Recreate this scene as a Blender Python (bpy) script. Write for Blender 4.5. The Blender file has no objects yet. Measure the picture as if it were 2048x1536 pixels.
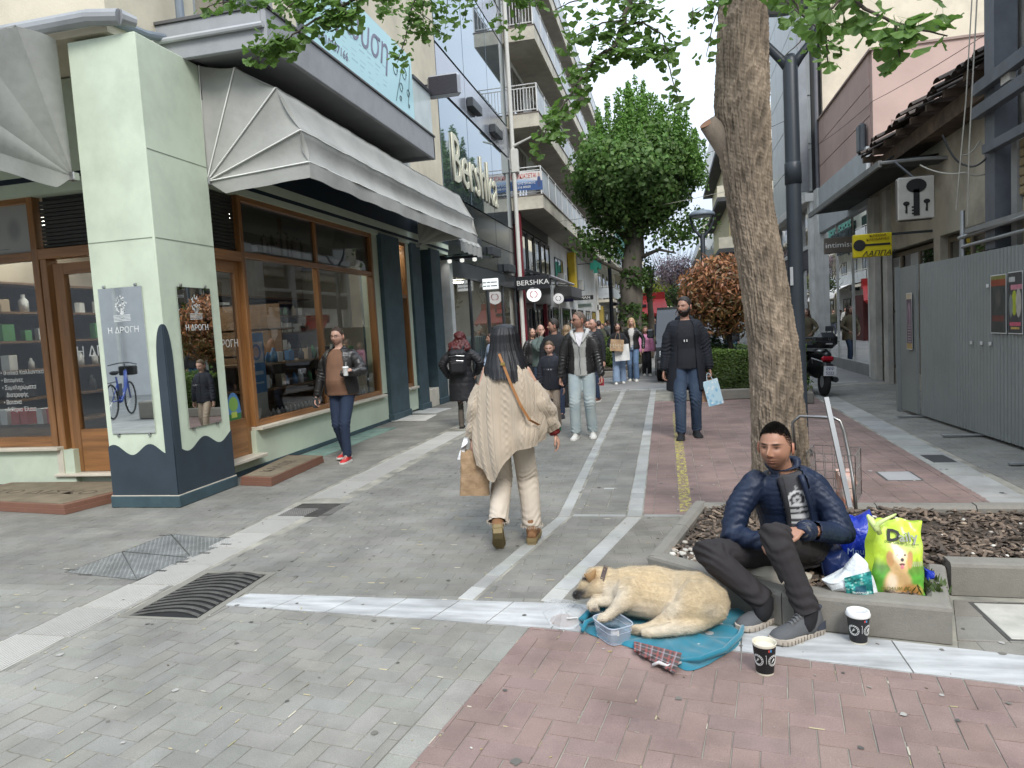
import bpy, math, random
import numpy as np
from mathutils import Vector, Matrix, noise
R=math.radians; PI=math.pi; rnd=random.Random(7)
S=bpy.context.scene; COL=S.collection
# ---------------- camera
F_,CX,CY,CH=1400.,1024.,768.,1.6
_y=np.array([316,128,-F_]);_y/=np.linalg.norm(_y)
_z=np.array([-.058,1,(128-.058*316)/F_]);_z/=np.linalg.norm(_z)
CM=np.array([np.cross(_y,_z),_y,_z])
cam=bpy.data.cameras.new('camera'); cam.lens=F_/2048*36; cam.sensor_width=36; cam.clip_end=2000; cam.clip_start=.05
co=bpy.data.objects.new('camera',cam); COL.objects.link(co)
mm=Matrix([list(r) for r in CM]).to_4x4(); mm.translation=(0,0,CH); co.matrix_world=mm; S.camera=co
def ray(px,py): return CM@np.array([px-CX,CY-py,-F_])
def atY(px,py,Y): d=ray(px,py); p=d*(Y/d[1]); return Vector((p[0],p[1],p[2]+CH))
def atX(px,py,X): d=ray(px,py); p=d*(X/d[0]); return Vector((p[0],p[1],p[2]+CH))
def gp(px,py,z=0.): d=ray(px,py); p=d*((z-CH)/d[2]); return Vector((p[0],p[1],z))
# ---------------- sky and sun (overcast)
W=bpy.data.worlds.new('World'); S.world=W; W.use_nodes=True
nt=W.node_tree; nt.nodes.clear(); N=nt.nodes.new; L=nt.links.new
out=N('ShaderNodeOutputWorld'); bg=N('ShaderNodeBackground'); sky=N('ShaderNodeTexSky'); sky.sky_type='NISHITA'; sky.sun_disc=False
SUN_EL,SUN_ROT=46,155
sky.sun_elevation=R(SUN_EL); sky.sun_rotation=R(SUN_ROT); sky.dust_density=3; sky.air_density=1.2; sky.ozone_density=1.5
hs=N('ShaderNodeHueSaturation'); hs.inputs['Saturation'].default_value=.42; hs.inputs['Value'].default_value=1.0
L(sky.outputs[0],hs.inputs['Color'])
tc=N('ShaderNodeTexCoord'); mp=N('ShaderNodeMapping'); mp.inputs['Scale'].default_value=(1,1,2.6); L(tc.outputs['Generated'],mp.inputs[0])
nz=N('ShaderNodeTexNoise'); nz.inputs['Scale'].default_value=2.2; nz.inputs['Detail'].default_value=5; nz.inputs['Roughness'].default_value=.55; L(mp.outputs[0],nz.inputs['Vector'])
cr=N('ShaderNodeValToRGB'); cr.color_ramp.elements[0].position=.3; cr.color_ramp.elements[0].color=(6.2,7.4,9.2,1); cr.color_ramp.elements[1].position=.7; cr.color_ramp.elements[1].color=(8.3,9.1,10.2,1); L(nz.outputs[0],cr.inputs[0])
mx=N('ShaderNodeMix'); mx.data_type='RGBA'; mx.inputs[0].default_value=.85; L(hs.outputs[0],mx.inputs[6]); L(cr.outputs[0],mx.inputs[7])
sx_=N('ShaderNodeSeparateXYZ'); L(tc.outputs['Generated'],sx_.inputs[0]); mr_=N('ShaderNodeMapRange'); mr_.inputs[3].default_value=.50; mr_.inputs[4].default_value=1.3; L(sx_.outputs[2],mr_.inputs[0]); vm=N('ShaderNodeVectorMath'); vm.operation='SCALE'; L(mx.outputs[2],vm.inputs[0]); L(mr_.outputs[0],vm.inputs['Scale']); L(vm.outputs[0],bg.inputs[0]); bg.inputs[1].default_value=.105; L(bg.outputs[0],out.inputs[0])
sl=bpy.data.lights.new('sun','SUN'); sl.energy=1.4; sl.angle=R(20); sl.color=(1,.97,.92)
so=bpy.data.objects.new('sun',sl); COL.objects.link(so)
so.rotation_euler=Vector((math.sin(R(SUN_ROT))*math.cos(R(SUN_EL)),math.cos(R(SUN_ROT))*math.cos(R(SUN_EL)),math.sin(R(SUN_EL)))).to_track_quat('Z','Y').to_euler()
S.view_settings.view_transform='Standard'; S.view_settings.look='None'; S.view_settings.exposure=1.08; S.view_settings.gamma=1; S.view_settings.use_curve_mapping=False
S.cycles.max_bounces=7; S.cycles.transparent_max_bounces=16; S.cycles.caustics_reflective=False; S.cycles.caustics_refractive=False
# ---------------- materials
MATS={}
def M(key,c=(.5,.5,.5),r=.6,m=0.,var=.12,vs=3.,b=.1,bs=40.,c2=None,attr=False,em=0.,coord='pos',stretch=None,spec=.4,dirt=0.,ds=1.2,bw=None,grain=0,sub=0,trans=0,sheen=0,coat=0,bd=.01):
 if key in MATS: return MATS[key]
 mt=bpy.data.materials.new(key); mt.use_nodes=True; nt=mt.node_tree; n=nt.nodes; l=nt.links.new; bs_=n['Principled BSDF']
 if coord=='pos': g=n.new('ShaderNodeNewGeometry').outputs['Position']
 else: g=n.new('ShaderNodeTexCoord').outputs['Object']
 if stretch:
  q=n.new('ShaderNodeMapping'); q.inputs['Scale'].default_value=stretch; l(g,q.inputs[0]); g2=q.outputs[0]
 else: g2=g
 nz=n.new('ShaderNodeTexNoise'); nz.inputs['Scale'].default_value=vs; nz.inputs['Detail'].default_value=4; l(g2,nz.inputs['Vector'])
 mr=n.new('ShaderNodeMapRange'); mr.inputs[1].default_value=.3; mr.inputs[2].default_value=.7; l(nz.outputs[0],mr.inputs[0])
 mi=n.new('ShaderNodeMix'); mi.data_type='RGBA'; l(mr.outputs[0],mi.inputs[0])
 lo=tuple(x*(1-var) for x in c); hi=c2 if c2 else tuple(min(1,x*(1+var)) for x in c)
 if c2: lo=c
 mi.inputs[6].default_value=(*lo,1); mi.inputs[7].default_value=(*hi,1); col=mi.outputs[2]
 if dirt:
  d=n.new('ShaderNodeTexNoise'); d.inputs['Scale'].default_value=ds; d.inputs['Detail'].default_value=7; d.inputs['Roughness'].default_value=.65; l(g,d.inputs['Vector'])
  m2=n.new('ShaderNodeMapRange'); m2.inputs[1].default_value=.42; m2.inputs[2].default_value=.7; m2.inputs[3].default_value=1; m2.inputs[4].default_value=1-dirt; l(d.outputs[0],m2.inputs[0])
  mu=n.new('ShaderNodeMix'); mu.data_type='RGBA'; mu.blend_type='MULTIPLY'; mu.inputs[0].default_value=1; l(col,mu.inputs[6]); l(m2.outputs[0],mu.inputs[7]); col=mu.outputs[2]
 if grain:
  d=n.new('ShaderNodeTexNoise'); d.inputs['Scale'].default_value=170; d.inputs['Detail'].default_value=3; d.inputs['Roughness'].default_value=.8; l(g,d.inputs['Vector'])
  m2=n.new('ShaderNodeMapRange'); m2.inputs[1].default_value=.3; m2.inputs[2].default_value=.7; m2.inputs[3].default_value=1-grain; m2.inputs[4].default_value=1+grain; l(d.outputs[0],m2.inputs[0])
  mu=n.new('ShaderNodeMix'); mu.data_type='RGBA'; mu.blend_type='MULTIPLY'; mu.inputs[0].default_value=1; l(col,mu.inputs[6]); l(m2.outputs[0],mu.inputs[7]); col=mu.outputs[2]
 if attr:
  a=n.new('ShaderNodeAttribute'); a.attribute_name='Col'
  mu=n.new('ShaderNodeMix'); mu.data_type='RGBA'; mu.blend_type='MULTIPLY'; mu.inputs[0].default_value=1; l(col,mu.inputs[6]); l(a.outputs['Color'],mu.inputs[7]); col=mu.outputs[2]
 l(col,bs_.inputs['Base Color'])
 bs_.inputs['Roughness'].default_value=r; bs_.inputs['Metallic'].default_value=m; bs_.inputs['Specular IOR Level'].default_value=spec
 if sub: bs_.inputs['Subsurface Weight'].default_value=sub; bs_.inputs['Subsurface Radius'].default_value=(.01,.004,.002); bs_.inputs['Subsurface Scale'].default_value=.6
 if sheen: bs_.inputs['Sheen Weight'].default_value=sheen
 if coat: bs_.inputs['Coat Weight'].default_value=coat
 if trans: bs_.inputs['Transmission Weight'].default_value=trans
 if em: l(col,bs_.inputs['Emission Color']); bs_.inputs['Emission Strength'].default_value=em
 if b:
  bn=n.new('ShaderNodeTexNoise'); bn.inputs['Scale'].default_value=bs; bn.inputs['Detail'].default_value=5; l(g2,bn.inputs['Vector'])
  bu=n.new('ShaderNodeBump'); bu.inputs['Strength'].default_value=min(1,b); bu.inputs['Distance'].default_value=bd*max(1,b); l(bn.outputs[0],bu.inputs['Height'])
  if bw:  # wave (axis, scale, strength)
   w=n.new('ShaderNodeTexWave'); w.bands_direction=bw[0]; w.inputs['Scale'].default_value=bw[1]; w.inputs['Distortion'].default_value=bw[3] if len(bw)>3 else 0; l(g,w.inputs['Vector'])
   b2=n.new('ShaderNodeBump'); b2.inputs['Strength'].default_value=bw[2]; b2.inputs['Distance'].default_value=.01; l(w.outputs[0],b2.inputs['Height']); l(bu.outputs[0],b2.inputs['Normal']); bu=b2
  l(bu.outputs[0],bs_.inputs['Normal'])
 MATS[key]=mt; return mt
def glassM(key,tint=(.8,.85,.85),refl=.12,rough=.0,gl=(1,1,1),dark=1.):
 if key in MATS: return MATS[key]
 mt=bpy.data.materials.new(key); mt.use_nodes=True; nt=mt.node_tree; n=nt.nodes; l=nt.links.new; n.clear()
 o=n.new('ShaderNodeOutputMaterial'); t=n.new('ShaderNodeBsdfTransparent'); t.inputs[0].default_value=(*tint,1)
 g=n.new('ShaderNodeBsdfGlossy'); g.inputs[0].default_value=(*gl,1); g.inputs['Roughness'].default_value=rough
 lw=n.new('ShaderNodeFresnel'); lw.inputs['IOR'].default_value=1.5
 a=n.new('ShaderNodeMath'); a.operation='ADD'; a.use_clamp=True; a.inputs[1].default_value=refl; l(lw.outputs[0],a.inputs[0])
 mx=n.new('ShaderNodeMixShader'); l(a.outputs[0],mx.inputs[0]); l(t.outputs[0],mx.inputs[1]); l(g.outputs[0],mx.inputs[2]); l(mx.outputs[0],o.inputs[0])
 MATS[key]=mt; return mt
def leafM(key,c,c2,tr=.35,rough=.45):
 if key in MATS: return MATS[key]
 mt=bpy.data.materials.new(key); mt.use_nodes=True; nt=mt.node_tree; n=nt.nodes; l=nt.links.new; n.clear()
 o=n.new('ShaderNodeOutputMaterial'); p=n.new('ShaderNodeBsdfPrincipled'); p.inputs['Roughness'].default_value=rough
 g=n.new('ShaderNodeNewGeometry'); nz=n.new('ShaderNodeTexNoise'); nz.inputs['Scale'].default_value=9; l(g.outputs['Position'],nz.inputs['Vector'])
 mi=n.new('ShaderNodeMix'); mi.data_type='RGBA'; l(nz.outputs[0],mi.inputs[0]); mi.inputs[6].default_value=(*c,1); mi.inputs[7].default_value=(*c2,1)
 a=n.new('ShaderNodeAttribute'); a.attribute_name='Col'
 mu=n.new('ShaderNodeMix'); mu.data_type='RGBA'; mu.blend_type='MULTIPLY'; mu.inputs[0].default_value=1; l(mi.outputs[2],mu.inputs[6]); l(a.outputs['Color'],mu.inputs[7])
 l(mu.outputs[2],p.inputs['Base Color'])
 t=n.new('ShaderNodeBsdfTranslucent'); l(mu.outputs[2],t.inputs[0]); mx=n.new('ShaderNodeMixShader'); mx.inputs[0].default_value=tr
 l(p.outputs[0],mx.inputs[1]); l(t.outputs[0],mx.inputs[2]); l(mx.outputs[0],o.inputs[0]); MATS[key]=mt; return mt
def imgM(key,arr,r=.6,b=0,alpha=None,em=0):
 """arr: (h,w,3) painted in numpy (linear 0..1, row 0 = bottom), shown through UVs"""
 h,w=arr.shape[:2]; im=bpy.data.images.new(key,w,h,float_buffer=True)
 px=np.ones((h,w,4),np.float32); px[...,:3]=np.clip(arr,0,1); im.pixels.foreach_set(px.ravel()); im.pack()
 mt=bpy.data.materials.new(key); mt.use_nodes=True; n=mt.node_tree.nodes; t=n.new('ShaderNodeTexImage'); t.image=im
 mt.node_tree.links.new(t.outputs[0],n['Principled BSDF'].inputs['Base Color']); n['Principled BSDF'].inputs['Roughness'].default_value=r
 if em: mt.node_tree.links.new(t.outputs[0],n['Principled BSDF'].inputs['Emission Color']); n['Principled BSDF'].inputs['Emission Strength'].default_value=em
 MATS[key]=mt; return mt
# ---------------- mesh builder
class MB:
 def __init__(s): s.v=[];s.f=[];s.mi=[];s.c=[];s.uv=None;s.m=None;s.cm=0;s.cc=None
 def add(s,vs,fs,mi=None,col=None):
  k=len(s.v)
  if s.m is not None: vs=[s.m@Vector(p) for p in vs]
  s.v.extend([tuple(p) for p in vs]); s.f.extend([tuple(i+k for i in f) for f in fs]); s.mi.extend([s.cm if mi is None else mi]*len(fs))
  c=col or s.cc
  if c is not None or s.c:
   if len(s.c)<k: s.c.extend([(1,1,1)]*(k-len(s.c)))
   s.c.extend([c or (1,1,1)]*len(vs))
  return s
 def box(s,x0,x1,y0,y1,z0,z1,bev=0,mi=None,col=None):
  x0,x1=min(x0,x1),max(x0,x1);y0,y1=min(y0,y1),max(y0,y1);z0,z1=min(z0,z1),max(z0,z1)
  if not bev:
   return s.add([(x0,y0,z0),(x1,y0,z0),(x1,y1,z0),(x0,y1,z0),(x0,y0,z1),(x1,y0,z1),(x1,y1,z1),(x0,y1,z1)],[(0,3,2,1),(4,5,6,7),(0,1,5,4),(1,2,6,5),(2,3,7,6),(3,0,4,7)],mi,col)
  b=min(bev,(x1-x0)/2.01,(y1-y0)/2.01,(z1-z0)/2.01); vs=[];idx={}
  for ix,x in enumerate((x0,x1)):
   for iy,y in enumerate((y0,y1)):
    for iz,z in enumerate((z0,z1)):
     sx,sy,sz=(1,-1)[ix]*b,(1,-1)[iy]*b,(1,-1)[iz]*b
     for a,p in enumerate(((x,y+sy,z+sz),(x+sx,y,z+sz),(x+sx,y+sy,z))): idx[ix,iy,iz,a]=len(vs); vs.append(p)
  I=lambda a,b,c,d:idx[a,b,c,d]; fs=[]
  for k in (0,1):
   q=[I(k,0,0,0),I(k,0,1,0),I(k,1,1,0),I(k,1,0,0)]; fs.append(q if k==0 else q[::-1])
   q=[I(0,k,0,1),I(1,k,0,1),I(1,k,1,1),I(0,k,1,1)]; fs.append(q if k==0 else q[::-1])
   q=[I(0,0,k,2),I(0,1,k,2),I(1,1,k,2),I(1,0,k,2)]; fs.append(q if k==0 else q[::-1])
  for a in (0,1):
   for c in (0,1):
    fs.append([I(0,a,c,1),I(1,a,c,1),I(1,a,c,2),I(0,a,c,2)]); fs.append([I(a,0,c,0),I(a,1,c,0),I(a,1,c,2),I(a,0,c,2)]); fs.append([I(a,c,0,0),I(a,c,1,0),I(a,c,1,1),I(a,c,0,1)])
    for e in (0,1): fs.append([I(a,c,e,0),I(a,c,e,1),I(a,c,e,2)])
  return s.add(vs,fs,mi,col)
 def quad(s,a,b,c,d,mi=None,col=None): return s.add([a,b,c,d],[(0,1,2,3)],mi,col)
 def prism(s,poly,z0,z1,mi=None,col=None,inset=0):
  n=len(poly)
  if sum(poly[i][0]*poly[(i+1)%n][1]-poly[(i+1)%n][0]*poly[i][1] for i in range(n))<0: poly=poly[::-1]
  vs=[(p[0],p[1],z0) for p in poly]+[(p[0],p[1],z1) for p in poly]
  return s.add(vs,[tuple(range(n))[::-1],tuple(range(n,2*n))]+[(i,(i+1)%n,n+(i+1)%n,n+i) for i in range(n)],mi,col)
 def tube(s,pts,r,n=8,caps=True,mi=None,col=None,ell=None):
  pts=[Vector(p) for p in pts]; rs=r if isinstance(r,(list,tuple)) else [r]*len(pts); vs=[];fs=[]
  up=None
  for i,p in enumerate(pts):
   t=(pts[min(i+1,len(pts)-1)]-pts[max(i-1,0)]).normalized()
   if up is None: up=t.orthogonal().normalized()
   up=(up-t*up.dot(t)); up=up.normalized() if up.length>1e-6 else t.orthogonal().normalized(); b=t.cross(up)
   for k in range(n): a=2*PI*k/n; vs.append(p+(up*math.cos(a)+b*math.sin(a))*rs[i])
  for i in range(len(pts)-1):
   for k in range(n): fs.append((i*n+k,i*n+(k+1)%n,(i+1)*n+(k+1)%n,(i+1)*n+k))
  if caps: fs.append(tuple(range(n))[::-1]); fs.append(tuple(range((len(pts)-1)*n,len(pts)*n)))
  return s.add(vs,fs,mi,col)
 def cyl(s,a,b,r,n=16,r2=None,mi=None,col=None): return s.tube([a,b],[r,r if r2 is None else r2],n,True,mi,col)
 def lathe(s,prof,c=(0,0,0),n=24,mi=None,col=None,ax='z'):
  vs=[];fs=[];c=Vector(c)
  for r,z in prof:
   for k in range(n):
    a=2*PI*k/n; p=(r*math.cos(a),r*math.sin(a),z)
    if ax=='x': p=(p[2],p[0],p[1])
    if ax=='y': p=(p[0],p[2],p[1])
    vs.append(c+Vector(p))
  for i in range(len(prof)-1):
   for k in range(n): fs.append((i*n+k,i*n+(k+1)%n,(i+1)*n+(k+1)%n,(i+1)*n+k))
  return s.add(vs,fs,mi,col)
 def grid(s,fn,nu,nv,mi=None,closeu=False,col=None):
  vs=[fn(i/(nu if closeu else nu-1),j/(nv-1)) for j in range(nv) for i in range(nu)]; fs=[]
  for j in range(nv-1):
   for i in range(nu if closeu else nu-1): fs.append((j*nu+i,j*nu+(i+1)%nu,(j+1)*nu+(i+1)%nu,(j+1)*nu+i))
  return s.add(vs,fs,mi,col)
 def mesh(s,name,mats,smooth=False):
  me=bpy.data.meshes.new(name); me.from_pydata(s.v,[],s.f)
  for m in (mats if isinstance(mats,(list,tuple)) else [mats]): me.materials.append(m)
  if any(s.mi): me.polygons.foreach_set('material_index',s.mi)
  if s.c:
   s.c.extend([(1,1,1)]*(len(s.v)-len(s.c)))
   a=me.attributes.new('Col','FLOAT_COLOR','POINT'); a.data.foreach_set('color',np.c_[np.array(s.c,np.float32),np.ones(len(s.v),np.float32)].ravel())
  if smooth: me.polygons.foreach_set('use_smooth',[True]*len(me.polygons))
  me.update(); return me
WT=set()
def link(name,me,parent=None,kind=None):
 o=bpy.data.objects.new(name,me); COL.objects.link(o)
 if parent is not None:
  o.parent=parent
  if parent.name in WT: o.matrix_parent_inverse=parent.matrix_basis.inverted()
 if kind: o['kind']=kind
 return o
def ob(name,mb,mats,parent=None,smooth=False,kind=None,label=None):
 o=link(name,mb.mesh(name,mats,smooth),parent,kind)
 if label: o['label']=label
 return o
def tag(o,label,cat,group=None):
 o['label']=label; o['category']=cat
 if group: o['group']=group
 return o
def thing(name,label,cat,loc=(0,0,0),rz=0,group=None,w=True):
 o=bpy.data.objects.new(name,None); o.empty_display_size=.1; COL.objects.link(o); o.location=loc; o.rotation_euler=(0,0,rz); tag(o,label,cat,group)
 if w: WT.add(o.name)
 return o
def copytree(o,parent=None,top=True):
 c=o.copy(); COL.objects.link(c)
 if parent is not None: c.parent=parent
 for ch in list(o.children): copytree(ch,c,False)
 return c
def uvobj(name,quads,mat,parent=None):
 """quads: list of 4 corner tuples (bl,br,tr,tl) sharing one picture each"""
 me=bpy.data.meshes.new(name); vs=[];fs=[]
 for q in quads: k=len(vs); vs+=[tuple(p) for p in q]; fs.append((k,k+1,k+2,k+3))
 me.from_pydata(vs,[],fs); uv=me.uv_layers.new(name='UVMap')
 for i in range(len(fs)):
  for k,c in enumerate(((0,0),(1,0),(1,1),(0,1))): uv.data[i*4+k].uv=c
 me.materials.append(mat); return link(name,me,parent)
def fr(o,u,n):
 u=Vector(u).normalized(); n=Vector(n).normalized(); v=n.cross(u)
 m=Matrix((u,v,n)).transposed().to_4x4(); m.translation=o; return m
def LW(y,z,x): return fr((x,y,z),(0,1,0),(1,0,0))      # on a wall of the left side, facing +X
def RW(y,z,x): return fr((x,y,z),(0,-1,0),(-1,0,0))    # on a wall of the right side, facing -X
def FW(x,z,y): return fr((x,y,z),(1,0,0),(0,-1,0))     # facing the camera side, -Y
_F=None
for pth in (bpy.utils.resource_path('LOCAL')+'/datafiles/fonts/',):
 pass
def text(s,size,mat,mtx,parent=None,name='lettering',ex=.003,align='CENTER',sx=1.,shear=0,off=0,sp=1.):
 cu=bpy.data.curves.new(name,'FONT'); cu.body=s; cu.size=size; cu.align_x=align; cu.align_y='CENTER'; cu.extrude=ex; cu.shear=shear; cu.offset=off; cu.resolution_u=2; cu.space_character=sp
 t=bpy.data.objects.new('tmp',cu); COL.objects.link(t); dg=bpy.context.evaluated_depsgraph_get(); dg.update()
 me=bpy.data.meshes.new_from_object(t.evaluated_get(dg)); bpy.data.objects.remove(t); me.name=name
 me.transform(mtx@Matrix.Diagonal((sx,1,1,1))); me.materials.clear(); me.materials.append(mat); return link(name,me,parent)
# numpy painter
class Cv:
 def __init__(s,w,h,c): s.a=np.zeros((h,w,3),np.float32); s.a[:]=c; s.w,s.h=w,h; s.Y,s.X=np.mgrid[0:h,0:w].astype(np.float32); s.X=(s.X+.5)/w; s.Y=(s.Y+.5)/h
 def mix(s,m,c): s.a=s.a*(1-m[...,None])+np.array(c,np.float32)*m[...,None]; return s
 def ell(s,x,y,rx,ry,c,soft=.1,rot=0):
  dx=s.X-x;dy=s.Y-y; ca,sa=math.cos(rot),math.sin(rot); u=(dx*ca+dy*sa)/rx; v=(-dx*sa+dy*ca)/ry
  return s.mix(np.clip((1-np.sqrt(u*u+v*v))/soft,0,1),c)
 def rect(s,x0,x1,y0,y1,c): return s.mix(((s.X>=x0)&(s.X<=x1)&(s.Y>=y0)&(s.Y<=y1)).astype(np.float32),c)
 def noise(s,amp,k=8,seed=1):
  g=np.random.RandomState(seed); t=g.rand(k+2,k+2,3) if True else 0
  xi=s.X*k; yi=s.Y*k; x0=xi.astype(int); y0=yi.astype(int); fx=(xi-x0)[...,None]; fy=(yi-y0)[...,None]
  n=(t[y0,x0]*(1-fx)+t[y0,x0+1]*fx)*(1-fy)+(t[y0+1,x0]*(1-fx)+t[y0+1,x0+1]*fx)*fy
  s.a=s.a*(1+amp*(n.mean(-1,keepdims=True)*2-1)); return s
def snoise(P,freq,seed=0,oct=3):
 """cheap smooth vector noise from warped sines; P (n,3) -> (n,)"""
 g=np.random.RandomState(seed); out=np.zeros(len(P)); a=1.
 for o in range(oct):
  for k in range(3):
   d=g.normal(size=3); d/=np.linalg.norm(d); e=g.normal(size=3); e/=np.linalg.norm(e)
   out+=a*np.sin((P@d)*freq+1.7*np.sin((P@e)*freq*.7+g.rand()*6)+g.rand()*6)/3
  freq*=2.03; a*=.5
 return out
# ================= GROUND
def clip(poly,region):
 n=len(region); out=poly
 for i in range(n):
  a,b=region[i],region[(i+1)%n]; inp,out=out,[]
  if not inp: return []
  sd=lambda p:(b[0]-a[0])*(p[1]-a[1])-(b[1]-a[1])*(p[0]-a[0])
  for k in range(len(inp)):
   p,q=inp[k],inp[(k+1)%len(inp)]; sp,sq=sd(p),sd(q)
   if sp>=0: out.append(p)
   if (sp>=0)!=(sq>=0): t=sp/(sp-sq); out.append((p[0]+(q[0]-p[0])*t,p[1]+(q[1]-p[1])*t))
 return out
def area(p): return abs(sum(p[i][0]*p[(i+1)%len(p)][1]-p[(i+1)%len(p)][0]*p[i][1] for i in range(len(p))))/2
rc_=lambda a,b,c,d:[(a,c),(b,c),(b,d),(a,d)]
HOLES=[rc_(-3.31,-2.77,3.49,4.26),[(-4.44,4.18),(-3.71,4.07),(-3.55,5.03),(-4.32,5.16)],rc_(-5.2,-4.72,8.6,11.4),rc_(1.5,2.62,3.62,4.09),rc_(1.9,2.22,7.0,7.4),rc_(2.54,2.8,7.78,8.22)]
def cutholes(q):
 ps=[q]
 for H in HOLES:
  cx=sum(p[0] for p in H)/4; cy=sum(p[1] for p in H)/4
  if abs(q[0][0]-cx)>1.6 or abs(q[0][1]-cy)>1.8: continue
  out=[]
  for p in ps:
   ins=p
   for i in range(4):
    a,b=H[i],H[(i+1)%4]
    if len(ins)<3: break
    dx,dy=b[0]-a[0],b[1]-a[1]; big=[(a[0]-dx*50,a[1]-dy*50),(b[0]+dx*50,b[1]+dy*50)]; k=9/math.hypot(dx,dy)
    o=clip(ins,[big[1],big[0],(big[0][0]+dy*k,big[0][1]-dx*k),(big[1][0]+dy*k,big[1][1]-dx*k)]); ins=clip(ins,[big[0],big[1],(big[1][0]-dy*k,big[1][1]+dx*k),(big[0][0]-dy*k,big[0][1]+dx*k)])
    if len(o)>=3: out.append(o)
  ps=out
 return ps
BR=[]
def lay(region,kind,mat,ang=0,o=(0,0),Lb=.2,Wb=.1,gap=.0035,tint=None):
 if area(region) and sum(region[i][0]*region[(i+1)%len(region)][1]-region[(i+1)%len(region)][0]*region[i][1] for i in range(len(region)))<0: region=region[::-1]
 ca,sa=math.cos(ang),math.sin(ang); inv=[((x-o[0])*ca+(y-o[1])*sa,-(x-o[0])*sa+(y-o[1])*ca) for x,y in region]
 x0=min(p[0] for p in inv);x1=max(p[0] for p in inv);y0=min(p[1] for p in inv);y1=max(p[1] for p in inv)
 rects=[]
 if kind=='herr':
  for r in range(int(y0/Wb)-3,int(y1/Wb)+3):
   for n in range(int(x0/Wb/4)-2,int(x1/Wb/4)+2):
    bx=(-r%4+4*n); rects.append((bx*Wb,r*Wb,Lb,Wb)); rects.append(((bx+2)*Wb,r*Wb,Wb,Lb))
 else:
  for r in range(int(y0/Wb)-2,int(y1/Wb)+2):
   sh=(r%2)*Lb/2 if kind=='run' else 0
   for n in range(int((x0)/Lb)-2,int(x1/Lb)+2): rects.append((n*Lb+sh,r*Wb,Lb,Wb))
 for (x,y,w,h) in rects:
  if x>x1 or x+w<x0 or y>y1 or y+h<y0: continue
  g=gap/2*rnd.uniform(.6,1.5); j=rnd.uniform(-.0012,.0012)
  q=[(x+g+j,y+g),(x+w-g,y+g+j),(x+w-g-j,y+h-g),(x+g,y+h-g-j)]
  q=[(o[0]+a*ca-b*sa,o[1]+a*sa+b*ca) for a,b in q]
  cx=sum(p[0] for p in q)/4;cy=sum(p[1] for p in q)/4
  q=clip(q,region)
  for q in (cutholes(q) if len(q)>=3 else []):
   if area(q)>.0004: BR.append((math.hypot(cx,cy),q,mat,tint,cx,cy))
def brickmesh(mb,q,z,ox=0,oy=0,mi=0,col=None):
 n=len(q); cx=sum(p[0] for p in q)/n; cy=sum(p[1] for p in q)/n; t=[]
 for p in q:
  d=math.hypot(p[0]-cx,p[1]-cy); k=max(0,(d-.004)/d) if d>0 else 1; t.append((cx+(p[0]-cx)*k,cy+(p[1]-cy)*k))
 tz=[z+rnd.uniform(-.0007,.0007) for _ in q]
 vs=[(p[0]-ox,p[1]-oy,tz[i]) for i,p in enumerate(t)]+[(p[0]-ox,p[1]-oy,tz[i]-.0028) for i,p in enumerate(q)]+[(p[0]-ox,p[1]-oy,-.02) for p in q]
 fs=[tuple(range(n))]+[(n+i,n+(i+1)%n,(i+1)%n,i) for i in range(n)]+[(2*n+i,2*n+(i+1)%n,n+(i+1)%n,n+i) for i in range(n)]
 mb.add(vs,fs,mi,col)
gm=M('ground_far',(.27,.27,.26),.8,var=.15,vs=1.5,b=.2,bs=30,dirt=.2)
g=MB();
# base sheet (bedding sand between the pavers; asphalt-grey beyond)
g.box(-60,60,-40,400,-.3,-.0048); ground=ob('ground',g,M('bedding_sand',(.15,.145,.125),.95,c2=(.36,.34,.28),vs=4,b=.3,bs=60),kind='structure')
pav=thing('pavement','grey and pink brick paving of the pedestrian street','pavement'); del pav['category']; pav['kind']='structure'
P_grey=M('paver_grey',grain=.2,c=(.242,.234,.208),r=.82,var=.16,vs=1.3,b=.35,bs=260,attr=True,dirt=.3,ds=2.2,bd=.002)
P_pink=M('paver_pink',grain=.2,c=(.245,.172,.152),r=.82,var=.16,vs=1.1,b=.35,bs=240,attr=True,dirt=.34,ds=2.4,bd=.002)
P_strip=M('paver_white',grain=.12,c=(.42,.42,.395),r=.75,var=.12,vs=2,b=.3,bs=200,attr=True,dirt=.25,ds=3,bd=.002)
P_dark=M('paver_brown',grain=.2,c=(.23,.215,.185),r=.85,var=.14,vs=2,b=.35,bs=240,attr=True,dirt=.3,ds=3,bd=.002)
PM=[P_grey,P_pink,P_strip,P_dark]
mf=lambda x:3.70-.066*(x+2.84) if x<-.73 else 3.56-.181*(x+.73)   # marble front edge
mk=lambda x:3.9 if x<-.6 else 3.9-.205*(x+.6)
A1=-R(8)
# front grey (left of the colour boundary)
lay([(-3.36,1.2),(-1.33,1.2),(-.93,mf(-.93)),(-2.84,mf(-2.84)),(-3.36,3.55)],'herr',0,A1)
lay([(-3.42,2.0),(-3.36,1.2),(-3.36,4),(-3.4,4)],'run',0,0)
lay([(-1.33,1.2),(-1.2,1.2),(-.8,mf(-.8)),(-.93,mf(-.93))],'stack',0,R(90)-R(9.5),o=(-.8,3.56),Lb=.2,Wb=.13,tint=1.18)
lay([(-1.2,1.2),(4,1.2),(4,mf(4)),(-.73,mf(-.73)),(-.8,mf(-.8))],'herr',1,A1)
# left of the grooved strip
lay([(-9,1.5),(-3.86,1.5),(-3.72,4),(-3.72,9),(-9,9)],'run',0,R(2))
lay([(-5.2,9),(-3.72,9),(-3.6,16.5),(-5.2,16.5)],'run',0,R(2))
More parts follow.
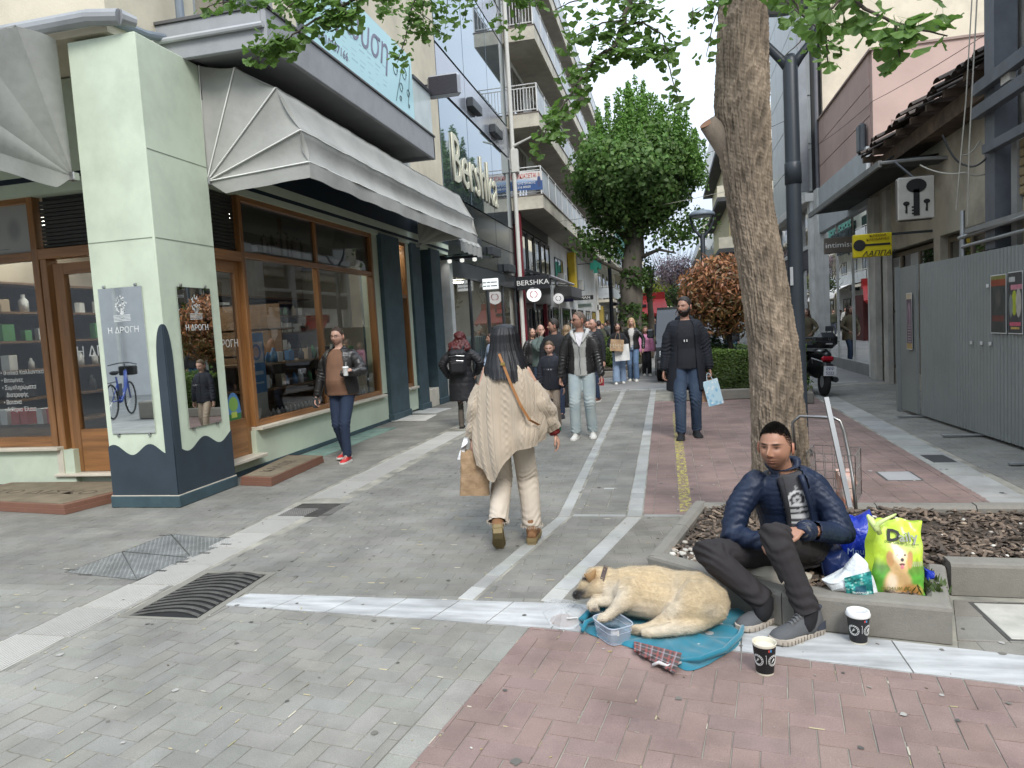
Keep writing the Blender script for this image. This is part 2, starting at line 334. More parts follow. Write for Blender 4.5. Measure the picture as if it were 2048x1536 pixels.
# between grooved strip and first white line
lay([(-3.34,3.9),(-1.32,3.9),(-.99,5.75),(-3.2,5.75)],'run',0,R(2))
lay([(-3.2,5.75),(-.99,5.75),(-1.2,17),(-3.1,17)],'run',0,R(2))
lay([(-1.2,3.9),(-.82,3.9),(-.42,5.75),(-.87,5.75)],'run',0,R(3))
lay([(-.87,5.82),(-.42,5.82),(-.5,17),(-1.08,17)],'stack',0,0)
lay([(-.7,3.9),(-.17,4.2),(.15,5.52),(.15,5.75),(-.28,5.75)],'run',3,R(10))
lay([(-.28,5.82),(2.45,5.82),(2.6,14.2),(-.36,14.2)],'stack',1,0)
lay([(2.85,5.5),(5.2,5.5),(5.2,16),(3.0,16)],'run',0,0)
lay([(1.25,mk(1.25)),(3.2,mk(3.2)),(3.2,4.02),(1.44,4.12)],'run',3,0,Lb=.3,Wb=.3)
# white lines
def line(a,b,w,seg=.2,tint=1,mi=2):
 a=Vector((*a,0));b=Vector((*b,0)); d=(b-a); n=max(1,round(d.length/seg)); d/=n; s=Vector((-d.y,d.x,0)).normalized()*w/2
 for i in range(n):
  p=a+d*(i+.02); q=a+d*(i+.98); BR.append((p.length,[(p-s)[:2],(q-s)[:2],(q+s)[:2],(p+s)[:2]][::-1],mi,tint*rnd.uniform(.88,1.06),p.x,p.y))
line((-1.27,3.92),(-.94,5.74),.1,.2); line((-.94,5.76),(-1.14,16.6),.1,.2)
line((-.75,3.92),(-.35,5.74),.12,.2,1.05); line((-.35,5.76),(-.44,16.6),.12,.2)
line((-.87,5.785),(-.42,5.785),.06,.3); line((-.28,5.785),(2.4,5.785),.06,.3,.8); line((-.95,6.75),(-.45,6.75),.05,.3)
line((-1.03,10.3),(-.45,10.3),.05,.3,.9); line((-3.1,16.75),(4,16.75),.25,.5); line((-3.1,19.6),(4,19.6),.25,.5)
for k,(a,b,w) in enumerate((((2.58,5.6),(2.72,10),.32),((2.72,10),(2.86,16),.32))): line(a,b,w,.4,.9)
line((-.75,3.7),(-.72,3.72),.01,.3)
BR.sort(key=lambda t:t[0])
# visible and nearest first: the 300 that show largest are single objects
def inview(x,y):
 if y<=.3: return False
 c=CM.T@np.array([x,y,-CH]); return c[2]<0 and -30<CX+F_*c[0]/-c[2]<2078 and CY-F_*c[1]/-c[2]<1560
near=[b for b in BR if b[2]!=2 and inview(b[4],b[5])][:300]; nid={id(b) for b in near}
nst=[b for b in BR if b[2]==2 and inview(b[4],b[5])][:200]; sid={id(b) for b in nst}
rest=MB(); rest2=MB()
for b in BR:
 d,q,mt,tint,cx,cy=b; z=rnd.uniform(-.0016,.0004)
 t=(tint or 1)*rnd.uniform(.93,1.06)*(1 if cy<3.95 else .84); col=(t*rnd.uniform(.98,1.02),t,t*rnd.uniform(.97,1.02))  # rear bricks tinted darker: less open sky put into the colour, darker pavers too
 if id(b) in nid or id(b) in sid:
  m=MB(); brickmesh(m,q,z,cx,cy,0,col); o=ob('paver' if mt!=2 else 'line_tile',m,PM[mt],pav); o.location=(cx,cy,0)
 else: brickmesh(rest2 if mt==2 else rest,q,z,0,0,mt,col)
ob('paver_field',rest,PM,pav,kind='stuff'); ob('line_tile_field',rest2,PM,pav,kind='stuff')
# far roadway beyond the pieces
m=MB(); m.box(-5.4,5.0,16.5,300,-.011,-.004); ob('far_street',m,M('far_paving',(.24,.235,.225),.8,var=.15,vs=.8,b=.3,bs=20,dirt=.25,ds=.5),kind='structure')
m=MB(); m.box(-60,-9,-12,9,-.011,-.003); m.box(-9,6,-12,1.2,-.011,-.003);m.box(4,30,1,6,-.011,-.003); ob('side_street',m,M('side_paving',(.26,.26,.245),.85,var=.15,b=.3,dirt=.2),kind='structure')
# grooved pale strip tiles
P_groove=M('grooved_tile',(.44,.425,.39),.7,var=.1,vs=2,b=.2,bs=90,attr=True,dirt=.25,ds=2)
y=1.6; k=0
while y<16.5:
 xl=-3.86+.14*min(1,max(0,(y-1.6)/2)) if y<3.6 else -3.70+.012*(y-3.6); xr=xl+.34; L_=.4
 if not 5.72<y+.1<6.2:
  m=MB(); t=rnd.uniform(.9,1.06); n=16 if y<9 else 0
  m.box(0,xr-xl,.004,L_-.004,-.02,-.004,col=(t,t,t))
  for i in range(n):
   a=.006+(xr-xl-.012)*i/n; m.box(a,a+(xr-xl)/n*.62,.006,L_-.006,-.004,0,bev=0,col=(t,t,t))
  o=ob('strip_tile',m,P_groove,pav); o.location=(xl,y,rnd.uniform(-.001,.001))
 y+=L_
cast=M('cast_iron',(.13,.125,.115),.6,m=.7,var=.25,vs=9,b=.3,bs=120,dirt=.3); steel=M('brushed_steel',(.42,.42,.41),.4,m=.9,var=.15,vs=8,b=.1); blackm=M('void_black',(.012,.012,.012),.9,b=0)
t=thing('strip_grate','flat slotted grate set in the grooved strip','grate',(-3.35,5.95,0))
m=MB(); m.box(-3.62,-3.1,5.72,6.2,-.0046,-.0038); ob('pit',m,blackm,t)  # flat black sheet painting the dark of a pit under the bars
for i in range(11): m=MB(); m.box(-3.62+.0,-3.1,5.735+i*.042,5.757+i*.042,-.007,.001); ob('bar',m,cast,t)
# marble strip
P_marble=M('marble',(.43,.435,.425),.5,var=.3,vs=2.2,b=.05,bs=30,stretch=(1.2,7,1),dirt=.16,ds=5,attr=True)
xs=[-2.8,-2.42,-2.05,-1.72,-1.38,-1.05,-.68,-.3,.27,.98,1.9,2.8,3.6]
for i in range(len(xs)-1):
 a,b=xs[i]+.003,xs[i+1]-.004; sh=lambda x:.09 if x<-.3 else .09*max(0,(.6-x)/.9); t=rnd.uniform(.92,1.05); m=MB()
 m.prism([(a,mf(a)+.006),(b,mf(b)+.006),(b+sh(b),mk(b)-.006),(a+sh(a),mk(a)-.006)],-.02,.0015,col=(t,t,t*1.01)); ob('marble_slab',m,P_marble,pav)
# curved-slat gully grate
t=thing('gully_grate','sunken cast iron gully grate with curved slats','grate',(-3.04,3.88,0))
m=MB(); m.box(-3.31,-2.77,3.49,4.26,-.0046,-.0038); ob('pit',m,blackm,t)  # black sheet in place of depth, shade of the gully painted
cn=M('grate_concrete',(.2,.19,.16),.9,var=.2,b=.4,bs=90)
m=MB();
for a in ((-3.33,-3.27,3.47,4.28),(-2.8,-2.75,3.47,4.28),(-3.27,-2.8,3.47,3.5),(-3.27,-2.8,4.24,4.28)): m.box(*a,-.02,.002)
ob('frame',m,cn,t)
for i in range(17):
 if i>11: break
 y0=3.505+i*.06; m=MB(); pts=[(-3.265+.46*s,y0+.085*math.sin(PI*s*.95)+.012*s,-.002) for s in [k/9 for k in range(10)]]
 vs=[];fs=[]
 for p in pts:
  for dy,z in ((-.012,-.004),(-.015,.003),(.011,.006),(.013,-.004)): vs.append((p[0],p[1]+dy,z))
 for k in range(9):
  for e in range(3): fs.append((k*4+e,(k+1)*4+e,(k+1)*4+e+1,k*4+e+1))
 m.add(vs,fs); ob('slat',m,cast,t)
# chequer-plate cover
t=thing('manhole_cover','large rectangular chequer plate manhole cover with four triangular lids','manhole cover',(-4,4.6,0))
cor=[Vector(p) for p in ((-4.44,4.18,0),(-3.71,4.07,0),(-3.55,5.03,0),(-4.32,5.16,0))]; cm=M('chequer_plate',(.25,.255,.245),.5,m=.55,var=.2,vs=7,b=.3,bs=60,dirt=.3,ds=4)
m=MB(); m.prism([(p.x,p.y) for p in cor],-.011,-.003); ob('frame',m,cast,t)
def P2(u,v): return cor[0].lerp(cor[1],u).lerp(cor[3].lerp(cor[2],u),v)
tris=[((.02,.01),(.98,.01),(.02,.49)),((.98,.015),(.98,.49),(.04,.49)),((.02,.51),(.96,.51),(.02,.985)),((.98,.51),(.98,.99),(.04,.99))]
for tr in tris:
 m=MB(); pp=[P2(*a) for a in tr]; m.prism([(p.x,p.y) for p in pp],-.004,0.0);
 c=[(p.x,p.y) for p in pp]
 if sum(c[i][0]*c[(i+1)%3][1]-c[(i+1)%3][0]*c[i][1] for i in range(3))<0: c=c[::-1]
 for i in range(34):
  for j in range(44):
   u=.03+.94*i/34; v=.02+.96*j/44; p=P2(u,v); a=R(45 if (i+j)%2 else -45); e=Vector((math.cos(a),math.sin(a),0))*.009; s=Vector((-math.sin(a),math.cos(a),0))*.0025
   q=[(p+e)[:2],(p+s)[:2],(p-e)[:2],(p-s)[:2]]
   if len(clip(q,c))==4 and all(abs((clip(q,c)[k][0]-q[k][0]))<1e-6 for k in range(4)): m.add([(x,yy,.0002) for x,yy in q]+[(p.x,p.y,.0028)],[(0,1,4),(1,2,4),(2,3,4),(3,0,4)])
 ob('lid',m,cm,t)
for u,v in ((0,.06),(0,.94),(1,.2),(1,.4),(1,.62),(1,.85),(.3,0),(.8,1)):
 p=P2(u,v); m=MB(); m.box(p.x-.05,p.x+.05,p.y-.012,p.y+.012,-.004,.001); ob('lifting_lug',m,cast,t)
# other covers on the right
def plate(name,label,x0,x1,y0,y1,mat,cat='cover',fr_=.02):
 t=thing(name,label,cat,((x0+x1)/2,(y0+y1)/2,0)); m=MB(); m.box(x0-fr_,x1+fr_,y0-fr_,y1+fr_,-.012,-.001); ob('frame',m,cast,t); m=MB(); m.box(x0,x1,y0,y1,-.005,.002,bev=.002); ob('lid',m,mat,t); return t
plate('slab_cover','white marble inspection slab beside the planter kerb',1.52,2.6,3.64,4.07,M('marble_dirty',(.47,.455,.4),.5,var=.16,vs=4,b=.1,dirt=.25,ds=6),'slab')
plate('steel_cover','plain grey access cover in the pink paving',1.92,2.2,7.02,7.38,M('cover_grey',(.3,.3,.3),.7,var=.1,b=.2))
plate('dark_grate','small dark drain cover in the right pale strip',2.56,2.78,7.8,8.2,M('dark_iron',(.06,.06,.06),.6,m=.5,b=.3),'grate')
# green glass floor lights along the shop wall, and loose pale plates
t=thing('pavement_lights','greenish glass floor panels along the shop wall','floor lights',(-5,9.9,0))
gg=M('green_glass_floor',(.2,.31,.27),.25,var=.25,vs=3,b=.05,dirt=.3,ds=2)
for i,(y0,y1) in enumerate(((8.62,9.5),(9.52,10.4),(10.42,11.38))):
 m=MB(); m.prism([(-5.16,y0),(-4.74,y0+.08),(-4.74,y1+.05),(-5.16,y1)],-.012,.002); ob('pane',m,gg,t)
for i,(x,y,a,lb) in enumerate(((-4.85,12.6,5,'pale loose metal plate leaning low by the blue column'),(-4.95,13.7,-6,'grey loose plate behind the pale one by the wall'))):
 t=MB(); t.box(-.33,.33,-.42,.42,0,.012,bev=.003); o=ob('loose_plate',t,M('plate_pale' if i==0 else 'plate_grey',((.55,.53,.48) if i==0 else (.4,.4,.38)),.7,var=.15)); o.location=(x,y,.004); o.rotation_euler=(0,R(1),R(a)); tag(o,lb,'plate')
# yellow paint line
mt=bpy.data.materials.new('yellow_paint'); mt.use_nodes=True; n=mt.node_tree.nodes; l=mt.node_tree.links.new; b_=n['Principled BSDF']; b_.inputs['Base Color'].default_value=(.62,.55,.14,1); b_.inputs['Roughness'].default_value=.8
gg_=n.new('ShaderNodeNewGeometry'); z_=n.new('ShaderNodeTexNoise'); z_.inputs['Scale'].default_value=22; z_.inputs['Detail'].default_value=5; l(gg_.outputs['Position'],z_.inputs['Vector']); r_=n.new('ShaderNodeMapRange'); r_.inputs[1].default_value=.42; r_.inputs[2].default_value=.6; r_.inputs[4].default_value=.55; l(z_.outputs[0],r_.inputs[0]); l(r_.outputs[0],b_.inputs['Alpha'])
m=MB(); m.quad((.02,5.87,.0028),(.12,5.87,.0028),(.09,12.3,.0028),(-.02,12.3,.0028)); o=ob('painted_line',m,mt); o['kind']='structure'
# scattered grit, butts and stains
m=MB();
for i in range(220):
 x=rnd.uniform(-4,3); y=rnd.uniform(2.2,8); s=rnd.uniform(.002,.006)
 if any(len(clip([(x,y),(x+.001,y),(x,y+.001)],H))>2 for H in HOLES): continue
 t=rnd.choice([(.6,.6,.55),(.15,.12,.08),(.4,.33,.15),(.3,.28,.25)]); m.m=Matrix.Translation((x,y,.002))@Matrix.Rotation(rnd.random()*6,4,'Z'); m.box(-s*rnd.uniform(1,3),s,-s*.5,s*.5,0,s*.6,col=t)
for i in range(260):
 x=rnd.uniform(-4.5,3.2); y=rnd.uniform(1.9,9); s=rnd.uniform(.006,.017)*(1 if rnd.random()<.9 else 1.8)
 if any(len(clip([(x,y),(x+.001,y),(x,y+.001)],H))>2 for H in HOLES): continue
 m.m=Matrix.Translation((x,y,.0032)); n=9; t=rnd.choice([(.09,.088,.08),(.13,.125,.11),(.16,.15,.13),(.36,.35,.32)]); m.add([(s*rnd.uniform(.6,1.2)*math.cos(2*PI*k/n),s*rnd.uniform(.6,1.2)*math.sin(2*PI*k/n),0) for k in range(n)],[tuple(range(n))],col=t)
m.m=None; ob('street_litter',m,M('litter',(1,1,1),.9,var=.1,attr=True,b=0),kind='stuff')
# moss/dry sand in joints
m=MB(); x_=[b for b in BR if b[0]<6.5 and b[2]<2]
for i in range(900):
 b=rnd.choice(x_); q=b[1]; k=rnd.randrange(len(q)); a=Vector((*q[k],0)); c=Vector((*q[(k+1)%len(q)],0)); t0=rnd.uniform(0,.8); t1=t0+rnd.uniform(.05,.3); p=a.lerp(c,t0);e=a.lerp(c,min(1,t1)); d=(c-a)
 if d.length<.03: continue
 s=Vector((-d.y,d.x,0)).normalized()*rnd.uniform(.001,.003);
 tt=rnd.choice([(.42,.36,.22),(.5,.46,.36),(.33,.3,.16)]); m.add([p-s+Vector((0,0,-.0005)),e-s+Vector((0,0,-.0005)),e+s+Vector((0,0,.0015)),p+s+Vector((0,0,.0015))],[(0,1,2,3)],col=tt)
ob('joint_moss',m,MATS['litter'],kind='stuff')
# ---- raised planter
KZ=.18
pl=thing('tree_planter','raised tree bed with weathered stone kerb and bark mulch','planter',(1.2,4.6,0))
kst=M('kerb_stone',(.23,.215,.185),.85,var=.14,vs=5,b=.6,bs=150,dirt=.35,ds=5,bd=.004)
def kerb(a,b,w=.16,h=KZ,side=1,cuts=None):
 a=Vector((*a,0));b=Vector((*b,0)); d=b-a; n=max(1,round(d.length/.62)); dn=d.normalized(); s=Vector((-dn.y,dn.x,0))*w*side
 for i in range(n):
  p=a+d*(i/n)+dn*.003; q=a+d*((i+1)/n)-dn*.003; m=MB(); c=.022; dz=rnd.uniform(-.006,.003)
  prof=[(0,0),(0,h-c),(.3*c,h-.3*c),(c,h),(w-c,h),(w,h-c),(w,0)]; vs=[]
  for P in (p,q):
   for u,z in prof: vs.append(P+s*(u/w)+Vector((0,0,z+dz*(z>.05))))
  n7=len(prof); m.add(vs,[(k,(k+1)%n7,n7+(k+1)%n7,n7+k) for k in range(n7)]+[tuple(range(n7))[::-1],tuple(range(n7,2*n7))]); ob('kerb_stone',m,kst,pl)
A_,B_,C_,D_,E_,F_k,G_=(-.19,4.24),(.13,5.56),(4.6,5.46),(4.6,4.06),(1.43,4.18),(1.24,3.55),(.5,3.72)
kerb(A_,B_,.1,side=-1); kerb((.13,5.56),(4.6,5.46),.12,side=-1); kerb((1.45,4.18),(4.6,4.06),.14,side=1); kerb((1.24,3.56),(1.42,4.16),.1,side=1); kerb((.5,3.69),(1.24,3.55),.15,side=1); kerb(A_,(.5,3.69),.12,side=1)
for o in [c for c in pl.children if c.name.startswith('kerb')]: pass
m=MB(); m.prism([(-.1,4.3),(.2,5.5),(4.55,5.4),(4.55,4.15),(1.4,4.25),(1.2,3.65),(.5,3.8)],-.01,.13); ob('soil',m,M('soil',(.06,.045,.032),.95,var=.3,vs=12,b=.6,bs=60),pl,kind='stuff')
# bark chips and pebbles
def inplant(x,y,mg=.03):
 P=[(-.06,4.32),(.22,5.44),(4.5,5.34),(4.5,4.22),(1.36,4.3),(1.13,3.72),(.5,3.86)]; c=False; n=len(P)
 for i in range(n):
  x1,y1=P[i];x2,y2=P[(i+1)%n]
  if (y1>y)!=(y2>y) and x<(x2-x1)*(y-y1)/(y2-y1)+x1: c=not c
 return c
m=MB(); n=0
while n<5200:
 x=rnd.uniform(-.1,4.5); y=rnd.uniform(3.7,5.45)
 if not inplant(x,y): continue
 n+=1; z=.13+rnd.uniform(0,.03)+.015*math.sin(x*5)*math.sin(y*6); l_=rnd.uniform(.012,.04); w_=l_*rnd.uniform(.25,.6); h_=rnd.uniform(.003,.008)
 m.m=Matrix.Translation((x,y,z))@Matrix.Rotation(rnd.random()*6.3,4,'Z')@Matrix.Rotation(rnd.gauss(0,.35),4,'X')@Matrix.Rotation(rnd.gauss(0,.3),4,'Y')
 t=rnd.uniform(.5,1.5); m.add([(-l_,-w_*.6,0),(l_*.9,-w_,0),(l_,w_*.7,0),(-l_*.8,w_,0),(-l_*.9,-w_*.5,h_),(l_*.8,-w_*.8,h_),(l_*.9,w_*.5,h_),(-l_*.7,w_*.8,h_)],[(4,5,6,7),(0,1,5,4),(1,2,6,5),(2,3,7,6),(3,0,4,7)],col=rnd.choice([(.13*t,.095*t,.07*t),(.09*t,.07*t,.055*t),(.2*t,.15*t,.11*t)]))
m.m=None; ob('bark_mulch',m,M('bark_chip',(1,1,1),.9,var=.2,vs=20,attr=True,b=.3,bs=90),pl,kind='stuff')
m=MB()
for i in range(330):
 if i<150: x=rnd.gauss(.18,.13); y=rnd.gauss(4.32,.13)
 else: x=rnd.uniform(0,3.6); y=rnd.uniform(3.8,5.4) if rnd.random()<.5 else rnd.uniform(4.2,4.6)
 if not inplant(x,y): continue
 s=rnd.uniform(.010,.026); m.m=Matrix.Translation((x,y,.15+s*.3))@Matrix.Rotation(rnd.random()*6.3,4,'Z')@Matrix.Diagonal((1,rnd.uniform(.6,.9),rnd.uniform(.4,.6),1))
 t=rnd.uniform(.8,1.1); m.lathe([(0,-s),(s*.7,-s*.7),(s,0),(s*.7,s*.7),(0,s)],n=8,col=rnd.choice([(.5*t,.45*t,.38*t),(.42*t,.33*t,.24*t),(.6*t,.57*t,.5*t)]))
m.m=None; ob('pebbles',m,M('pebble',(1,1,1),.7,var=.1,attr=True,b=.2),pl,smooth=True,kind='stuff')
m=MB()
for i in range(260):
 x=rnd.uniform(1.12,1.3); y=rnd.uniform(3.75,4.15); z=.15; h=rnd.uniform(.02,.07); a=rnd.random()*6.3; w_=rnd.uniform(.005,.012)
 p=Vector((x,y,z)); d=Vector((math.cos(a)*h*.6,math.sin(a)*h*.6,h)); s=Vector((-math.sin(a),math.cos(a),0))*w_
 t=rnd.uniform(.6,1.2); m.add([p,p+d*.6+s,p+d,p+d*.6-s],[(0,1,2,3)],col=(t,t,t))
ob('weeds',m,leafM('weed',(.07,.11,.03),(.12,.17,.05)),pl,kind='stuff')
# ================= LEFT SIDE: the corner shop
WH=(1,1,1)
green=M('sage_paint',(.55,.62,.49),.75,var=.06,vs=1.5,b=.12,bs=60,dirt=.16,ds=2.6,bd=.004); green2=M('sage_paint_side',(.52,.585,.46),.75,var=.05,vs=1.5,b=.12,bs=60,dirt=.1,ds=1.6,bd=.004)
navy=M('navy_paint',(.035,.05,.065),.6,var=.1,vs=4,b=.1,bs=70,dirt=.15); navy2=M('navy_trim',(.05,.085,.1),.55,var=.15,b=.1,dirt=.25,ds=5); dnavy=M('dark_navy_board',(.006,.016,.028),.6,var=.1)
cream=M('cream_render',(.62,.56,.43),.85,var=.07,vs=1.2,b=.4,bs=50,dirt=.22,ds=.9,bd=.006); wood=M('varnished_wood',(.26,.12,.043),.35,var=.3,vs=2.5,b=.15,bs=30,stretch=(6,6,.6),coat=.3); wood_h=M('varnished_wood_rail',(.26,.12,.043),.35,var=.3,vs=2.5,b=.15,bs=30,stretch=(.6,.6,8),coat=.3)
sillm=M('sill_marble',(.62,.57,.47),.45,var=.1,vs=5,b=.05,dirt=.12); glass=glassM('shop_glass',(.9,.93,.91),.07); shutm=M('shutter_dark',(.05,.05,.045),.6,var=.15,m=.3); grey_m=M('grey_metal',(.33,.34,.35),.5,m=.3,var=.1,dirt=.15)
steelm=M('bolt_steel',(.5,.5,.5),.3,m=1.,b=0)
A=thing('corner_shop_building','cream corner building with sage green pharmacy-style shopfront and pillar','building',(-5.3,7,0))
m=MB(); m.box(-5.68,-4.9,6.03,6.97,.0,4.66,bev=.012); pil=ob('pillar',m,green,A)
for x0,x1,y0,y1,z in ((-5.66,-4.92,6.025,6.03,2.7),(-4.9,-4.896,6.05,6.95,2.7),(-4.9,-4.896,6.05,6.95,3.56)): m=MB(); m.box(x0,x1,y0,y1,z,z+.006); ob('render_crack',m,M('crack',(.25,.28,.22),.9,b=0),pil)
# wavy navy dado and the corner spear
def wave(w,n=26,ph=0): return [(w*i/n,.6+.055*math.sin(ph+i/n*PI*3.6)) for i in range(n+1)]
def dado(o,u,nrm,w,ph):
 m=MB(); m.m=fr(o,u,nrm); pts=[(0,.12),(w,.12)]+wave(w,ph=ph)[::-1]; n=len(pts)
 m.add([(x,z,.004) for x,z in pts]+[(x,z,-.01) for x,z in pts],[tuple(range(n))]+[(i,n+i,n+(i+1)%n,(i+1)%n) for i in range(n)]); return m
ob('dado',dado((-5.68,6.03,0),(1,0,0),(0,-1,0),.78,.6),navy,pil); ob('dado',dado((-4.9,6.03,0),(0,1,0),(1,0,0),.94,2.2),navy,pil)
def spear(o,u,nrm,side):
 m=MB(); m.m=fr(o,u,nrm); W_=.1; pts=[(0,.12),(side*W_,.12),(side*W_,1.35)]+[(side*W_*math.cos(t*PI/2)**.9,1.35+.5*math.sin(t*PI/2)**.8) for t in [k/10 for k in range(1,11)]]
 if side<0: pts=pts[::-1]
 n=len(pts); m.add([(x,z,.009) for x,z in pts]+[(x,z,-.01) for x,z in pts],[tuple(range(n))]+[(i,n+i,n+(i+1)%n,(i+1)%n) for i in range(n)]); return m
ob('painted_spear',spear((-4.9,6.03,0),(1,0,0),(0,-1,0),-1),navy,pil); ob('painted_spear',spear((-4.9,6.03,0),(0,1,0),(1,0,0),1),navy,pil)
m=MB(); m.box(-5.7,-4.88,6.01,6.99,0,.12,bev=.008); ob('plinth',m,navy2,pil)
m=MB(); m.box(-5.69,-4.885,6.015,6.985,.12,.128); ob('plinth_line',m,sillm,pil)
# walls, sills
m=MB(); m.box(-14,-7.22,6.9,7.1,.06,.47); m.box(-7.22,-5.66,6.98,7.1,.0,.15); m.box(-14,-7.2,6.88,6.9,0,.06,mi=1); m.box(-7.22,-7.0,6.9,7.4,.0,.47); ob('front_base_wall',m,[green,navy2],A)
m=MB(); m.box(-14,-7.16,6.83,7.02,.47,.51,bev=.006); ob('window_sill',m,sillm,A); m=MB(); m.box(-7.27,-5.67,6.86,7.4,.15,.185,bev=.006); ob('door_step',m,sillm,A)
m=MB(); m.box(-7.22,-7.14,6.885,6.9,.18,.47); ob('jamb_tile',m,sillm,A)
m=MB(); m.box(-5.4,-5.2,7.9,12.2,.06,.5); m.box(-5.4,-5.2,6.97,7.9,0,.17); m.box(-5.4,-5.19,6.97,12.2,0,.06,mi=1); m.box(-5.45,-5.2,11.97,12.2,.55,3.6); m.box(-5.4,-5.2,13.15,13.8,.06,.5); m.box(-5.4,-5.2,13.62,13.8,.5,3.5); ob('street_base_wall',m,[green2,navy2],A)
m=MB(); m.box(-5.35,-5.12,7.93,12.02,.5,.545,bev=.006); ob('window_sill',m,sillm,A); m=MB(); m.box(-5.5,-5.08,6.97,7.95,.17,.21,bev=.006); ob('door_step',m,sillm,A); m=MB(); m.box(-5.35,-5.12,13.15,13.7,.5,.545,bev=.006); ob('window_sill',m,sillm,A)
for nme,x,y0,y1 in (('column',-5.12,12.2,13.1),('column',-5.14,13.8,14.35),('column',-5.12,14.95,15.6)):
 m=MB(); m.box(-5.6,x,y0,y1,0,3.5,bev=.01); c=ob(nme,m,navy2,A); m=MB(); m.box(-5.6,x+.03,y0-.02,y1+.02,0,.14,bev=.01); ob('column_base',m,navy2,c)
# marble entrance bay
m=MB(); m.box(-5.75,-5.6,14.3,15.0,.4,3.4,bev=.004); ob('marble_panel',m,M('grey_marble',(.42,.42,.4),.35,var=.25,vs=2.5,b=.02,dirt=.2,ds=3),A)
m=MB(); m.box(-5.7,-5.13,14.36,15.0,0,.4,bev=.01); ob('entrance_step',m,sillm,A)
t=tag(ob('intercom',MB().box(-5.6,-5.57,14.55,14.75,1.45,1.72,bev=.008),grey_m),'grey intercom panel on the grey marble entrance bay','intercom')
t=thing('notice','turquoise lettered notice on the grey marble bay','sign',(-5.6,14.6,2)); ob('board',MB().box(-5.598,-5.59,14.42,14.88,1.9,2.2),M('turquoise',(.2,.48,.52),.5,b=0),t); text('ε ορωυση',.12,M('ink_blue',(.02,.06,.12),.5,b=0),LW(14.65,2.1,-5.588),t); text('Τ 2310 257 166',.05,MATS['ink_blue'],LW(14.65,1.97,-5.588),t)
# fascias over the street windows
m=MB(); m.box(-5.4,-5.17,6.97,16.4,3.47,3.55); m.box(-5.4,-5.15,6.97,16.4,3.6,3.72); ob('fascia_board',m,green2,A)
m=MB(); m.box(-5.4,-5.16,6.97,16.4,3.55,3.6); m.box(-5.4,-5.14,6.97,16.4,3.72,4.66); ob('fascia_board',m,dnavy,A)
m=MB(); m.box(-14,-5.68,6.88,7.1,3.47,3.62); m.box(-14,-5.68,6.86,7.1,3.68,4.7); ob('fascia_board',m,green,A); m=MB(); m.box(-14,-5.68,6.87,7.1,3.62,3.68); ob('fascia_board',m,dnavy,A)
# upper mass
up=MB(); up.box(-14,-5.4,6.2,7.1,4.72,4.9); up.box(-14,-5.2,6.03,6.2,4.7,5.6); up.box(-14,-9.5,6.03,6.2,5.6,8.5); up.box(-7.4,-5.2,6.03,6.2,5.6,8.5); up.box(-14,-5.2,6.03,6.2,8.5,13)
segs=[(6.2,7.4,0),(7.4,9.2,1),(9.2,9.8,0),(9.8,11.6,2),(11.6,13.1,0),(13.1,14.6,3),(14.6,16.45,0)]
for a,b,k in segs:
 if k==0: up.box(-5.4,-5.2,a,b,4.7,13)
 elif k in(1,2): up.box(-5.4,-5.2,a,b,7.3,13)
 else: up.box(-5.4,-5.2,a,b,4.7,5.9); up.box(-5.4,-5.2,a,b,7.3,13)
ob('upper_wall',up,cream,A)
m=MB(); m.box(-14,-5.4,7.1,16.4,3.5,4.69); ob('floor_slab',m,M('dark_ceiling',(.3,.29,.26),.8),A)
fr_m=M('dark_frame',(.04,.045,.05),.4,b=0); dglass=glassM('window_glass',(.35,.38,.38),.25); dark_in=M('dark_interior',(.05,.048,.045),.9,var=.3,vs=1)
def window(parent,mw,w,h,nx=1,ny=1,fw=.05,fm=None,dp=.06,pm=None,back=True):
 """window in a local frame: origin bottom-left on the wall, x along, y up, z outward"""
 fm=fm or fr_m; m=MB(); m.m=mw
 for i in range(nx+1): x=(w-fw)*i/nx; m.box(x,x+fw,0,h,-dp,-dp*.3)
 for j in range(ny+1): y=(h-fw)*j/ny; m.box(fw,w-fw,y,y+fw,-dp+.004,-dp*.3-.004)
 f=ob('window',m,fm,parent)
 m=MB(); m.m=mw
 for i in range(nx):
  for j in range(ny): m=MB(); m.m=mw; a,b=(w-fw)*i/nx+fw,(w-fw)*(i+1)/nx; c,d=(h-fw)*j/ny+fw,(h-fw)*(j+1)/ny; m.quad((a,c,-dp*.7),(b,c,-dp*.7),(b,d,-dp*.7),(a,d,-dp*.7)); ob('pane',m,pm or dglass,f)
 if back: m=MB(); m.m=mw; m.quad((0,0,-.35),(w,0,-.35),(w,h,-.35),(0,h,-.35)); ob('curtain',m,dark_in,f)  # near-black sheet behind the panes paints the unlit room
 return f
for a,b,z0,z1 in ((7.4,9.2,4.75,7.3),(9.8,11.6,4.75,7.3),(13.1,14.6,5.9,7.3)): window(A,LW(a,z0,-5.2),b-a,z1-z0,2,1,.07,M('shutter_frame',(.3,.31,.3),.5))
window(A,FW(-9.5,5.6,6.03),2.1,2.9,3,1,.06,M('dark_rail',(.05,.05,.055),.4,m=.5,b=0))
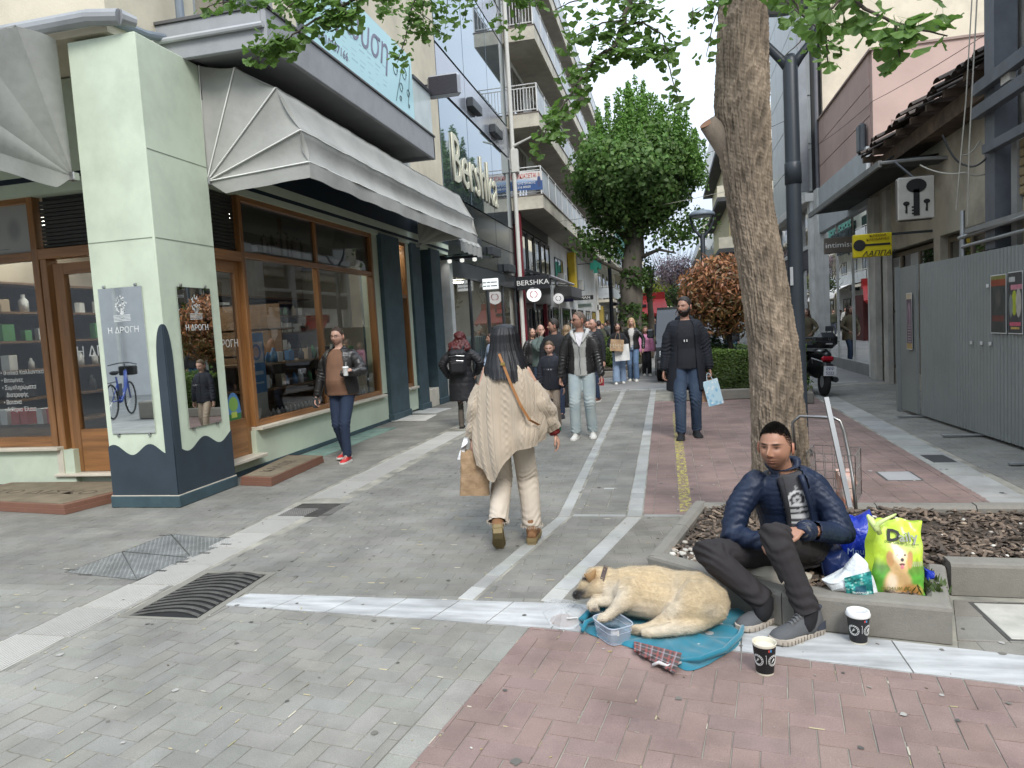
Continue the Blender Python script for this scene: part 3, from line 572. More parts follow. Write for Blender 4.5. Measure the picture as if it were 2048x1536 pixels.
# balcony slab with glass front
conc=M('balcony_concrete',(.33,.34,.35),.8,var=.12,vs=2,b=.3,bs=40,dirt=.3,ds=2,bd=.004); under=M('balcony_soffit',(.24,.245,.25),.85,var=.15,vs=1.5)
m=MB(); m.box(-5.19,-3.93,6.78,11.95,4.7,4.98); ob('balcony_slab',m,under,A)
m=MB(); m.box(-3.96,-3.9,6.72,12.0,4.64,5.02,bev=.008); m.box(-5.7,-3.96,6.72,6.78,4.64,5.02,bev=.008); ob('balcony_fascia',m,conc,A)
m=MB(); m.box(-5.19,-3.9,11.95,12.0,4.64,5.02); ob('balcony_end',m,conc,A)
m=MB(); m.box(-3.97,-3.88,6.7,12.02,5.02,5.05,bev=.004); m.box(-5.7,-3.88,6.7,6.8,5.02,5.05); ob('balcony_coping',m,M('slate_coping',(.1,.1,.1),.5,b=0),A)
m=MB(); m.tube([(-5.7,6.69,4.84),(-3.92,6.69,4.84)],.03,8); ob('soffit_pipe',m,M('pipe_grey',(.4,.41,.42),.5),A)
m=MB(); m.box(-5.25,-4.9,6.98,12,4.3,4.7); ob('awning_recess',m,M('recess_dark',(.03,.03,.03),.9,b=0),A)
t=thing('balcony_banner','light blue lettered glass banner along the balcony front','banner',(-3.9,9.3,5.05))
cv=Cv(512,96,(.46,.72,.76))
for i in range(6):
 for j in range(9): x=.04+j*.075; cv.rect(x,x+.055*((i*7+j*3)%5+3)/7,.1+.07*i,.115+.07*i,(.3,.5,.56)) if (i+j)%4 else None
ban=imgM('banner_print',cv.a,.3); ob('frame',MB().box(-3.93,-3.915,7.6,11.1,5.05,6.06),M('banner_back',(.45,.62,.64),.4,b=0),t)
uvobj('printed_panel',[((-3.912,7.62,5.07),(-3.912,11.08,5.07),(-3.912,11.08,6.04),(-3.912,7.62,6.04))],ban,t)
ink=M('lilac_grey_ink',(.2,.2,.27),.5,b=0); ink2=M('dark_ink',(.06,.09,.1),.5,b=0)
text('φωυση',.62,ink,LW(9.15,5.72,-3.91),t,shear=.3,sx=.9); text('T 2410257166',.16,ink,LW(8.2,5.2,-3.91),t,shear=.2)
for yy,zz,r_ in ((10.35,5.62,.09),(10.55,5.42,.07),(10.72,5.68,.1),(10.85,5.42,.06),(10.5,5.24,.04),(10.85,5.22,.03)):
 m=MB(); m.tube([(-3.908,yy+r_*math.cos(a)*(1-k*.02),zz+r_*math.sin(a)*(1-k*.02)) for k,a in enumerate([i*.5 for i in range(14)])],.006,4); ob('drawn_ring',m,ink2,t)
m=MB(); m.tube([(-3.908,10.3+.05*k,5.15+.09*k) for k in range(8)],.005,4); m.tube([(-3.908,11.0-.03*k,5.9-.11*k) for k in range(7)],.005,4); ob('drawn_line',m,ink2,t)
t=thing('balcony_glass','plain frosted glass balcony screen beyond the blue banner','screen',(-3.9,11.5,5.05)); ob('pane',MB().box(-3.93,-3.915,11.12,11.98,5.05,5.75),M('frost',(.5,.56,.55),.3,b=0),t); ob('rail',MB().box(-3.95,-3.89,11.1,12.0,5.75,5.8),fr_m,t)
# pharmacy-style dark cross screen on a bracket
t=thing('led_screen_sign','dark rounded LED screen sign on a bracket by the balcony','sign',(-4.6,11.9,6))
c=atY(888,172,12.1); m=MB(); m.m=Matrix.Translation(c); m.box(-.3,.3,-.06,.06,-.2,.2,bev=.05); ob('casing',m,M('sign_casing',(.35,.36,.38),.35,m=.4,b=0),t)
m=MB(); m.m=Matrix.Translation(c); m.box(-.26,.26,-.072,-.06,-.16,.16,bev=.005); ob('screen',m,M('screen_black',(.035,.033,.04),.25,b=0,var=.2,vs=40),t)
m=MB(); m.tube([c+Vector((-.3,0,.05)),c+Vector((-.5,0,.05)),c+Vector((-.5,0,-.2)),(-3.95,11.98,5.5)],.02,6); m.tube([c+Vector((-.3,0,-.1)),(-3.98,12,5.55)],.02,6); ob('bracket',m,fr_m,t)
# downpipe at the corner
m=MB(); m.tube([(-5.05,6.95,8),(-5.05,6.95,5.05),(-5.08,6.9,4.92),(-5.15,6.5,4.84),(-5.2,6.05,4.82)],.045,10); tag(ob('downpipe',m,M('pipe_blue_grey',(.17,.2,.23),.5,dirt=.2)),'grey downpipe bending round the corner above the pillar','pipe')
# timber frames
def timber(nm,mb,par=A,h=False): return ob(nm,mb,wood_h if h else wood,par)
fx=-5.26
W1=thing('shop_window_unit','wide timber shop window with posters above and goods behind','window',(-5.26,9.9,.55))
for y in (7.93,9.9,11.9): timber('post',MB().box(-5.32,-5.2 if y!=9.9 else -5.23,y,y+.075,.545,3.47,bev=.006),W1)
for z in (.545,2.7,3.4): timber('rail',MB().box(-5.31,-5.21,8.005,11.9,z,z+.075,bev=.006),W1,True)
for a,b,c,d in ((8.005,9.9,.62,2.7),(9.975,11.9,.62,2.7)): ob('pane',MB().quad((-5.27,a,c),(-5.27,b,c),(-5.27,b,d),(-5.27,a,d)),glass,W1)
# printed posters behind the upper lights
cv=Cv(256,96,(.3,.3,.28)); g_=random.Random(3)
for i in range(34):
 x=g_.uniform(.25,.85); h=g_.uniform(.2,.55)*(1-abs(x-.55)*1.2); w=g_.uniform(.012,.022); c=g_.choice([(.3,.24,.2),(.42,.38,.34),(.1,.08,.07),(.35,.3,.27)]); cv.rect(x-w,x+w,.06,.06+h,c); cv.rect(x-w*.6,x+w*.6,.06+h,.12+h,(.07,.06,.05))
cv.rect(.5,.56,.55,.9,(.25,.16,.1)); pA=imgM('cosmetics_print',cv.a,.3)
cv=Cv(128,96,(.3,.3,.275)); cv.ell(.5,.72,.05,.06,(.2,.2,.18));
for k in range(3): cv.rect(.25,.75,.34-.06*k,.355-.06*k,(.38,.38,.35))
pB=imgM('plain_print',cv.a,.3)
uvobj('upper_poster',[((-5.275,8.01,2.78),(-5.275,9.9,2.78),(-5.275,9.9,3.4),(-5.275,8.01,3.4))],pA,W1); uvobj('upper_poster',[((-5.275,9.98,2.78),(-5.275,11.9,2.78),(-5.275,11.9,3.4),(-5.275,9.98,3.4))],pB,W1)
text('Skin Perfection Lab',.17,M('faint_ink',(.42,.4,.37),.5,b=0),LW(10.95,3.1,-5.272),W1,ex=.001,sx=.8)
for a,b in ((8.005,9.9),(9.975,11.9)): ob('pane',MB().quad((-5.265,a,2.775),(-5.265,b,2.775),(-5.265,b,3.4),(-5.265,a,3.4)),glassM('upper_glass',(.7,.7,.68),.12),W1)
# street-side shop door and shutter over it
D1=thing('street_shop_door','timber and glass shop door on the street side of the pillar','door',(-5.3,7.5,.21))
for y in (7.2,7.84): timber('stile',MB().box(-5.34,-5.27,y,y+.09,.21,2.64,bev=.005),D1)
timber('rail',MB().box(-5.335,-5.275,7.29,7.84,2.5,2.64),D1,True); timber('kick_panel',MB().box(-5.335,-5.275,7.29,7.84,.21,.68,bev=.005),D1,True)
ob('pane',MB().quad((-5.3,7.29,.68),(-5.3,7.84,.68),(-5.3,7.84,2.5),(-5.3,7.29,2.5)),glass,D1)
ob('head_rail',MB().box(-5.33,-5.2,7.1,7.93,2.64,2.76,bev=.005),wood_h,A); m=MB()
for i in range(15): z=2.77+i*.046; m.box(-5.3+.012*(i%2),-5.27+.012,7.0,7.93,z,z+.04);
for i in range(15): z=2.77+i*.046; ob('shutter_slat',MB().box(-5.3,-5.27,7.0,7.93,z,z+.04,bev=.008),shutm,A)
ob('shutter_back',MB().box(-5.36,-5.33,6.98,7.93,2.7,3.5),shutm,A); ob('shutter_back',MB().box(-7.2,-5.6,7.04,7.07,2.86,3.5),shutm,A)  # boards added behind the slats to keep room lamps from showing through
wt=M('white_lettering',(.75,.75,.72),.5,b=0)
text('Η ΔΡΟΓΗ',.13,wt,LW(7.56,1.62,-5.298),D1,ex=.001)
t=thing('oval_sticker','oval blue and green sticker on the street door','sticker',(-5.29,7.55,.9)); cv=Cv(64,128,(.1,.25,.5)); cv.rect(0,1,0,.45,(.05,.2,.06)); cv.ell(.5,.7,.35,.2,(.25,.45,.1)); cv.rect(.3,.7,.35,.5,(.5,.6,.1)); cv.rect(.25,.75,.12,.22,(.3,.5,.2)); sm=imgM('oval_print',cv.a,.4)
me=bpy.data.meshes.new('print'); vs=[(-5.29,7.62+.14*math.cos(a),.78+.24*math.sin(a)) for a in [2*PI*k/24 for k in range(24)]]; me.from_pydata(vs,[],[tuple(range(24))]); uv=me.uv_layers.new(name='UVMap')
for k in range(24): a=2*PI*k/24; uv.data[k].uv=(.5+.5*math.cos(a),.5+.5*math.sin(a))
me.materials.append(sm); link('print',me,t)
# small second window
W2=thing('narrow_shop_window','narrow timber window between the two navy columns','window',(-5.26,13.4,.55))
for y in (13.15,13.56): timber('post',MB().box(-5.32,-5.2,y,y+.07,.545,3.47,bev=.006),W2)
for z in (.545,2.35,3.4): timber('rail',MB().box(-5.31,-5.21,13.22,13.56,z,z+.07),W2,True)
ob('pane',MB().quad((-5.27,13.22,.6),(-5.27,13.56,.6),(-5.27,13.56,3.4),(-5.27,13.22,3.4)),glass,W2)
# camera-facing front: window, door, posters
W3=thing('front_shop_window','timber front window with white lettering at the left edge','window',(-8.2,6.95,.5))
for x in (-7.33,): timber('post',MB().box(x,x+.09,6.93,7.05,.51,3.47,bev=.006),W3)
for z,h in ((.51,.12),(2.74,.1),(3.4,.08)): timber('rail',MB().box(-14,-7.33,6.935,7.04,z,z+h,bev=.006),W3,True)
ob('pane',MB().quad((-14,6.98,.6),(-7.33,6.98,.6),(-7.33,6.98,2.74),(-14,6.98,2.74)),glass,W3)
cv=Cv(128,96,(.32,.32,.3)); cv.rect(.55,.56,.1,.85,(.1,.1,.1)); cv.rect(.3,.8,.1,.11,(.1,.1,.1)); cv.rect(.72,.73,.5,.8,(.1,.1,.1)); cv.ell(.85,.5,.07,.3,(.22,.22,.22),.6); pC=imgM('sketch_print',cv.a,.3)
uvobj('upper_poster',[((-9,6.975,2.84),(-7.33,6.975,2.84),(-7.33,6.975,3.4),(-9,6.975,3.4))],pC,W3)
for i,s_ in enumerate(('• Φυσικά Καλλυντικά','• Βιταμίνες','• Συμπληρώματα','   Διατροφής','• Βοτανα','• Αιθέρια Έλαια')): text(s_,.075,wt,FW(-8.02,1.42-.09*i,6.974),W3,ex=.001,align='LEFT',sx=.85)
D2=thing('front_shop_door','timber and glass front door left of the green pillar','door',(-6.6,7,.2))
for x in (-7.1,-6.12): timber('stile',MB().box(x,x+.15,6.98,7.06,.19,2.68,bev=.006),D2)
timber('stile',MB().box(-7.22,-7.13,6.93,7.1,.19,2.74,bev=.006),D2)
timber('rail',MB().box(-6.95,-6.12,6.985,7.055,2.55,2.68),D2,True); timber('kick_panel',MB().box(-6.95,-6.12,6.985,7.055,.19,.7,bev=.006),D2,True)
ob('pane',MB().quad((-6.95,7.02,.7),(-6.12,7.02,.7),(-6.12,7.02,2.55),(-6.95,7.02,2.55)),glass,D2); text('Η ΔΡΟΓΗ',.17,wt,FW(-6.55,1.62,7.017),D2,ex=.001)
ob('head_rail',MB().box(-7.24,-5.68,6.93,7.08,2.74,2.86,bev=.005),wood_h,A)
for i in range(12): z=2.87+i*.046; ob('shutter_slat',MB().box(-7.2,-5.68,6.98,7.01,z,z+.04,bev=.008),shutm,A)
# mirrors on the pillar
mir=bpy.data.materials.new('mirror'); mir.use_nodes=True; p_=mir.node_tree.nodes['Principled BSDF']; p_.inputs['Metallic'].default_value=1; p_.inputs['Roughness'].default_value=.015; p_.inputs['Base Color'].default_value=(.8,.82,.8,1)
etch=M('etched_white',(.62,.64,.62),.6,b=0)
def mirror(lb,mw,w,h,flip=False):
 t=thing('wall_mirror',lb,'mirror',mw.to_translation(),group=None); m=MB(); m.m=mw; m.box(0,w,0,h,.006,.014); ob('glass',m,mir,t)
 for x in (.07,w-.07):
  for z in (-.018,h+.018): m=MB(); m.m=mw@Matrix.Translation((x,z,0)); m.lathe([(0,.022),(.014,.02),(.016,0)],n=10); ob('clip',m,steelm,t)
 m=MB(); m.m=mw
 for k in range(40):
  a=rnd.random()*6.3; r_=.085*math.sqrt(rnd.random()); x=w/2+r_*math.cos(a)*.8; z=h*.885+r_*math.sin(a)*1.1; s=rnd.uniform(.006,.012); m.quad((x-s,z-s,.0146),(x+s,z-s*.6,.0146),(x+s*.7,z+s,.0146),(x-s*.6,z+s,.0146))
 for k in range(5): m.quad((w/2-.1,h*.77+k*.014,.0146),(w/2+.1,h*.77+k*.014+.006,.0146),(w/2+.1,h*.77+k*.014+.011,.0146),(w/2-.1,h*.77+k*.014+.006,.0146))
 m.quad((w/2-.012,h*.79,.0146),(w/2+.012,h*.79,.0146),(w/2+.008,h*.86,.0146),(w/2-.008,h*.86,.0146)); ob('etched_tree',m,etch,t)
 text('Η ΔΡΟΓΗ',.085,etch,mw@Matrix.Translation((w/2,h*.71,.0147)),t,ex=.0005); return t
mirror('left pillar mirror reflecting a blue bicycle',FW(-5.6,.77,6.03),.51,1.47); mirror('right pillar mirror reflecting the reddish tree and hedge',LW(6.27,.77,-4.9),.53,1.46)
# awnings
awm=M('awning_canvas',(.335,.335,.31),.85,var=.07,vs=1.6,b=.35,bs=14,dirt=.2,ds=1.5,bd=.012); pip=M('awning_piping',(.72,.72,.68),.7,b=0)
def awning(name,label,P,prof,s0,s1,mp_,end2=True,ns=30):
 t=thing(name,label,'awning',mp_(0,3.4,s0)); pts=[P]+prof
 # canopy skin, rib to rib, sagging between ribs
 def skin(u,v):
  k=v*(len(prof)-1); i=min(int(k),len(prof)-2); f=k-i; o=prof[i][0]*(1-f)+prof[i+1][0]*f; z=prof[i][1]*(1-f)+prof[i+1][1]*f
  sag=.05*math.sin(PI*f)*(1 if i!=3 else 1.6); d=Vector((-(prof[i+1][1]-prof[i][1]),prof[i+1][0]-prof[i][0])).normalized(); sg=sag*(.6+.4*math.sin(PI*u))
  o-=abs(d.x)*sg; z-=abs(d.y)*sg*.6; s=s0+(s1-s0)*u; w=.004*math.sin(u*41+i*2)+.003*math.sin(u*97+i)
  return mp_(o+w,z+w*.5-.02*math.sin(PI*u),s)
 m=MB(); m.grid(skin,ns*2,(len(prof)-1)*6+1); ob('canopy',m,awm,t,smooth=True)
 for e,s in ((0,s0),(1,s1)):
  m=MB()
  for i in range(len(prof)-1):
   a,b=prof[i],prof[i+1]
   def sd(u,v,a=a,b=b):
    o=P[0]+(a[0]+(b[0]-a[0])*u-P[0])*v; z=P[1]+(a[1]+(b[1]-a[1])*u-P[1])*v; w=math.sin(PI*u)*v;
    return mp_(o,z,s+(.05*w+.006*math.sin(v*60+u*3)*math.sin(PI*u)*(1-.5*v))*(1 if e==0 else -1))
   m.grid(sd,9,24)
  ob('side_panel',m,awm,t,smooth=True)
  for k,(o,z) in enumerate(prof): m=MB(); m.tube([mp_(P[0],P[1],s-(.012 if e==0 else -.012)),mp_(o,z,s-(.012 if e==0 else -.012))],.008,5); ob('rib',m,pip,t)
 for k,(o,z) in enumerate(prof[1:]):
  m=MB(); m.tube([skin((i)/40,(k+1)/(len(prof)-1))+Vector((0,0,.004)) for i in range(41)],.006,5); ob('seam',m,pip if k>1 else awm,t)
 # valance
 o,z=prof[-1]
 def val(u,v): s=s0+(s1-s0)*u; return mp_(o+.009*math.sin(u*55)*v+.006*math.sin(u*23),z-.17*v+.004*math.sin(u*60)*v-.02*math.sin(PI*u),s)
 m=MB(); m.grid(val,120,4); ob('valance',m,awm,t,smooth=True)
 def val2(u,v): return mp_(P[0]+(o-P[0])*u,P[1]+(z-P[1])*u-.16*v*min(1,u*6),s0+.012*math.sin(u*14)*v)
 m=MB(); m.grid(val2,30,4); ob('valance',m,awm,t,smooth=True)
 for s in (s0,s1): m=MB(); c=mp_(P[0],P[1],s); m.m=Matrix.Translation(c); m.box(-.05,.05,-.04,.04,-.04,.04,bev=.01); ob('pivot_bracket',m,steelm,t)
 return t
prof=[(.03,4.66),(.46,4.58),(.93,4.31),(1.18,3.84),(1.25,3.5)]
awning('street_awning','long grey hooped canvas awning over the street window','x',prof,6.99,13.7,lambda o,z,s:Vector((-4.93+o,s,z))) if 0 else awning('street_awning','long grey hooped canvas awning over the street window',(0.0,3.42),prof,6.99,13.7,lambda o,z,s:Vector((-4.93+o,s,z)))
awning('front_awning','grey hooped canvas awning over the front window left of the pillar',(0.0,3.36),[(.03,4.66),(.46,4.62),(.93,4.36),(1.18,3.84),(1.25,3.45)],-5.72,-11,lambda o,z,s:Vector((s,5.98-o,z)))
m=MB(); m.tube([(-11,5.9,4.78),(-5.3,5.93,4.8),(-5.0,5.98,4.78)],.075,12); m.tube([(-5.0,5.98,4.78),(-4.93,6.1,4.77)],[.075,.05],10); tag(ob('awning_hood',m,M('hood_grey',(.3,.31,.32),.6,dirt=.15)),'grey rounded awning hood tube above the front awning','awning hood')
# folded small awning at the far end
def fold(nm,lb,y0,y1,x1,z0):
 m=MB(); m.grid(lambda u,v:Vector((-5.1+(x1+5.1)*v,y0+(y1-y0)*u,z0+.55*(1-v)**.7+.01*math.sin(u*30)+.05*math.sin(v*9)*u)),40,14); m.grid(lambda u,v:Vector((x1+.01*math.sin(u*30),y0+(y1-y0)*u,z0+.02-.22*v+.01*math.sin(u*30))),40,3); return tag(ob(nm,m,awm,smooth=True),lb,'awning')
fold('entrance_awning','small sagging grey awning at the far end of the shop',13.9,15.6,-4.1,3.45)
t=thing('lamp_bar','black bar with small round lamps under the far awning','lamp bar',(-4.8,15.9,3.3)); ob('bar',MB().box(-5.1,-4.2,15.6,15.66,3.28,3.34),fr_m,t)
for x in (-4.9,-4.6,-4.3): m=MB(); m.lathe([(0,-.06),(.05,-.04),(.05,.02),(0,.04)],(x,15.63,3.25),12); ob('bulb',m,M('lamp_white',(.8,.8,.75),.3,em=.5,b=0),t)
# steps: wooden platforms
ramp=M('painted_ramp',(.22,.11,.075),.55,var=.2,vs=4,b=.2,dirt=.3,ds=4); rtop=M('ramp_rubber',(.2,.165,.115),.7,var=.2,vs=6,b=.4,bs=70,dirt=.3)
def platform(lb,poly):
 t=thing('wooden_platform',lb,'step',(poly[0][0],poly[0][1],0)); c=[sum(p[i] for p in poly)/4 for i in (0,1)]; sh=lambda k:[(c[0]+(p[0]-c[0])*k,c[1]+(p[1]-c[1])*k) for p in poly]
 m=MB(); m.prism(poly,.002,.05); ob('lower_board',m,ramp,t); m=MB(); m.prism(sh(.985),.05,.095); ob('upper_board',m,ramp,t); m=MB(); m.prism(sh(.9),.095,.1); ob('mat',m,rtop,t); return t
p1_=platform('reddish wooden platform step in front of the front door',[(-7.95,6.0),(-6.0,5.72),(-5.6,6.02),(-5.7,6.85),(-7.95,6.85)][:1]+[(-6.0,5.74),(-5.72,6.83),(-7.9,6.85)])
p2_=platform('reddish wooden platform step at the street-side shop door',[(-4.86,7.0),(-4.42,6.93),(-4.5,8.3),(-5.05,8.36)])
text('ΤΟ ΔΙΣΚΟ',.22,M('mat_lettering',(.08,.06,.045),.8,b=0),fr((-6.85,6.3,.1005),(1,-.05,0),(0,0,1)),p1_,ex=.0005,sx=1.4); text('ΚΑΛΩΣ',.2,MATS['mat_lettering'],fr((-4.72,7.6,.1005),(-.05,1,0),(0,0,1)),p2_,ex=.0005)
# shop interior
I=thing('shop_interior','dim shop room with shelves and ceiling light panels behind the windows','room',(-8,9,0))
m=MB(); m.box(-14,-5.45,7.15,16.4,.2,.25); m.box(-9.2,-9.1,7.2,16.4,.25,3.5); m.box(-14,-13.9,7.2,16.4,.25,3.5); m.box(-14,-9.2,10.2,10.3,.25,3.5); ob('inner_wall',m,M('shop_inner',(.34,.3,.24),.8,var=.3,vs=.8),I)
for x,y in ((-6.4,9.2),(-6.4,11.6),(-7.6,8.4),(-8.6,8.2),(-10,8)): ob('light_panel',MB().box(x-.3,x+.3,y-.3,y+.3,3.46,3.49),M('light_panel',(1,.95,.82),.5,em=9,b=0),I)
for x,y in ((-6.1,8.3),(-6.1,10.2),(-7.9,7.6),(-9,7.9)): m=MB(); m.lathe([(0,0),(.05,0),(.05,.03)],(x,y,3.44),10); ob('spotlight',m,MATS['light_panel'],I)
shm=M('shelf_wood',(.17,.1,.05),.6,var=.2,stretch=(1,1,8)); gsh=M('shelf_white',(.55,.55,.52),.5)
ob('light_panel',MB().box(-5.9,-5.4,13.2,13.6,3.3,3.33),MATS['light_panel'],I)
def shelf(lb,x0,x1,y0,y1,zs):
 t=thing('display_shelf',lb,'shelf',((x0+x1)/2,(y0+y1)/2,.25))
 for z in zs: ob('board',MB().box(x0,x1,y0,y1,z,z+.03),shm,t)
 ob('back_board',MB().box(x0-.03 if x1-x0<y1-y0 else x0,x0 if x1-x0<y1-y0 else x1,y0,y1 if x1-x0<y1-y0 else y0+.02,.25,zs[-1]+.03),shm,t); return t
shelf('low wooden display shelf right behind the wide window',-6.0,-5.4,8.3,11.7,(.55,.95,1.3)); shelf('tall dark shelving on the back wall of the shop',-9.1,-8.7,7.6,16,(.6,1.0,1.4,1.8,2.2,2.6)); shelf('counter shelf behind the front window',-13,-7.5,7.2,7.6,(.72,))
shelf('tall shelving behind the front door',-7.4,-5.8,9.7,10.1,(.6,1.0,1.4,1.8,2.2))
cols=[('white',(.65,.66,.66)),('blue',(.05,.2,.45)),('teal',(.04,.3,.34)),('red',(.45,.06,.06)),('beige',(.5,.4,.28)),('green',(.1,.3,.12)),('black',(.03,.03,.03)),('yellow',(.6,.5,.08))]
protos={}
OC={}
def product(kind,ci,x,y,z,s=1,where='low display shelf'):
 k=(kind,ci)
 cn,cc=cols[ci]; mt=M('goods_'+cn,cc,.45,b=0,var=.1)
 if k not in protos:
  m=MB()
  if kind=='box': m.box(-.04,.04,-.05,.05,0,.14,bev=.003)
  else: m.lathe([(0,0),(.035,0),(.036,.09),(.015,.115),(.015,.14),(0,.14)],n=10)
  protos[k]=m.mesh('product_'+kind,mt,kind!='box')
 o=link('product_'+kind,protos[k]); o.location=(x,y,z); o.scale=(s,s,s); o.rotation_euler=(0,0,rnd.uniform(-.2,.2)); lv='%s board, %s'%({0:'bottom',1:'lower',2:'middle',3:'upper',4:'top'}[min(4,int(z*2))],where); n_=OC[(kind,cn,lv)]=OC.get((kind,cn,lv),0)+1; tag(o,'%s %s, %d%s from the near end, %s'%(cn,'bottle' if kind!='box' else 'carton',n_,{1:'st',2:'nd',3:'rd'}.get(n_ if n_<20 else n_%10,'th'),lv),'product','goods in the corner shop'); return o
for z in (.98,1.33):
 y=8.4
 while y<11.6: product(rnd.choice(['box','bottle']),rnd.choice([0,0,1,2,1,4] if y<9.6 else [0,0,4,5,6]),-5.52+rnd.uniform(-.05,.05),y,z,rnd.uniform(.9,1.5)); y+=rnd.uniform(.12,.24)
y=8.15
while y<11.7: product('bottle',0,-5.42,y,.58,.8,'window floor'); y+=.11
for z in (1.03,1.43,1.83,2.23):
 y=7.8
 while y<15.8: product(rnd.choice(['box','bottle']),rnd.choice([0,0,4,6,5,0]),-8.8,y,z,rnd.uniform(1,1.8),'back wall shelving'); y+=rnd.uniform(.2,.5)
for z in (.63,1.03,1.43,1.83):
 x=-7.3
 while x<-5.9: product('box',rnd.choice([0,4,6,0]),x,9.78,z,rnd.uniform(.9,1.5),'shelving behind the front door'); x+=rnd.uniform(.12,.3)
for i,(x,c) in enumerate(((-8.95,3),(-8.8,3),(-8.62,3),(-8.5,0),(-8.36,0),(-8.2,3),(-8.05,3),(-7.8,0),(-7.65,3))): product('box',c,x,7.32,.75,1.4,'counter behind the front window')
t=thing('blue_poster_stand','blue and white advertising stand behind the wide window','display stand',(-5.4,8.3,.6)); cv=Cv(64,160,(.1,.25,.5)); cv.rect(.1,.9,.5,.85,(.6,.65,.68)); cv.ell(.5,.68,.3,.14,(.1,.3,.6)); cv.ell(.5,.68,.2,.1,(.55,.5,.5)); cv.rect(.15,.85,.3,.36,(.5,.6,.7)); cv.rect(.15,.85,.15,.18,(.5,.6,.7)); q=imgM('stand_print',cv.a,.4)
uvobj('print',[((-5.36,8.12,.95),(-5.36,8.5,.95),(-5.36,8.5,1.75),(-5.36,8.12,1.75))],q,t); ob('body',MB().box(-5.44,-5.365,8.12,8.5,.58,1.75),gsh,t)
# ================= glass-clad shop building
B=thing('glass_building','glass clad shop building with large cream lettering','building',(-5.3,20,0))
pglass=bpy.data.materials.new('mirror_glass'); pglass.use_nodes=True; p_=pglass.node_tree.nodes['Principled BSDF']; p_.inputs['Base Color'].default_value=(.28,.34,.38,1); p_.inputs['Metallic'].default_value=.85; p_.inputs['Roughness'].default_value=.03
lpan=M('pale_panel',(.36,.38,.42),.2,m=.5,var=.03,b=0); dpan=M('dark_panel',(.06,.065,.07),.15,m=.5,var=.05,b=0,spec=.8)
jn=M('joint_black',(.02,.02,.02),.6,b=0)
ob('core',MB().box(-12,-5.3,16.45,24.25,3.4,16),jn,B)
ys=[16.5,18.95,21.6,24.2]; zs=[(3.42,4.2,dpan),(4.22,5.02,dpan),(5.06,7.42,pglass),(7.5,8.5,lpan),(8.56,11.2,pglass),(11.26,12.3,lpan),(12.36,15.8,pglass)]
for i in range(3):
 for z0,z1,mt in zs: ob('cladding_panel',MB().box(-5.3,-5.2,ys[i]+.02,ys[i+1]-.02,z0,z1,bev=.004),mt,B)
crl=M('cream_letters',(.62,.6,.47),.4,b=0); text('Bershka',1.75,crl,LW(19.6,5.95,-5.17),B,ex=.02,sx=.85,name='lettering')
for y,z in ((19.5,7.85),(22,7.8),(18.5,4.0),(20.8,3.95),(22.8,3.6)): tag(ob('wall_light_box',MB().box(-5.19,-5.0,y-.5,y+.5,z-.13,z+.13,bev=.02),fr_m),'dark box light on the glass facade %s'%{19.5:'on the pale panel band, nearer one',22:'on the pale panel band, farther one',18.5:'low on the dark band, nearest',20.8:'low on the dark band, middle',22.8:'low on the dark band, farthest'}[y],'wall light')
tag(ob('glass_canopy',MB().box(-5.2,-4.3,16.2,17.4,3.42,3.46),glassM('green_canopy_glass',(.6,.75,.72),.1)),'small green glass canopy beside the navy column','canopy')
wf=M('white_frame',(.66,.66,.63),.5,dirt=.15)
ob('white_pier',MB().box(-5.5,-5.15,16.35,16.62,0,3.4),wf,B);
for y in (18.4,20.3,22.2,24.1): ob('mullion',MB().box(-5.3,-5.22,y,y+.08,0,3.4),fr_m,B)
ob('lintel',MB().box(-5.3,-5.2,16.62,24.2,3.0,3.4),fr_m,B)
for a,b in ((16.62,18.4),(18.48,20.3),(20.38,22.2),(22.28,24.1)): ob('pane',MB().quad((-5.26,a,.05),(-5.26,b,.05),(-5.26,b,3.0),(-5.26,a,3.0)),glass,B)
m=MB(); m.box(-10,-9.9,16.6,24.2,0,3.4); m.box(-10,-5.3,16.5,24.2,3.3,3.38); m.box(-10,-5.3,16.5,16.6,0,3.3); m.box(-10,-5.3,24.2,24.25,0,3.3); ob('inner_wall',m,M('store_inner',(.42,.4,.35),.8,var=.2,vs=.7),B)
for y in (18,20,22): ob('light_panel',MB().box(-7.5,-6.5,y-.1,y+.1,3.2,3.23),MATS['light_panel'],B)
def rack(lb,x,y,n,cl):
 t=thing('clothes_rack',lb,'clothes rack',(x,y,0)); m=MB(); m.tube([(x,y,0),(x,y,1.55),(x,y+1.1,1.55),(x,y+1.1,0)],.015,6); ob('rail',m,fr_m,t)
 for i in range(n): c=cl[i%len(cl)]; yy=y+.1+i*.9/n; m=MB(); m.box(x-.2,x+.2,yy-.02,yy+.02,.75+.1*(i%2),1.45,bev=.018); ob('garment',m,M('garment_%d'%(cl.index(c)+10*len(cl)),c,.9,b=0),t)
rack('clothes rack of pale blue shirts in the glass building shop',-5.9,20.5,12,[(.35,.5,.6),(.55,.6,.62),(.2,.35,.5)]); rack('clothes rack of dark and red clothes by the white pier',-6.2,17.2,9,[(.3,.06,.06),(.06,.06,.07),(.4,.35,.3)])
t=thing('hanging_box_sign','white lit box sign hanging before the glass shopfront','sign',(-4.8,19,2.7)); c=atY(981,568,19.3); m=MB(); m.m=Matrix.Translation(c); m.box(-.22,.22,-.06,.06,-.15,.15,bev=.01); ob('box',m,M('lit_white',(.75,.78,.78),.4,em=.25,b=0),t); m=MB(); m.box(-5.2,c.x-.2,19.28,19.32,c.z+.12,c.z+.15); ob('arm',m,fr_m,t)
for k in range(2): text('▬ ▬ ▬▬',.09,ink2,fr(c+Vector((0,-.062,.05-.1*k)),(1,0,0),(0,-1,0)),t,ex=.001)
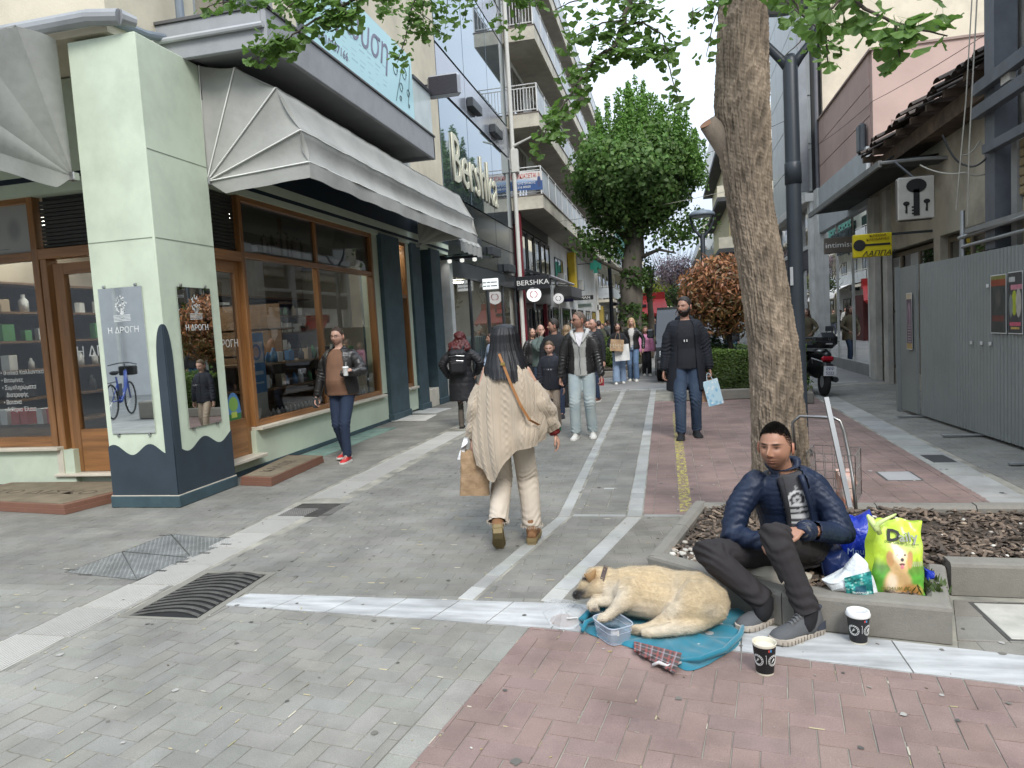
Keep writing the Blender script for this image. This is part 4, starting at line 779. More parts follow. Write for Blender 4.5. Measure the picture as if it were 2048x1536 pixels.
m=MB(); m.tube([(-5.08,24.32,0),(-5.08,24.32,5),(-5.1,24.32,16)],.075,10); m.box(-5.16,-4.9,24.22,24.42,7.0,7.8,bev=.02); m.tube([(-5.08,24.3,7.9),(-4.3,24.2,8.15)],[.05,.03],8); tag(ob('white_pole',m,M('white_pole_paint',(.6,.59,.54),.6,dirt=.25,ds=3)),'tall white service pole with a small box beside the glass building','pole')
# ================= balcony building and the rest of the left side
stc=M('stained_concrete',(.58,.54,.44),.85,var=.1,vs=1.5,b=.3,bs=30,dirt=.4,ds=1.1); whw=M('white_wall',(.72,.71,.67),.8,var=.06,vs=1,b=.2,dirt=.18,ds=.8); soff=M('balcony_under',(.42,.39,.33),.85,var=.1,dirt=.2)
railm=M('rail_white',(.62,.62,.6),.5,b=0); panm=M('rail_panel',(.47,.5,.52),.5,var=.1,vs=3,dirt=.2)
C_b=thing('balcony_building','cream apartment building with long white-railed balconies over dark shops','building',(-5.3,30,0))
BAL=[(6.2,24.45,51),(9.0,24.45,51),(11.9,24.45,51),(14.8,24.45,51)]
wl=MB(); wl.box(-14,-5.35,24.3,52,5.6,18); ob('wall',wl,whw,C_b)
for z,y0,y1 in BAL:
 m=MB(); m.box(-5.35,-4.13,y0,y1,z-.46,z); s=ob('balcony_slab',m,stc,C_b); m=MB(); m.box(-5.34,-4.2,y0+.05,y1-.05,z-.475,z-.462); ob('soffit',m,soff,s)
 m=MB(); m.box(-5.35,-4.10,y0-.02,y1+.02,z,z+.025); ob('edge_strip',m,M('slab_edge',(.2,.16,.14),.8),s)
 for dz in (.12,.86,.98): m=MB(); m.tube([(-5.3,y0+.04,z+dz),(-4.17,y0+.04,z+dz)],.018,6); m.tube([(-4.17,y0+.04,z+dz),(-4.17,y1,z+dz)],.018,6); ob('hand_rail',m,railm,s)
 n=10
 for i in range(n+1): ob('baluster',MB().box(-5.3+1.1*i/n,-5.28+1.1*i/n,y0+.03,y0+.05,z+.1,z+.86),railm,s)
 k=0; y=y0
 while y<y1-.5:
  ob('rail_panel',MB().box(-4.185,-4.165,y+.05,y+1.55,z+.12,z+.86),panm,s); ob('rail_post',MB().box(-4.19,-4.15,y-.02,y+.02,z,z+.98),railm,s); y+=1.6
for z,y0,y1 in BAL:
 for y in (26,30,34,38,42,46):
  if z<16: window(C_b,LW(y,z+.1,-5.33),1.8,2.05,3,1,.06,M('shutter_brown',(.25,.23,.2),.6),dp=-.04,back=False)
t=thing('rent_banner','white and blue banner with red Greek lettering on the first balcony','banner',(-4.7,24.4,6.6)); cv=Cv(256,110,(.6,.58,.55)); cv.rect(0,1,0,.5,(.03,.08,.22)); cv.ell(.4,.5,.5,.15,(.3,.4,.55),.8); cv.ell(.9,.45,.06,.35,(.04,.06,.15),.2); cv.ell(.9,.82,.035,.12,(.45,.3,.25),.2); q=imgM('rent_print',cv.a,.6)
uvobj('cloth',[((-5.3,24.42,6.42),(-4.12,24.42,6.36),(-4.12,24.42,7.0),(-5.3,24.42,7.06))],q,t); text('ΕΝΟΙΚΙΑΖΕΤΑΙ',.2,M('red_ink',(.5,.05,.03),.5,b=0),FW(-4.78,6.87,24.41),t,ex=.002,sx=.68); text('ΑΠΟ 2ΟΥΣ ΟΡΟΦΟΥΣ',.1,wt,FW(-4.78,6.62,24.41),t,ex=.002,sx=.8); text('2310 00020',.11,wt,FW(-4.8,6.5,24.41),t,ex=.002)
# dark shop (red post, big windows)
dk=M('shop_black',(.022,.023,.026),.35,var=.1,b=0); redm=M('dark_red_paint',(.16,.015,.025),.4,b=0)
m=MB(); m.box(-5.35,-5.2,24.45,31.5,2.55,3.4); m.box(-5.35,-5.2,24.45,31.5,5.3,5.74); m.box(-8,-5.35,24.45,31.5,0,5.7); ob('shop_facade',m,dk,C_b)
ob('red_post',MB().box(-5.25,-5.0,24.55,24.75,0,5.7),redm,C_b); ob('red_post',MB().box(-5.25,-5.1,29.6,29.9,0,2.6),redm,C_b)
for y in (25.3,26.7,28.1,29.5,30.6): window(C_b,LW(y,3.5,-5.3),1.2,1.75,1,1,.09,dk,dp=-.1,pm=pglass if y in(25.3,28.1) else dglass,back=False)
for y in (25.2,27.4,30.0): window(C_b,LW(y,.1,-5.3),1.6,2.3,2,1,.07,dk,dp=-.1,back=False)
t=thing('black_awning','folded black awning with steel arms above the black shop','awning',(-5,28,3.6)); m=MB(); m.m=Matrix.Translation((-5.1,25.4,3.75))@Matrix.Rotation(R(18),4,'Y'); m.box(0,.95,0,6.5,-.05,.03); ob('cloth',m,dk,t)
for y in (25.6,28.5,31.5): m=MB(); m.tube([(-5.1,y,3.5),(-4.2,y,3.42)],.025,6); ob('arm',m,steelm,t)
m=MB(); m.tube([(-4.2,25.4,3.45),(-4.2,31.9,3.45)],.05,8); ob('front_bar',m,steelm,t)
def hang(nm,lb,x0,y0,x1,y1,Y,mat,txt=None,ts=.2,tm=None,th=.12,cat='sign',arm=True,sx=1,wx=-5.2):
 a=atY(x0,y1,Y); b=atY(x1,y0,Y); t=thing(nm,lb,cat,((a.x+b.x)/2,Y,a.z)); ob('board',MB().box(a.x,b.x,Y,Y+th,a.z,b.z,bev=.01),mat,t)
 if txt: text(txt,ts,tm or wt,FW((a.x+b.x)/2,(a.z+b.z)/2,Y-.002),t,sx=sx)
 if arm: ob('arm',MB().box(min(wx,(a.x+b.x)/2),max(wx,(a.x+b.x)/2),Y+.04,Y+.08,b.z-.05,b.z-.01),fr_m,t)
 return t,a,b
hang('shop_sign','black hanging sign with white BERSHKA lettering',1034,549,1097,581,24.0,dk,'BERSHKA',.24,None,sx=1.15)
def disc(lb,px,py,Y,r_,c):
 p=atY(px,py,Y); t=thing('disc_sign',lb,'sign',p); m=MB(); m.lathe([(0,-.05),(r_,-.05),(r_,.05),(0,.05)],p,32,ax='y'); ob('disc',m,M('disc_white',(.72,.72,.72),.4,b=0,em=.35),t)  # slight emission added to brighten the disc as if backlit
 for s in (-1,1):
  m=MB(); m.tube([p+Vector((s*r_*(.08+.42*math.sin(a)*(1 if a<2.2 else .95)),-.056,r_*(-.1-.55*math.cos(a)*.75+.12))) for a in [k*.3 for k in range(11)]],r_*.055,5); ob('butterfly_wing',m,M('crest_'+c,{'red':(.4,.02,.05),'plum':(.1,.04,.08)}[c],.5,b=0),t)
 m=MB(); m.tube([p+Vector((0,0,-r_)),Vector((p.x,Y,0 if c=='plum' else p.z-r_-.3))],.035,8); ob('post',m,railm if c=='plum' else fr_m,t)
disc('white disc sign with a red butterfly under the black shop sign',1068,589,24.05,.25,'red'); disc('white disc sign with a dark butterfly on a white post',1117,597,32.5,.24,'plum')
ob('shop_wall',MB().box(-8,-5.25,31.5,52,0,5.7),whw,C_b)
for y,h,z in ((33.2,1.4,3.5),(37.5,1.3,3.4)): window(C_b,LW(y,z,-5.24),2.6,h,3,1,.07,dk,dp=-.04,back=False)
for y0,w_,c in ((32,2.2,dk),(35,2.6,dk),(38.4,1.8,dk),(41,2.4,dk),(45,2.4,dk),(48.5,2.4,dk)): window(C_b,LW(y0,.1,-5.24),w_,2.4,2,1,.08,c,dp=-.04,back=False)
def acunit(lb,x,y,z,f=1):
 t=thing('air_conditioner',lb,'air conditioner',(x,y,z)); ob('casing',MB().box(x-.16,x+.16,y-.42,y+.42,z,z+.6,bev=.02),M('ac_white',(.5,.5,.47),.5,dirt=.3),t); m=MB(); m.lathe([(0,0),(.24,0),(.24,.02),(0,.02)],(x+.16*f,y,z+.3),20,ax='x'); ob('fan_grille',m,grey_m,t); return t
acunit('air conditioner hung on the white wall beside a window',-4.95,33.6,3.5); acunit('air conditioner on the cream wall under the balcony end',-4.9,12.6,4.65); acunit('farther air conditioner above the cafe fascia',-4.95,41,3.6)
tag(ob('grey_canopy',MB().box(-5.2,-4.4,32.6,36.5,2.95,3.45,bev=.02),M('canopy_grey',(.1,.1,.1),.6,dirt=.2)),'dark grey box canopy under the white wall window','canopy')
tag(ob('yellow_wall_panel',MB().box(-5.22,-4.85,37.6,38.4,3.1,5.5),M('yellow_panel',(.6,.42,.03),.5,b=0)),'tall yellow wall panel on the white facade','panel')
tag(ob('black_wall_panel',MB().box(-5.22,-4.9,38.45,39.3,3.0,5.5),dk),'tall black wall panel beside the yellow one','panel')
hang('purple_sign','purple shop sign beyond the dark disc sign',1128,588,1146,604,35,M('purple',(.12,.12,.32),.5,b=0))
hang('shop_sign','black hanging sign with white SIMAN lettering',1149,590,1186,601,37,dk,'SIMAN',.2,sx=1.2); hang('shop_sign','pale translucent sign below the SIMAN sign',1156,606,1183,616,37.4,M('sign_pale',(.5,.58,.5),.4,b=0),'— —— ——',.09,ink2,arm=False)
t,a,b=hang('pharmacy_sign','green pharmacy cross sign on the left side',1180,524,1202,540,41,M('pharm_green',(.01,.14,.1),.5,b=0)); ob('cross_arm',MB().box(a.x+.2,b.x-.2,40.98,41.1,a.z-.2,b.z+.22),MATS['pharm_green'],t)
hang('shop_sign','white hanging sign with two lines of small lettering on the long balcony',1178,459,1214,478,40,M('sign_white',(.65,.66,.66),.5,b=0),'ΜΑΡΙΑ Σ. ΤΣΟΥΛΤΑ',.14,ink2,arm=False,sx=.75)
def simple(nm,lb,side,X,Y0,Y1,H,mat,floors,nb,bal=1.0,z0=3.2,shopm=None,fh=2.95,depth=8,front=True):
 s=1 if side=='L' else -1; t=thing(nm,lb,'building',(X,(Y0+Y1)/2,0)); xb=X-s*depth
 ob('wall',MB().box(min(X,xb),max(X,xb),Y0,Y1,0,H),mat,t)
 for f in range(floors):
  z=z0+fh*f+.2
  if z+2.2>H: break
  n=max(1,int((Y1-Y0)/3.2))
  for i in range(n):
   y=Y0+.6+i*(Y1-Y0-.6)/n; mw=LW(y,z+.15,X+.005) if s>0 else RW(y+1.6,z+.15,X-.005); window(t,mw,1.6,1.95,2,1,.07,fr_m,dp=-.05,back=False)
  if bal and f<nb:
   m=MB(); m.box(X,X+s*bal,Y0+.3,Y1-.3,z-.2,z); sl_=ob('balcony_slab',m,stc,t); m=MB(); m.box(X+s*(bal-.04),X+s*bal,Y0+.3,Y1-.3,z+.1,z+.85); m.box(X,X+s*bal,Y0+.3,Y0+.34,z+.1,z+.85); ob('balustrade',m,panm,sl_); m=MB(); m.tube([(X,Y0+.32,z+.95),(X+s*(bal-.02),Y0+.32,z+.95),(X+s*(bal-.02),Y1-.3,z+.95)],.025,5); ob('hand_rail',m,railm,sl_)
 n=max(1,int((Y1-Y0)/3.5))
 for i in range(n): y=Y0+.4+i*(Y1-Y0-.4)/n; mw=LW(y,.1,X+.005) if s>0 else RW(y+2.4,.1,X-.005); window(t,mw,2.4,2.4,2,1,.08,shopm or dk,dp=-.05,back=False)
 m=MB(); m.box(X-.1,X+s*.12,Y0,Y1,2.65,3.0); ob('fascia',m,whw,t); return t
crm2=M('cream_paint',(.64,.58,.44),.8,var=.06,dirt=.2,ds=.6)
simple('apartment_building','white apartment building with cream balconies beyond the pharmacy','L',-5.1,52.2,66,11,whw,3,3,1.1); simple('apartment_building','cream apartment building with green netting far down the left','L',-4.9,66.3,84,14,crm2,4,4,1.2)
tag(ob('green_net',MB().box(-3.9,-3.8,56,70,7.2,11.5),M('net_green',(.04,.16,.13),.8,var=.25,vs=1.5)),'green construction netting on the far left balconies','netting')
simple('apartment_building','pale far apartment building at the left end of the street','L',-4.8,84.3,130,12,whw,4,3,1.0); simple('apartment_building','last hazy building at the far left','L',-4.5,130.3,200,13,crm2,3,0,0)
m=MB(); m.grid(lambda u,v:Vector((-5.2+2.6*math.sin(v*1.5),56+9*u,3.1-1.1*v**2+.5)),12,8); tag(ob('white_awning',m,M('white_canvas',(.62,.62,.6),.7,b=0),smooth=True),'curved white awning over a far left shop','awning')
tag(ob('ochre_column',MB().box(-5.1,-4.8,52.4,53.2,0,2.9),M('ochre',(.35,.26,.06),.6,dirt=.2)),'ochre painted column of the far left shop','column')
hang('far_shop_sign','small black sign far down the left by the tree trunk',1224,600,1240,612,56,dk,'— ———',.1)
# ================= RIGHT SIDE
pink=M('pink_render',(.5,.36,.31),.8,var=.05,vs=1,b=.15,dirt=.12,ds=.8); crw=M('stained_cream',(.6,.54,.42),.85,var=.07,vs=.8,b=.25,dirt=.3,ds=.7)
PB=thing('pink_building','salmon pink building above the lingerie shop','building',(4.6,20,0))
ob('front_wall',MB().box(4.62,9.5,17.6,17.8,3.4,7.33),pink,PB)
m=MB()
for z0,z1 in ((5.3,5.95),(5.97,6.62),(6.64,7.33)):
 for i in range(6): y=17.8+i*.93; ob('facade_panel',MB().box(4.6,4.7,y+.005,y+.925,z0,z1,bev=.003),pink,PB)
ob('core',MB().box(4.71,9.5,17.8,23.35,3.9,7.32),pink,PB); ob('coping',MB().box(4.56,9.5,17.56,17.85,7.33,7.38),M('pink_coping',(.3,.22,.19),.8),PB); ob('coping',MB().box(4.56,4.8,17.85,23.35,7.33,7.38),MATS['pink_coping'],PB)
for a,b,c,d in ((5.0,6.1,4.95,4.97),(5.0,6.1,5.75,5.77)): ob('panel_groove',MB().box(a,b,17.594,17.6,c,d),MATS['pink_coping'],PB)
for x in (5.0,6.09): ob('panel_groove',MB().box(x,x+.015,17.594,17.6,4.95,5.77),MATS['pink_coping'],PB)
ob('fascia_panel',MB().box(4.5,4.6,17.75,23.3,3.95,5.28,bev=.01),M('pale_blue_panel',(.45,.48,.49),.5,var=.05,dirt=.15),PB)
ob('pier',MB().box(4.45,4.75,23.0,23.5,0,5.3),wf,PB); ob('pier',MB().box(4.5,4.7,17.6,17.8,0,3.95),wf,PB); ob('plinth',MB().box(4.55,4.7,17.8,23,0,.28),M('grey_plinth',(.25,.25,.24),.5),PB)
cl=glassM('clear_shop_glass',(.9,.92,.9),.05)
for a,b in ((17.85,19.5),(19.55,21.2),(21.25,22.95)): ob('pane',MB().quad((4.6,a,.28),(4.6,b,.28),(4.6,b,3.95),(4.6,a,3.95)),cl,PB)
for y in (19.5,21.2,22.95): ob('mullion',MB().box(4.57,4.63,y,y+.05,.28,3.95),wf,PB)
m=MB(); m.box(8,8.1,17.8,23,0,3.9); m.box(4.7,8,17.8,23,0,.2); m.box(4.7,8,17.8,23,3.85,3.9); m.box(4.7,8,22.95,23,.2,3.85); m.box(4.7,8,17.8,17.85,.2,3.85); ob('inner_wall',m,M('lingerie_inner',(.55,.54,.5),.7,var=.05),PB); ob('display_panel',MB().box(5.2,5.25,18.5,20.2,.6,2.4),grey_m,PB)
for y in (18.5,20.5,22): ob('light_panel',MB().box(5.2,6.2,y-.15,y+.15,3.8,3.83),MATS['light_panel'],PB)
text('intimissimi',.62,ink2,RW(20.6,3.62,4.56),PB,sx=.9,ex=.01); text('Italian lingerie',.38,ink2,RW(20.1,3.2,4.56),PB,sx=.9,ex=.01)
hang('shop_sign','brown hanging sign with spaced white intimissimi lettering',1650,470,1730,508,17.3,M('taupe',(.13,.11,.09),.5,b=0),'intimissimi',.17,sx=1.15,wx=4.6)
tag(ob('wall_siren',MB().box(4.4,4.56,17.9,18.2,5.2,5.85,bev=.04),M('siren',(.05,.06,.07),.4,b=0)),'dark box lamp on the pink wall corner','wall light')
# cream high wall, grey panelled building
ob_=thing('cream_tower_block','tall stained cream block rising behind the pink building','building',(8,26,0)); ob('wall',MB().box(4.75,14,23.4,33,5.2,18),crw,ob_); ob('lower_wall',MB().box(4.75,14,23.5,26,0,5.2),whw,ob_)
GT=thing('grey_panel_building','pale grey panel clad building with a dark drainpipe','building',(4.4,28,0))
gp_=M('pale_grey_panel',(.43,.45,.43),.4,m=.1,var=.04,dirt=.1)
for i in range(5):
 for j in range(8): y=23.6+i*1.5; z=5.3+j*1.45; ob('facade_panel',MB().box(4.35,4.45,y+.01,y+1.49,z+.012,z+1.438,bev=.004),gp_,GT)
ob('core',MB().box(4.46,4.74,23.6,31.2,5.25,17),jn,GT); ob('soffit',MB().box(4.2,4.7,23.5,31.2,5.0,5.25),whw,GT)
m=MB(); m.box(4.1,4.34,23.5,23.6,5.3,17); ob('corner_strip',m,M('strip_grey',(.2,.21,.22),.4,m=.3),GT)
m=MB(); m.tube([(4.55,23.3,5.2),(4.55,23.3,17)],.06,8); ob('drainpipe',m,M('drain_dark',(.12,.12,.13),.5),GT)
for y0,y1 in ((23.55,24.0),(26,26.3),(31,31.3)): ob('pier',MB().box(4.35,4.8,y0,y1,0,5.25),wf,GT)
ob('shop_fascia',MB().box(4.4,4.5,24,31,3.0,3.6),M('fascia_dark',(.03,.03,.05),.5,b=0),GT); ob('shop_fascia_top',MB().box(4.36,4.5,24,31,3.6,3.72),wf,GT)
for a,b in ((24,26),(26.3,28.5),(28.6,31)): ob('pane',MB().quad((4.5,a,.1),(4.5,b,.1),(4.5,b,3),(4.5,a,3)),cl,GT)
ob('inner_wall',MB().box(6.5,6.6,24,31,0,5),M('warm_inner',(.4,.33,.22),.7),GT); ob('light_panel',MB().box(5,6,24.5,30,3.3,3.33),MATS['light_panel'],GT)
ob('upper_pane',MB().box(4.5,4.55,24,31,3.75,5.0),dglass,GT)
# far right
simple('apartment_building','white building with tall base next to the lamp post','R',4.6,33.2,44.5,5.6,whw,0,0,0,depth=6)
YB=thing('yellow_tile_building','pale yellow tiled building with dark balcony soffits','building',(5,46,0)); ob('wall',MB().box(3.7,12,45,60,5.6,13.9),M('yellow_tile',(.52,.45,.25),.6,var=.06,vs=3,dirt=.12),YB); ob('parapet',MB().box(3.2,12,44.6,60,11.6,14),whw,YB); ob('ground_floor',MB().box(4.2,12,45,60,0,5.6),whw,YB)
for z in (5.6,8.6,11.4): ob('balcony',MB().box(3.0,9,43.8,60,z-.2,z+.05),M('soffit_dark',(.06,.06,.06),.8),YB);
for z in (5.6,8.6): ob('balustrade',MB().box(3.0,9,43.8,43.86,z+.05,z+.7),M('balustrade_cream',(.5,.46,.36),.6),YB); ob('dark_recess',MB().box(3.8,8.5,44.94,44.98,z+.2,z+2.0),dglass,YB)
for i in range(6):
 for j in range(2): ob('tile_joint',MB().box(3.7+i*.9,3.72+i*.9,44.985,45,5.8+3*j,11.3 if 0 else 8.4+3*j-.2),M('joint_tan',(.3,.26,.16),.8,b=0),YB)
simple('apartment_building','white balconied building far down the right side','R',4.2,60.3,80,10,whw,3,3,1.2); simple('apartment_building','cream tall building far down the right side','R',4.4,80.3,110,13,crm2,4,3,1.0); simple('apartment_building','pale last building at the right end','R',4.6,110.3,200,11,whw,3,0,0)
tag(ob('street_end_building',MB().box(-14,14,205,212,0,9),crm2),'pale low building closing the far end of the street','building')
# old tiled house with canopy
OH=thing('old_tiled_house','run-down low house with broken tile eaves and beige plaster','building',(4.5,13,0))
pl_=M('old_plaster',(.42,.38,.3),.9,var=.12,vs=2,b=.6,bs=30,dirt=.4,ds=1.2,bd=.008); dwood=M('old_wood',(.12,.085,.06),.9,var=.35,vs=6,b=.7,bs=30,dirt=.4)
m=MB(); m.box(4.5,9,9.9,17.5,2.75,4.6); m.box(4.5,4.8,9.9,10.5,0,2.75); m.box(4.5,4.8,16.9,17.5,0,2.75); m.box(4.5,4.9,13.3,13.6,0,2.75); m.box(9,9.1,10,17.5,0,4.6); ob('wall',m,pl_,OH)
for y0,y1 in ((10.5,13.3),(13.6,16.9)): window(OH,RW(y1,.3,4.6),y1-y0,2.4,3,2,.08,M('brown_frame',(.16,.13,.09),.6),dp=.06); ob('stall_riser',MB().box(4.55,4.8,y0,y1,0,.3),pl_,OH)
ob('pilaster',MB().box(4.4,4.52,16.8,17.3,0,4),M('pilaster_white',(.5,.48,.43),.8,dirt=.35),OH); ob('pilaster',MB().box(4.42,4.52,16.0,16.3,0,4),MATS['pilaster_white'],OH)
ob('wall_plate',MB().box(4.15,4.5,9.9,15.9,4.3,4.55),dwood,OH)
for i in range(9): ob('rafter',MB().box(3.95,4.6,10+i*.72,10.08+i*.72,4.55,4.66),dwood,OH)
tile=M('clay_tile',(.075,.06,.05),.9,var=.45,vs=5,b=.6,bs=50,dirt=.4,ds=3)
nt_=MB(); nt_.grid(lambda u,v:Vector((.62*v,.11*math.cos(PI*u),.06*math.sin(PI*u)+.24*v)),6,2); tme=nt_.mesh('roof_tile',tile,True)
for i in range(28):
 for j in range(3):
  o=link('roof_tile',tme,OH); o.location=(3.88+j*.5+rnd.uniform(-.12,.05),9.95+i*.215+rnd.uniform(-.02,.02),4.66+j*.2+rnd.uniform(-.02,.05)); o.rotation_euler=(rnd.uniform(-.05,.05),rnd.uniform(-.05,.05),rnd.uniform(-.08,.08)); o.matrix_parent_inverse=OH.matrix_basis.inverted()
m=MB(); m.quad((4.0,9.9,4.63),(4.0,15.95,4.63),(9,15.95,6.5),(9,9.9,6.5)); ob('roof_deck',m,dwood,OH)
# rusty canopy
CN=thing('metal_canopy','dark corrugated metal canopy hanging low over the old shopfront','canopy',(4,16,4)); cmx=M('corrugated_dark',(.075,.08,.075),.6,m=.4,var=.3,vs=2,dirt=.4,ds=2)
def cg(u,v): y=13.3+6.2*u; return Vector((3.6+.95*v,y,4.07+.012*math.sin(y*60)+.05*v))
m=MB(); m.grid(cg,420,3); ob('sheet',m,cmx,CN,smooth=True); ob('edge_beam',MB().box(3.56,3.62,13.3,19.5,3.99,4.1),M('canopy_edge',(.2,.2,.19),.6,dirt=.3),CN)
m=MB(); m.grid(lambda u,v:Vector((3.6+1.6*u,13.3+.9*v*(1-u)-.6*u,4.07-.16*u+.03*math.sin(u*9)-.0*v)),16,4); ob('bent_sheet',m,cmx,CN,smooth=True); m=MB(); m.tube([(3.6,13.3,4.05),(4.2,13.1,4.02),(4.8,12.8,3.92),(5.2,12.7,3.96)],.03,6); ob('front_bar',m,M('canopy_edge'),CN)
for y in (14.5,17): m=MB(); m.tube([(3.7,y,4.1),(4.5,y,4.6)],.02,5); ob('stay',m,fr_m,CN)
# key signs
def keyshape(mb,c,s,up=1,fl=1):
 cx,cz=c; n=16; mb.add([(cx+.27*s*math.cos(2*PI*k/n),cz+up*(.3*s)+.2*s*math.sin(2*PI*k/n),.0) for k in range(n)],[tuple(range(n))]); a,b=sorted((cz+up*.2*s,cz-up*.55*s)); mb.quad((cx-.08*s,a,0),(cx+.08*s,a,0),(cx+.08*s,b,0),(cx-.08*s,b,0))
 for k in range(3): mb.quad((cx-.13*s,cz-up*(.3+.09*k)*s-.025*s,0),(cx-.08*s,cz-up*(.3+.09*k)*s-.025*s,0),(cx-.08*s,cz-up*(.3+.09*k)*s+.025*s,0),(cx-.13*s,cz-up*(.3+.09*k)*s+.025*s,0))
t,a,b=hang('locksmith_sign','pale square sign with one big black key and two small keys',1797,350,1869,441,12.6,M('sign_cream',(.55,.53,.47),.5,dirt=.2),arm=False)
m=MB(); m.m=FW((a.x+b.x)/2,(a.z+b.z)/2,12.592); w_=(b.x-a.x); keyshape(m,(0,.05*w_),w_*1.05); keyshape(m,(-.28*w_,-.25*w_),w_*.34); keyshape(m,(.28*w_,-.22*w_),w_*.34); ob('key_emblem',m,M('emblem_black',(.02,.02,.02),.5,b=0),t)
m=MB(); m.box(a.x-.02,b.x+.02,12.61,12.72,a.z-.02,b.z+.02,bev=.05); ob('casing',m,M('casing_dark',(.12,.11,.1),.5),t); m=MB(); m.tube([((a.x+b.x)/2,12.7,b.z),((a.x+b.x)/2-.2,13,4.0)],.02,6); ob('hanger',m,fr_m,t)
t,a,b=hang('locksmith_sign','yellow hanging sign with a black key and Greek lettering',1708,464,1784,516,13.6,M('sign_yellow',(.62,.5,.015),.4,b=0),wx=4.5)
bk=MATS['emblem_black']; cx_,cz_=(a.x+b.x)/2,(a.z+b.z)/2; m=MB(); m.m=FW(cx_,cz_,13.592); n=18; m.add([(-.22+.1*math.cos(2*PI*k/n),.01+.1*math.sin(2*PI*k/n),0) for k in range(n)],[tuple(range(n))]); m.quad((-.13,-.012,0),(.28,-.012,0),(.28,.025,0),(-.13,.025,0)); ob('key_emblem',m,bk,t)
text('ΚΛΕΙΔΙΑ',.06,M('brown_ink',(.2,.1,.01),.5,b=0),FW(cx_+.08,cz_+.165,13.588),t,sx=1.2); text('ΚΛΕΙΔΑΡΙΕΣ',.055,MATS['brown_ink'],FW(cx_+.08,cz_+.10,13.588),t,sx=1.2); text('ΛΑΠΠΑΣ',.12,bk,FW(cx_+.1,cz_-.15,13.59),t,shear=.3,sx=1.1)
# steel framed house at the right edge
SH=thing('derelict_framed_house','derelict house front with grey steel frame and shutter box','building',(3.9,9,0)); sg=M('steel_grey_paint',(.12,.13,.145),.5,var=.1,dirt=.25,ds=4); oc=M('old_concrete',(.35,.33,.29),.9,var=.2,vs=4,b=.6,bs=40,dirt=.4,ds=2.5)
ob('steel_post',MB().box(3.62,3.85,9.05,9.3,2.2,9),sg,SH); ob('concrete_column',MB().box(3.9,4.3,8.85,9.25,0,9),oc,SH); ob('dark_opening',MB().box(4.2,4.3,5,9.9,0,9),dark_in,SH); ob('side_wall',MB().box(4.3,9,9.5,9.9,0,6.5),pl_,SH)
for z in (3.98,3.72): m=MB(); m.box(3.52,3.62,5.5,9.4,z,z+.13); ob('steel_rail',m,sg,SH)
ob('steel_rail',MB().box(3.55,3.65,5.5,9.2,3.28,3.38),sg,SH); ob('end_stub',MB().box(3.56,3.62,8.55,8.75,3.9,4.02),M('bare_steel',(.5,.48,.44),.6),SH)
for i in range(6): ob('shutter_slat',MB().box(3.72,3.78,5.2,8.72,2.72+i*.1,2.81+i*.1,bev=.01),M('shutter_tan',(.26,.2,.11),.6,var=.1,dirt=.2),SH)
ob('shutter_frame',MB().box(3.7,3.8,8.72,8.85,.3,3.35),M('frame_grey',(.25,.25,.24),.6,dirt=.2),SH); ob('cream_board',MB().box(3.76,3.79,5.2,8.72,2.05,2.7),M('cream_board',(.5,.43,.28),.7,var=.1,dirt=.2),SH)
SC=thing('scaffold','galvanised scaffold tubes and plank behind the metal hoarding','scaffold',(3.7,9,0)); gal=M('galvanised',(.42,.43,.43),.45,m=.7,var=.15,dirt=.25,ds=6)
for p,q,r_ in (((3.62,9.95,0),(3.62,9.95,2.75),.03),((3.6,10,2.42),(3.5,5,2.5),.022),((3.6,9.9,2.3),(3.6,5,2.33),.022),((3.7,9.3,0),(3.68,9.3,4.5),.03),((3.66,8.2,2.2),(3.6,8.2,3.2),.022)): m=MB(); m.tube([p,q],r_,8); ob('tube',m,gal,SC)
ob('plank',MB().box(3.55,3.85,5,9.7,2.44,2.5),gal,SC)
# cables
cabl=M('cable_pale',(.35,.33,.28),.6,b=0); cabd=M('cable_dark',(.03,.03,.03),.6,b=0)
def cable(lb,pts,r_,mt,sag=0,nm='cable'):
 P=[Vector(p) for p in pts]; Q=[]
 for i in range(len(P)-1):
  for k in range(10): f=k/10; p=P[i].lerp(P[i+1],f); p.z-=sag*4*f*(1-f); Q.append(p)
 Q.append(P[-1]); m=MB(); m.tube(Q,r_,5); return tag(ob(nm,m,mt),lb,'cable')
cable('pale cable hanging down the derelict corner, straight one',[atY(1955,-20,9),atY(1938,300,9),atY(1935,450,9)],.008,cabl); cable('pale cable hanging down the derelict corner, kinked one',[atY(1945,-20,9.1),atY(1932,200,9.1),atY(1920,330,9.1),atY(1912,420,9.1)],.007,cabl)
cable('tangled pale cable looping under the broken eaves',[atY(1925,310,9.5),atY(1960,280,9.5),atY(1985,340,9.4),atY(1930,345,9.4),atY(1840,330,9.8)],.009,cabl,.05); cable('dark cable looping from the eaves to the shutter frame',[atY(1885,270,9.6),atY(1930,330,9.5),atY(1985,300,9.2)],.012,cabd,.08)
cable('thin wire crossing the sky from the pollard tree to the left',[(-4.1,30,7.2),(4.3,26,8.2)],.008,cabd,.3); cable('thin wire crossing low over the street',[(-4.1,27,5.6),(4.4,24,6.0)],.008,cabl,.15); cable('thin wire across the pink building',[(4.3,24,6.6),(4.6,17.5,6.2),(5.2,9.5,5.6)],.006,cabd,.1)
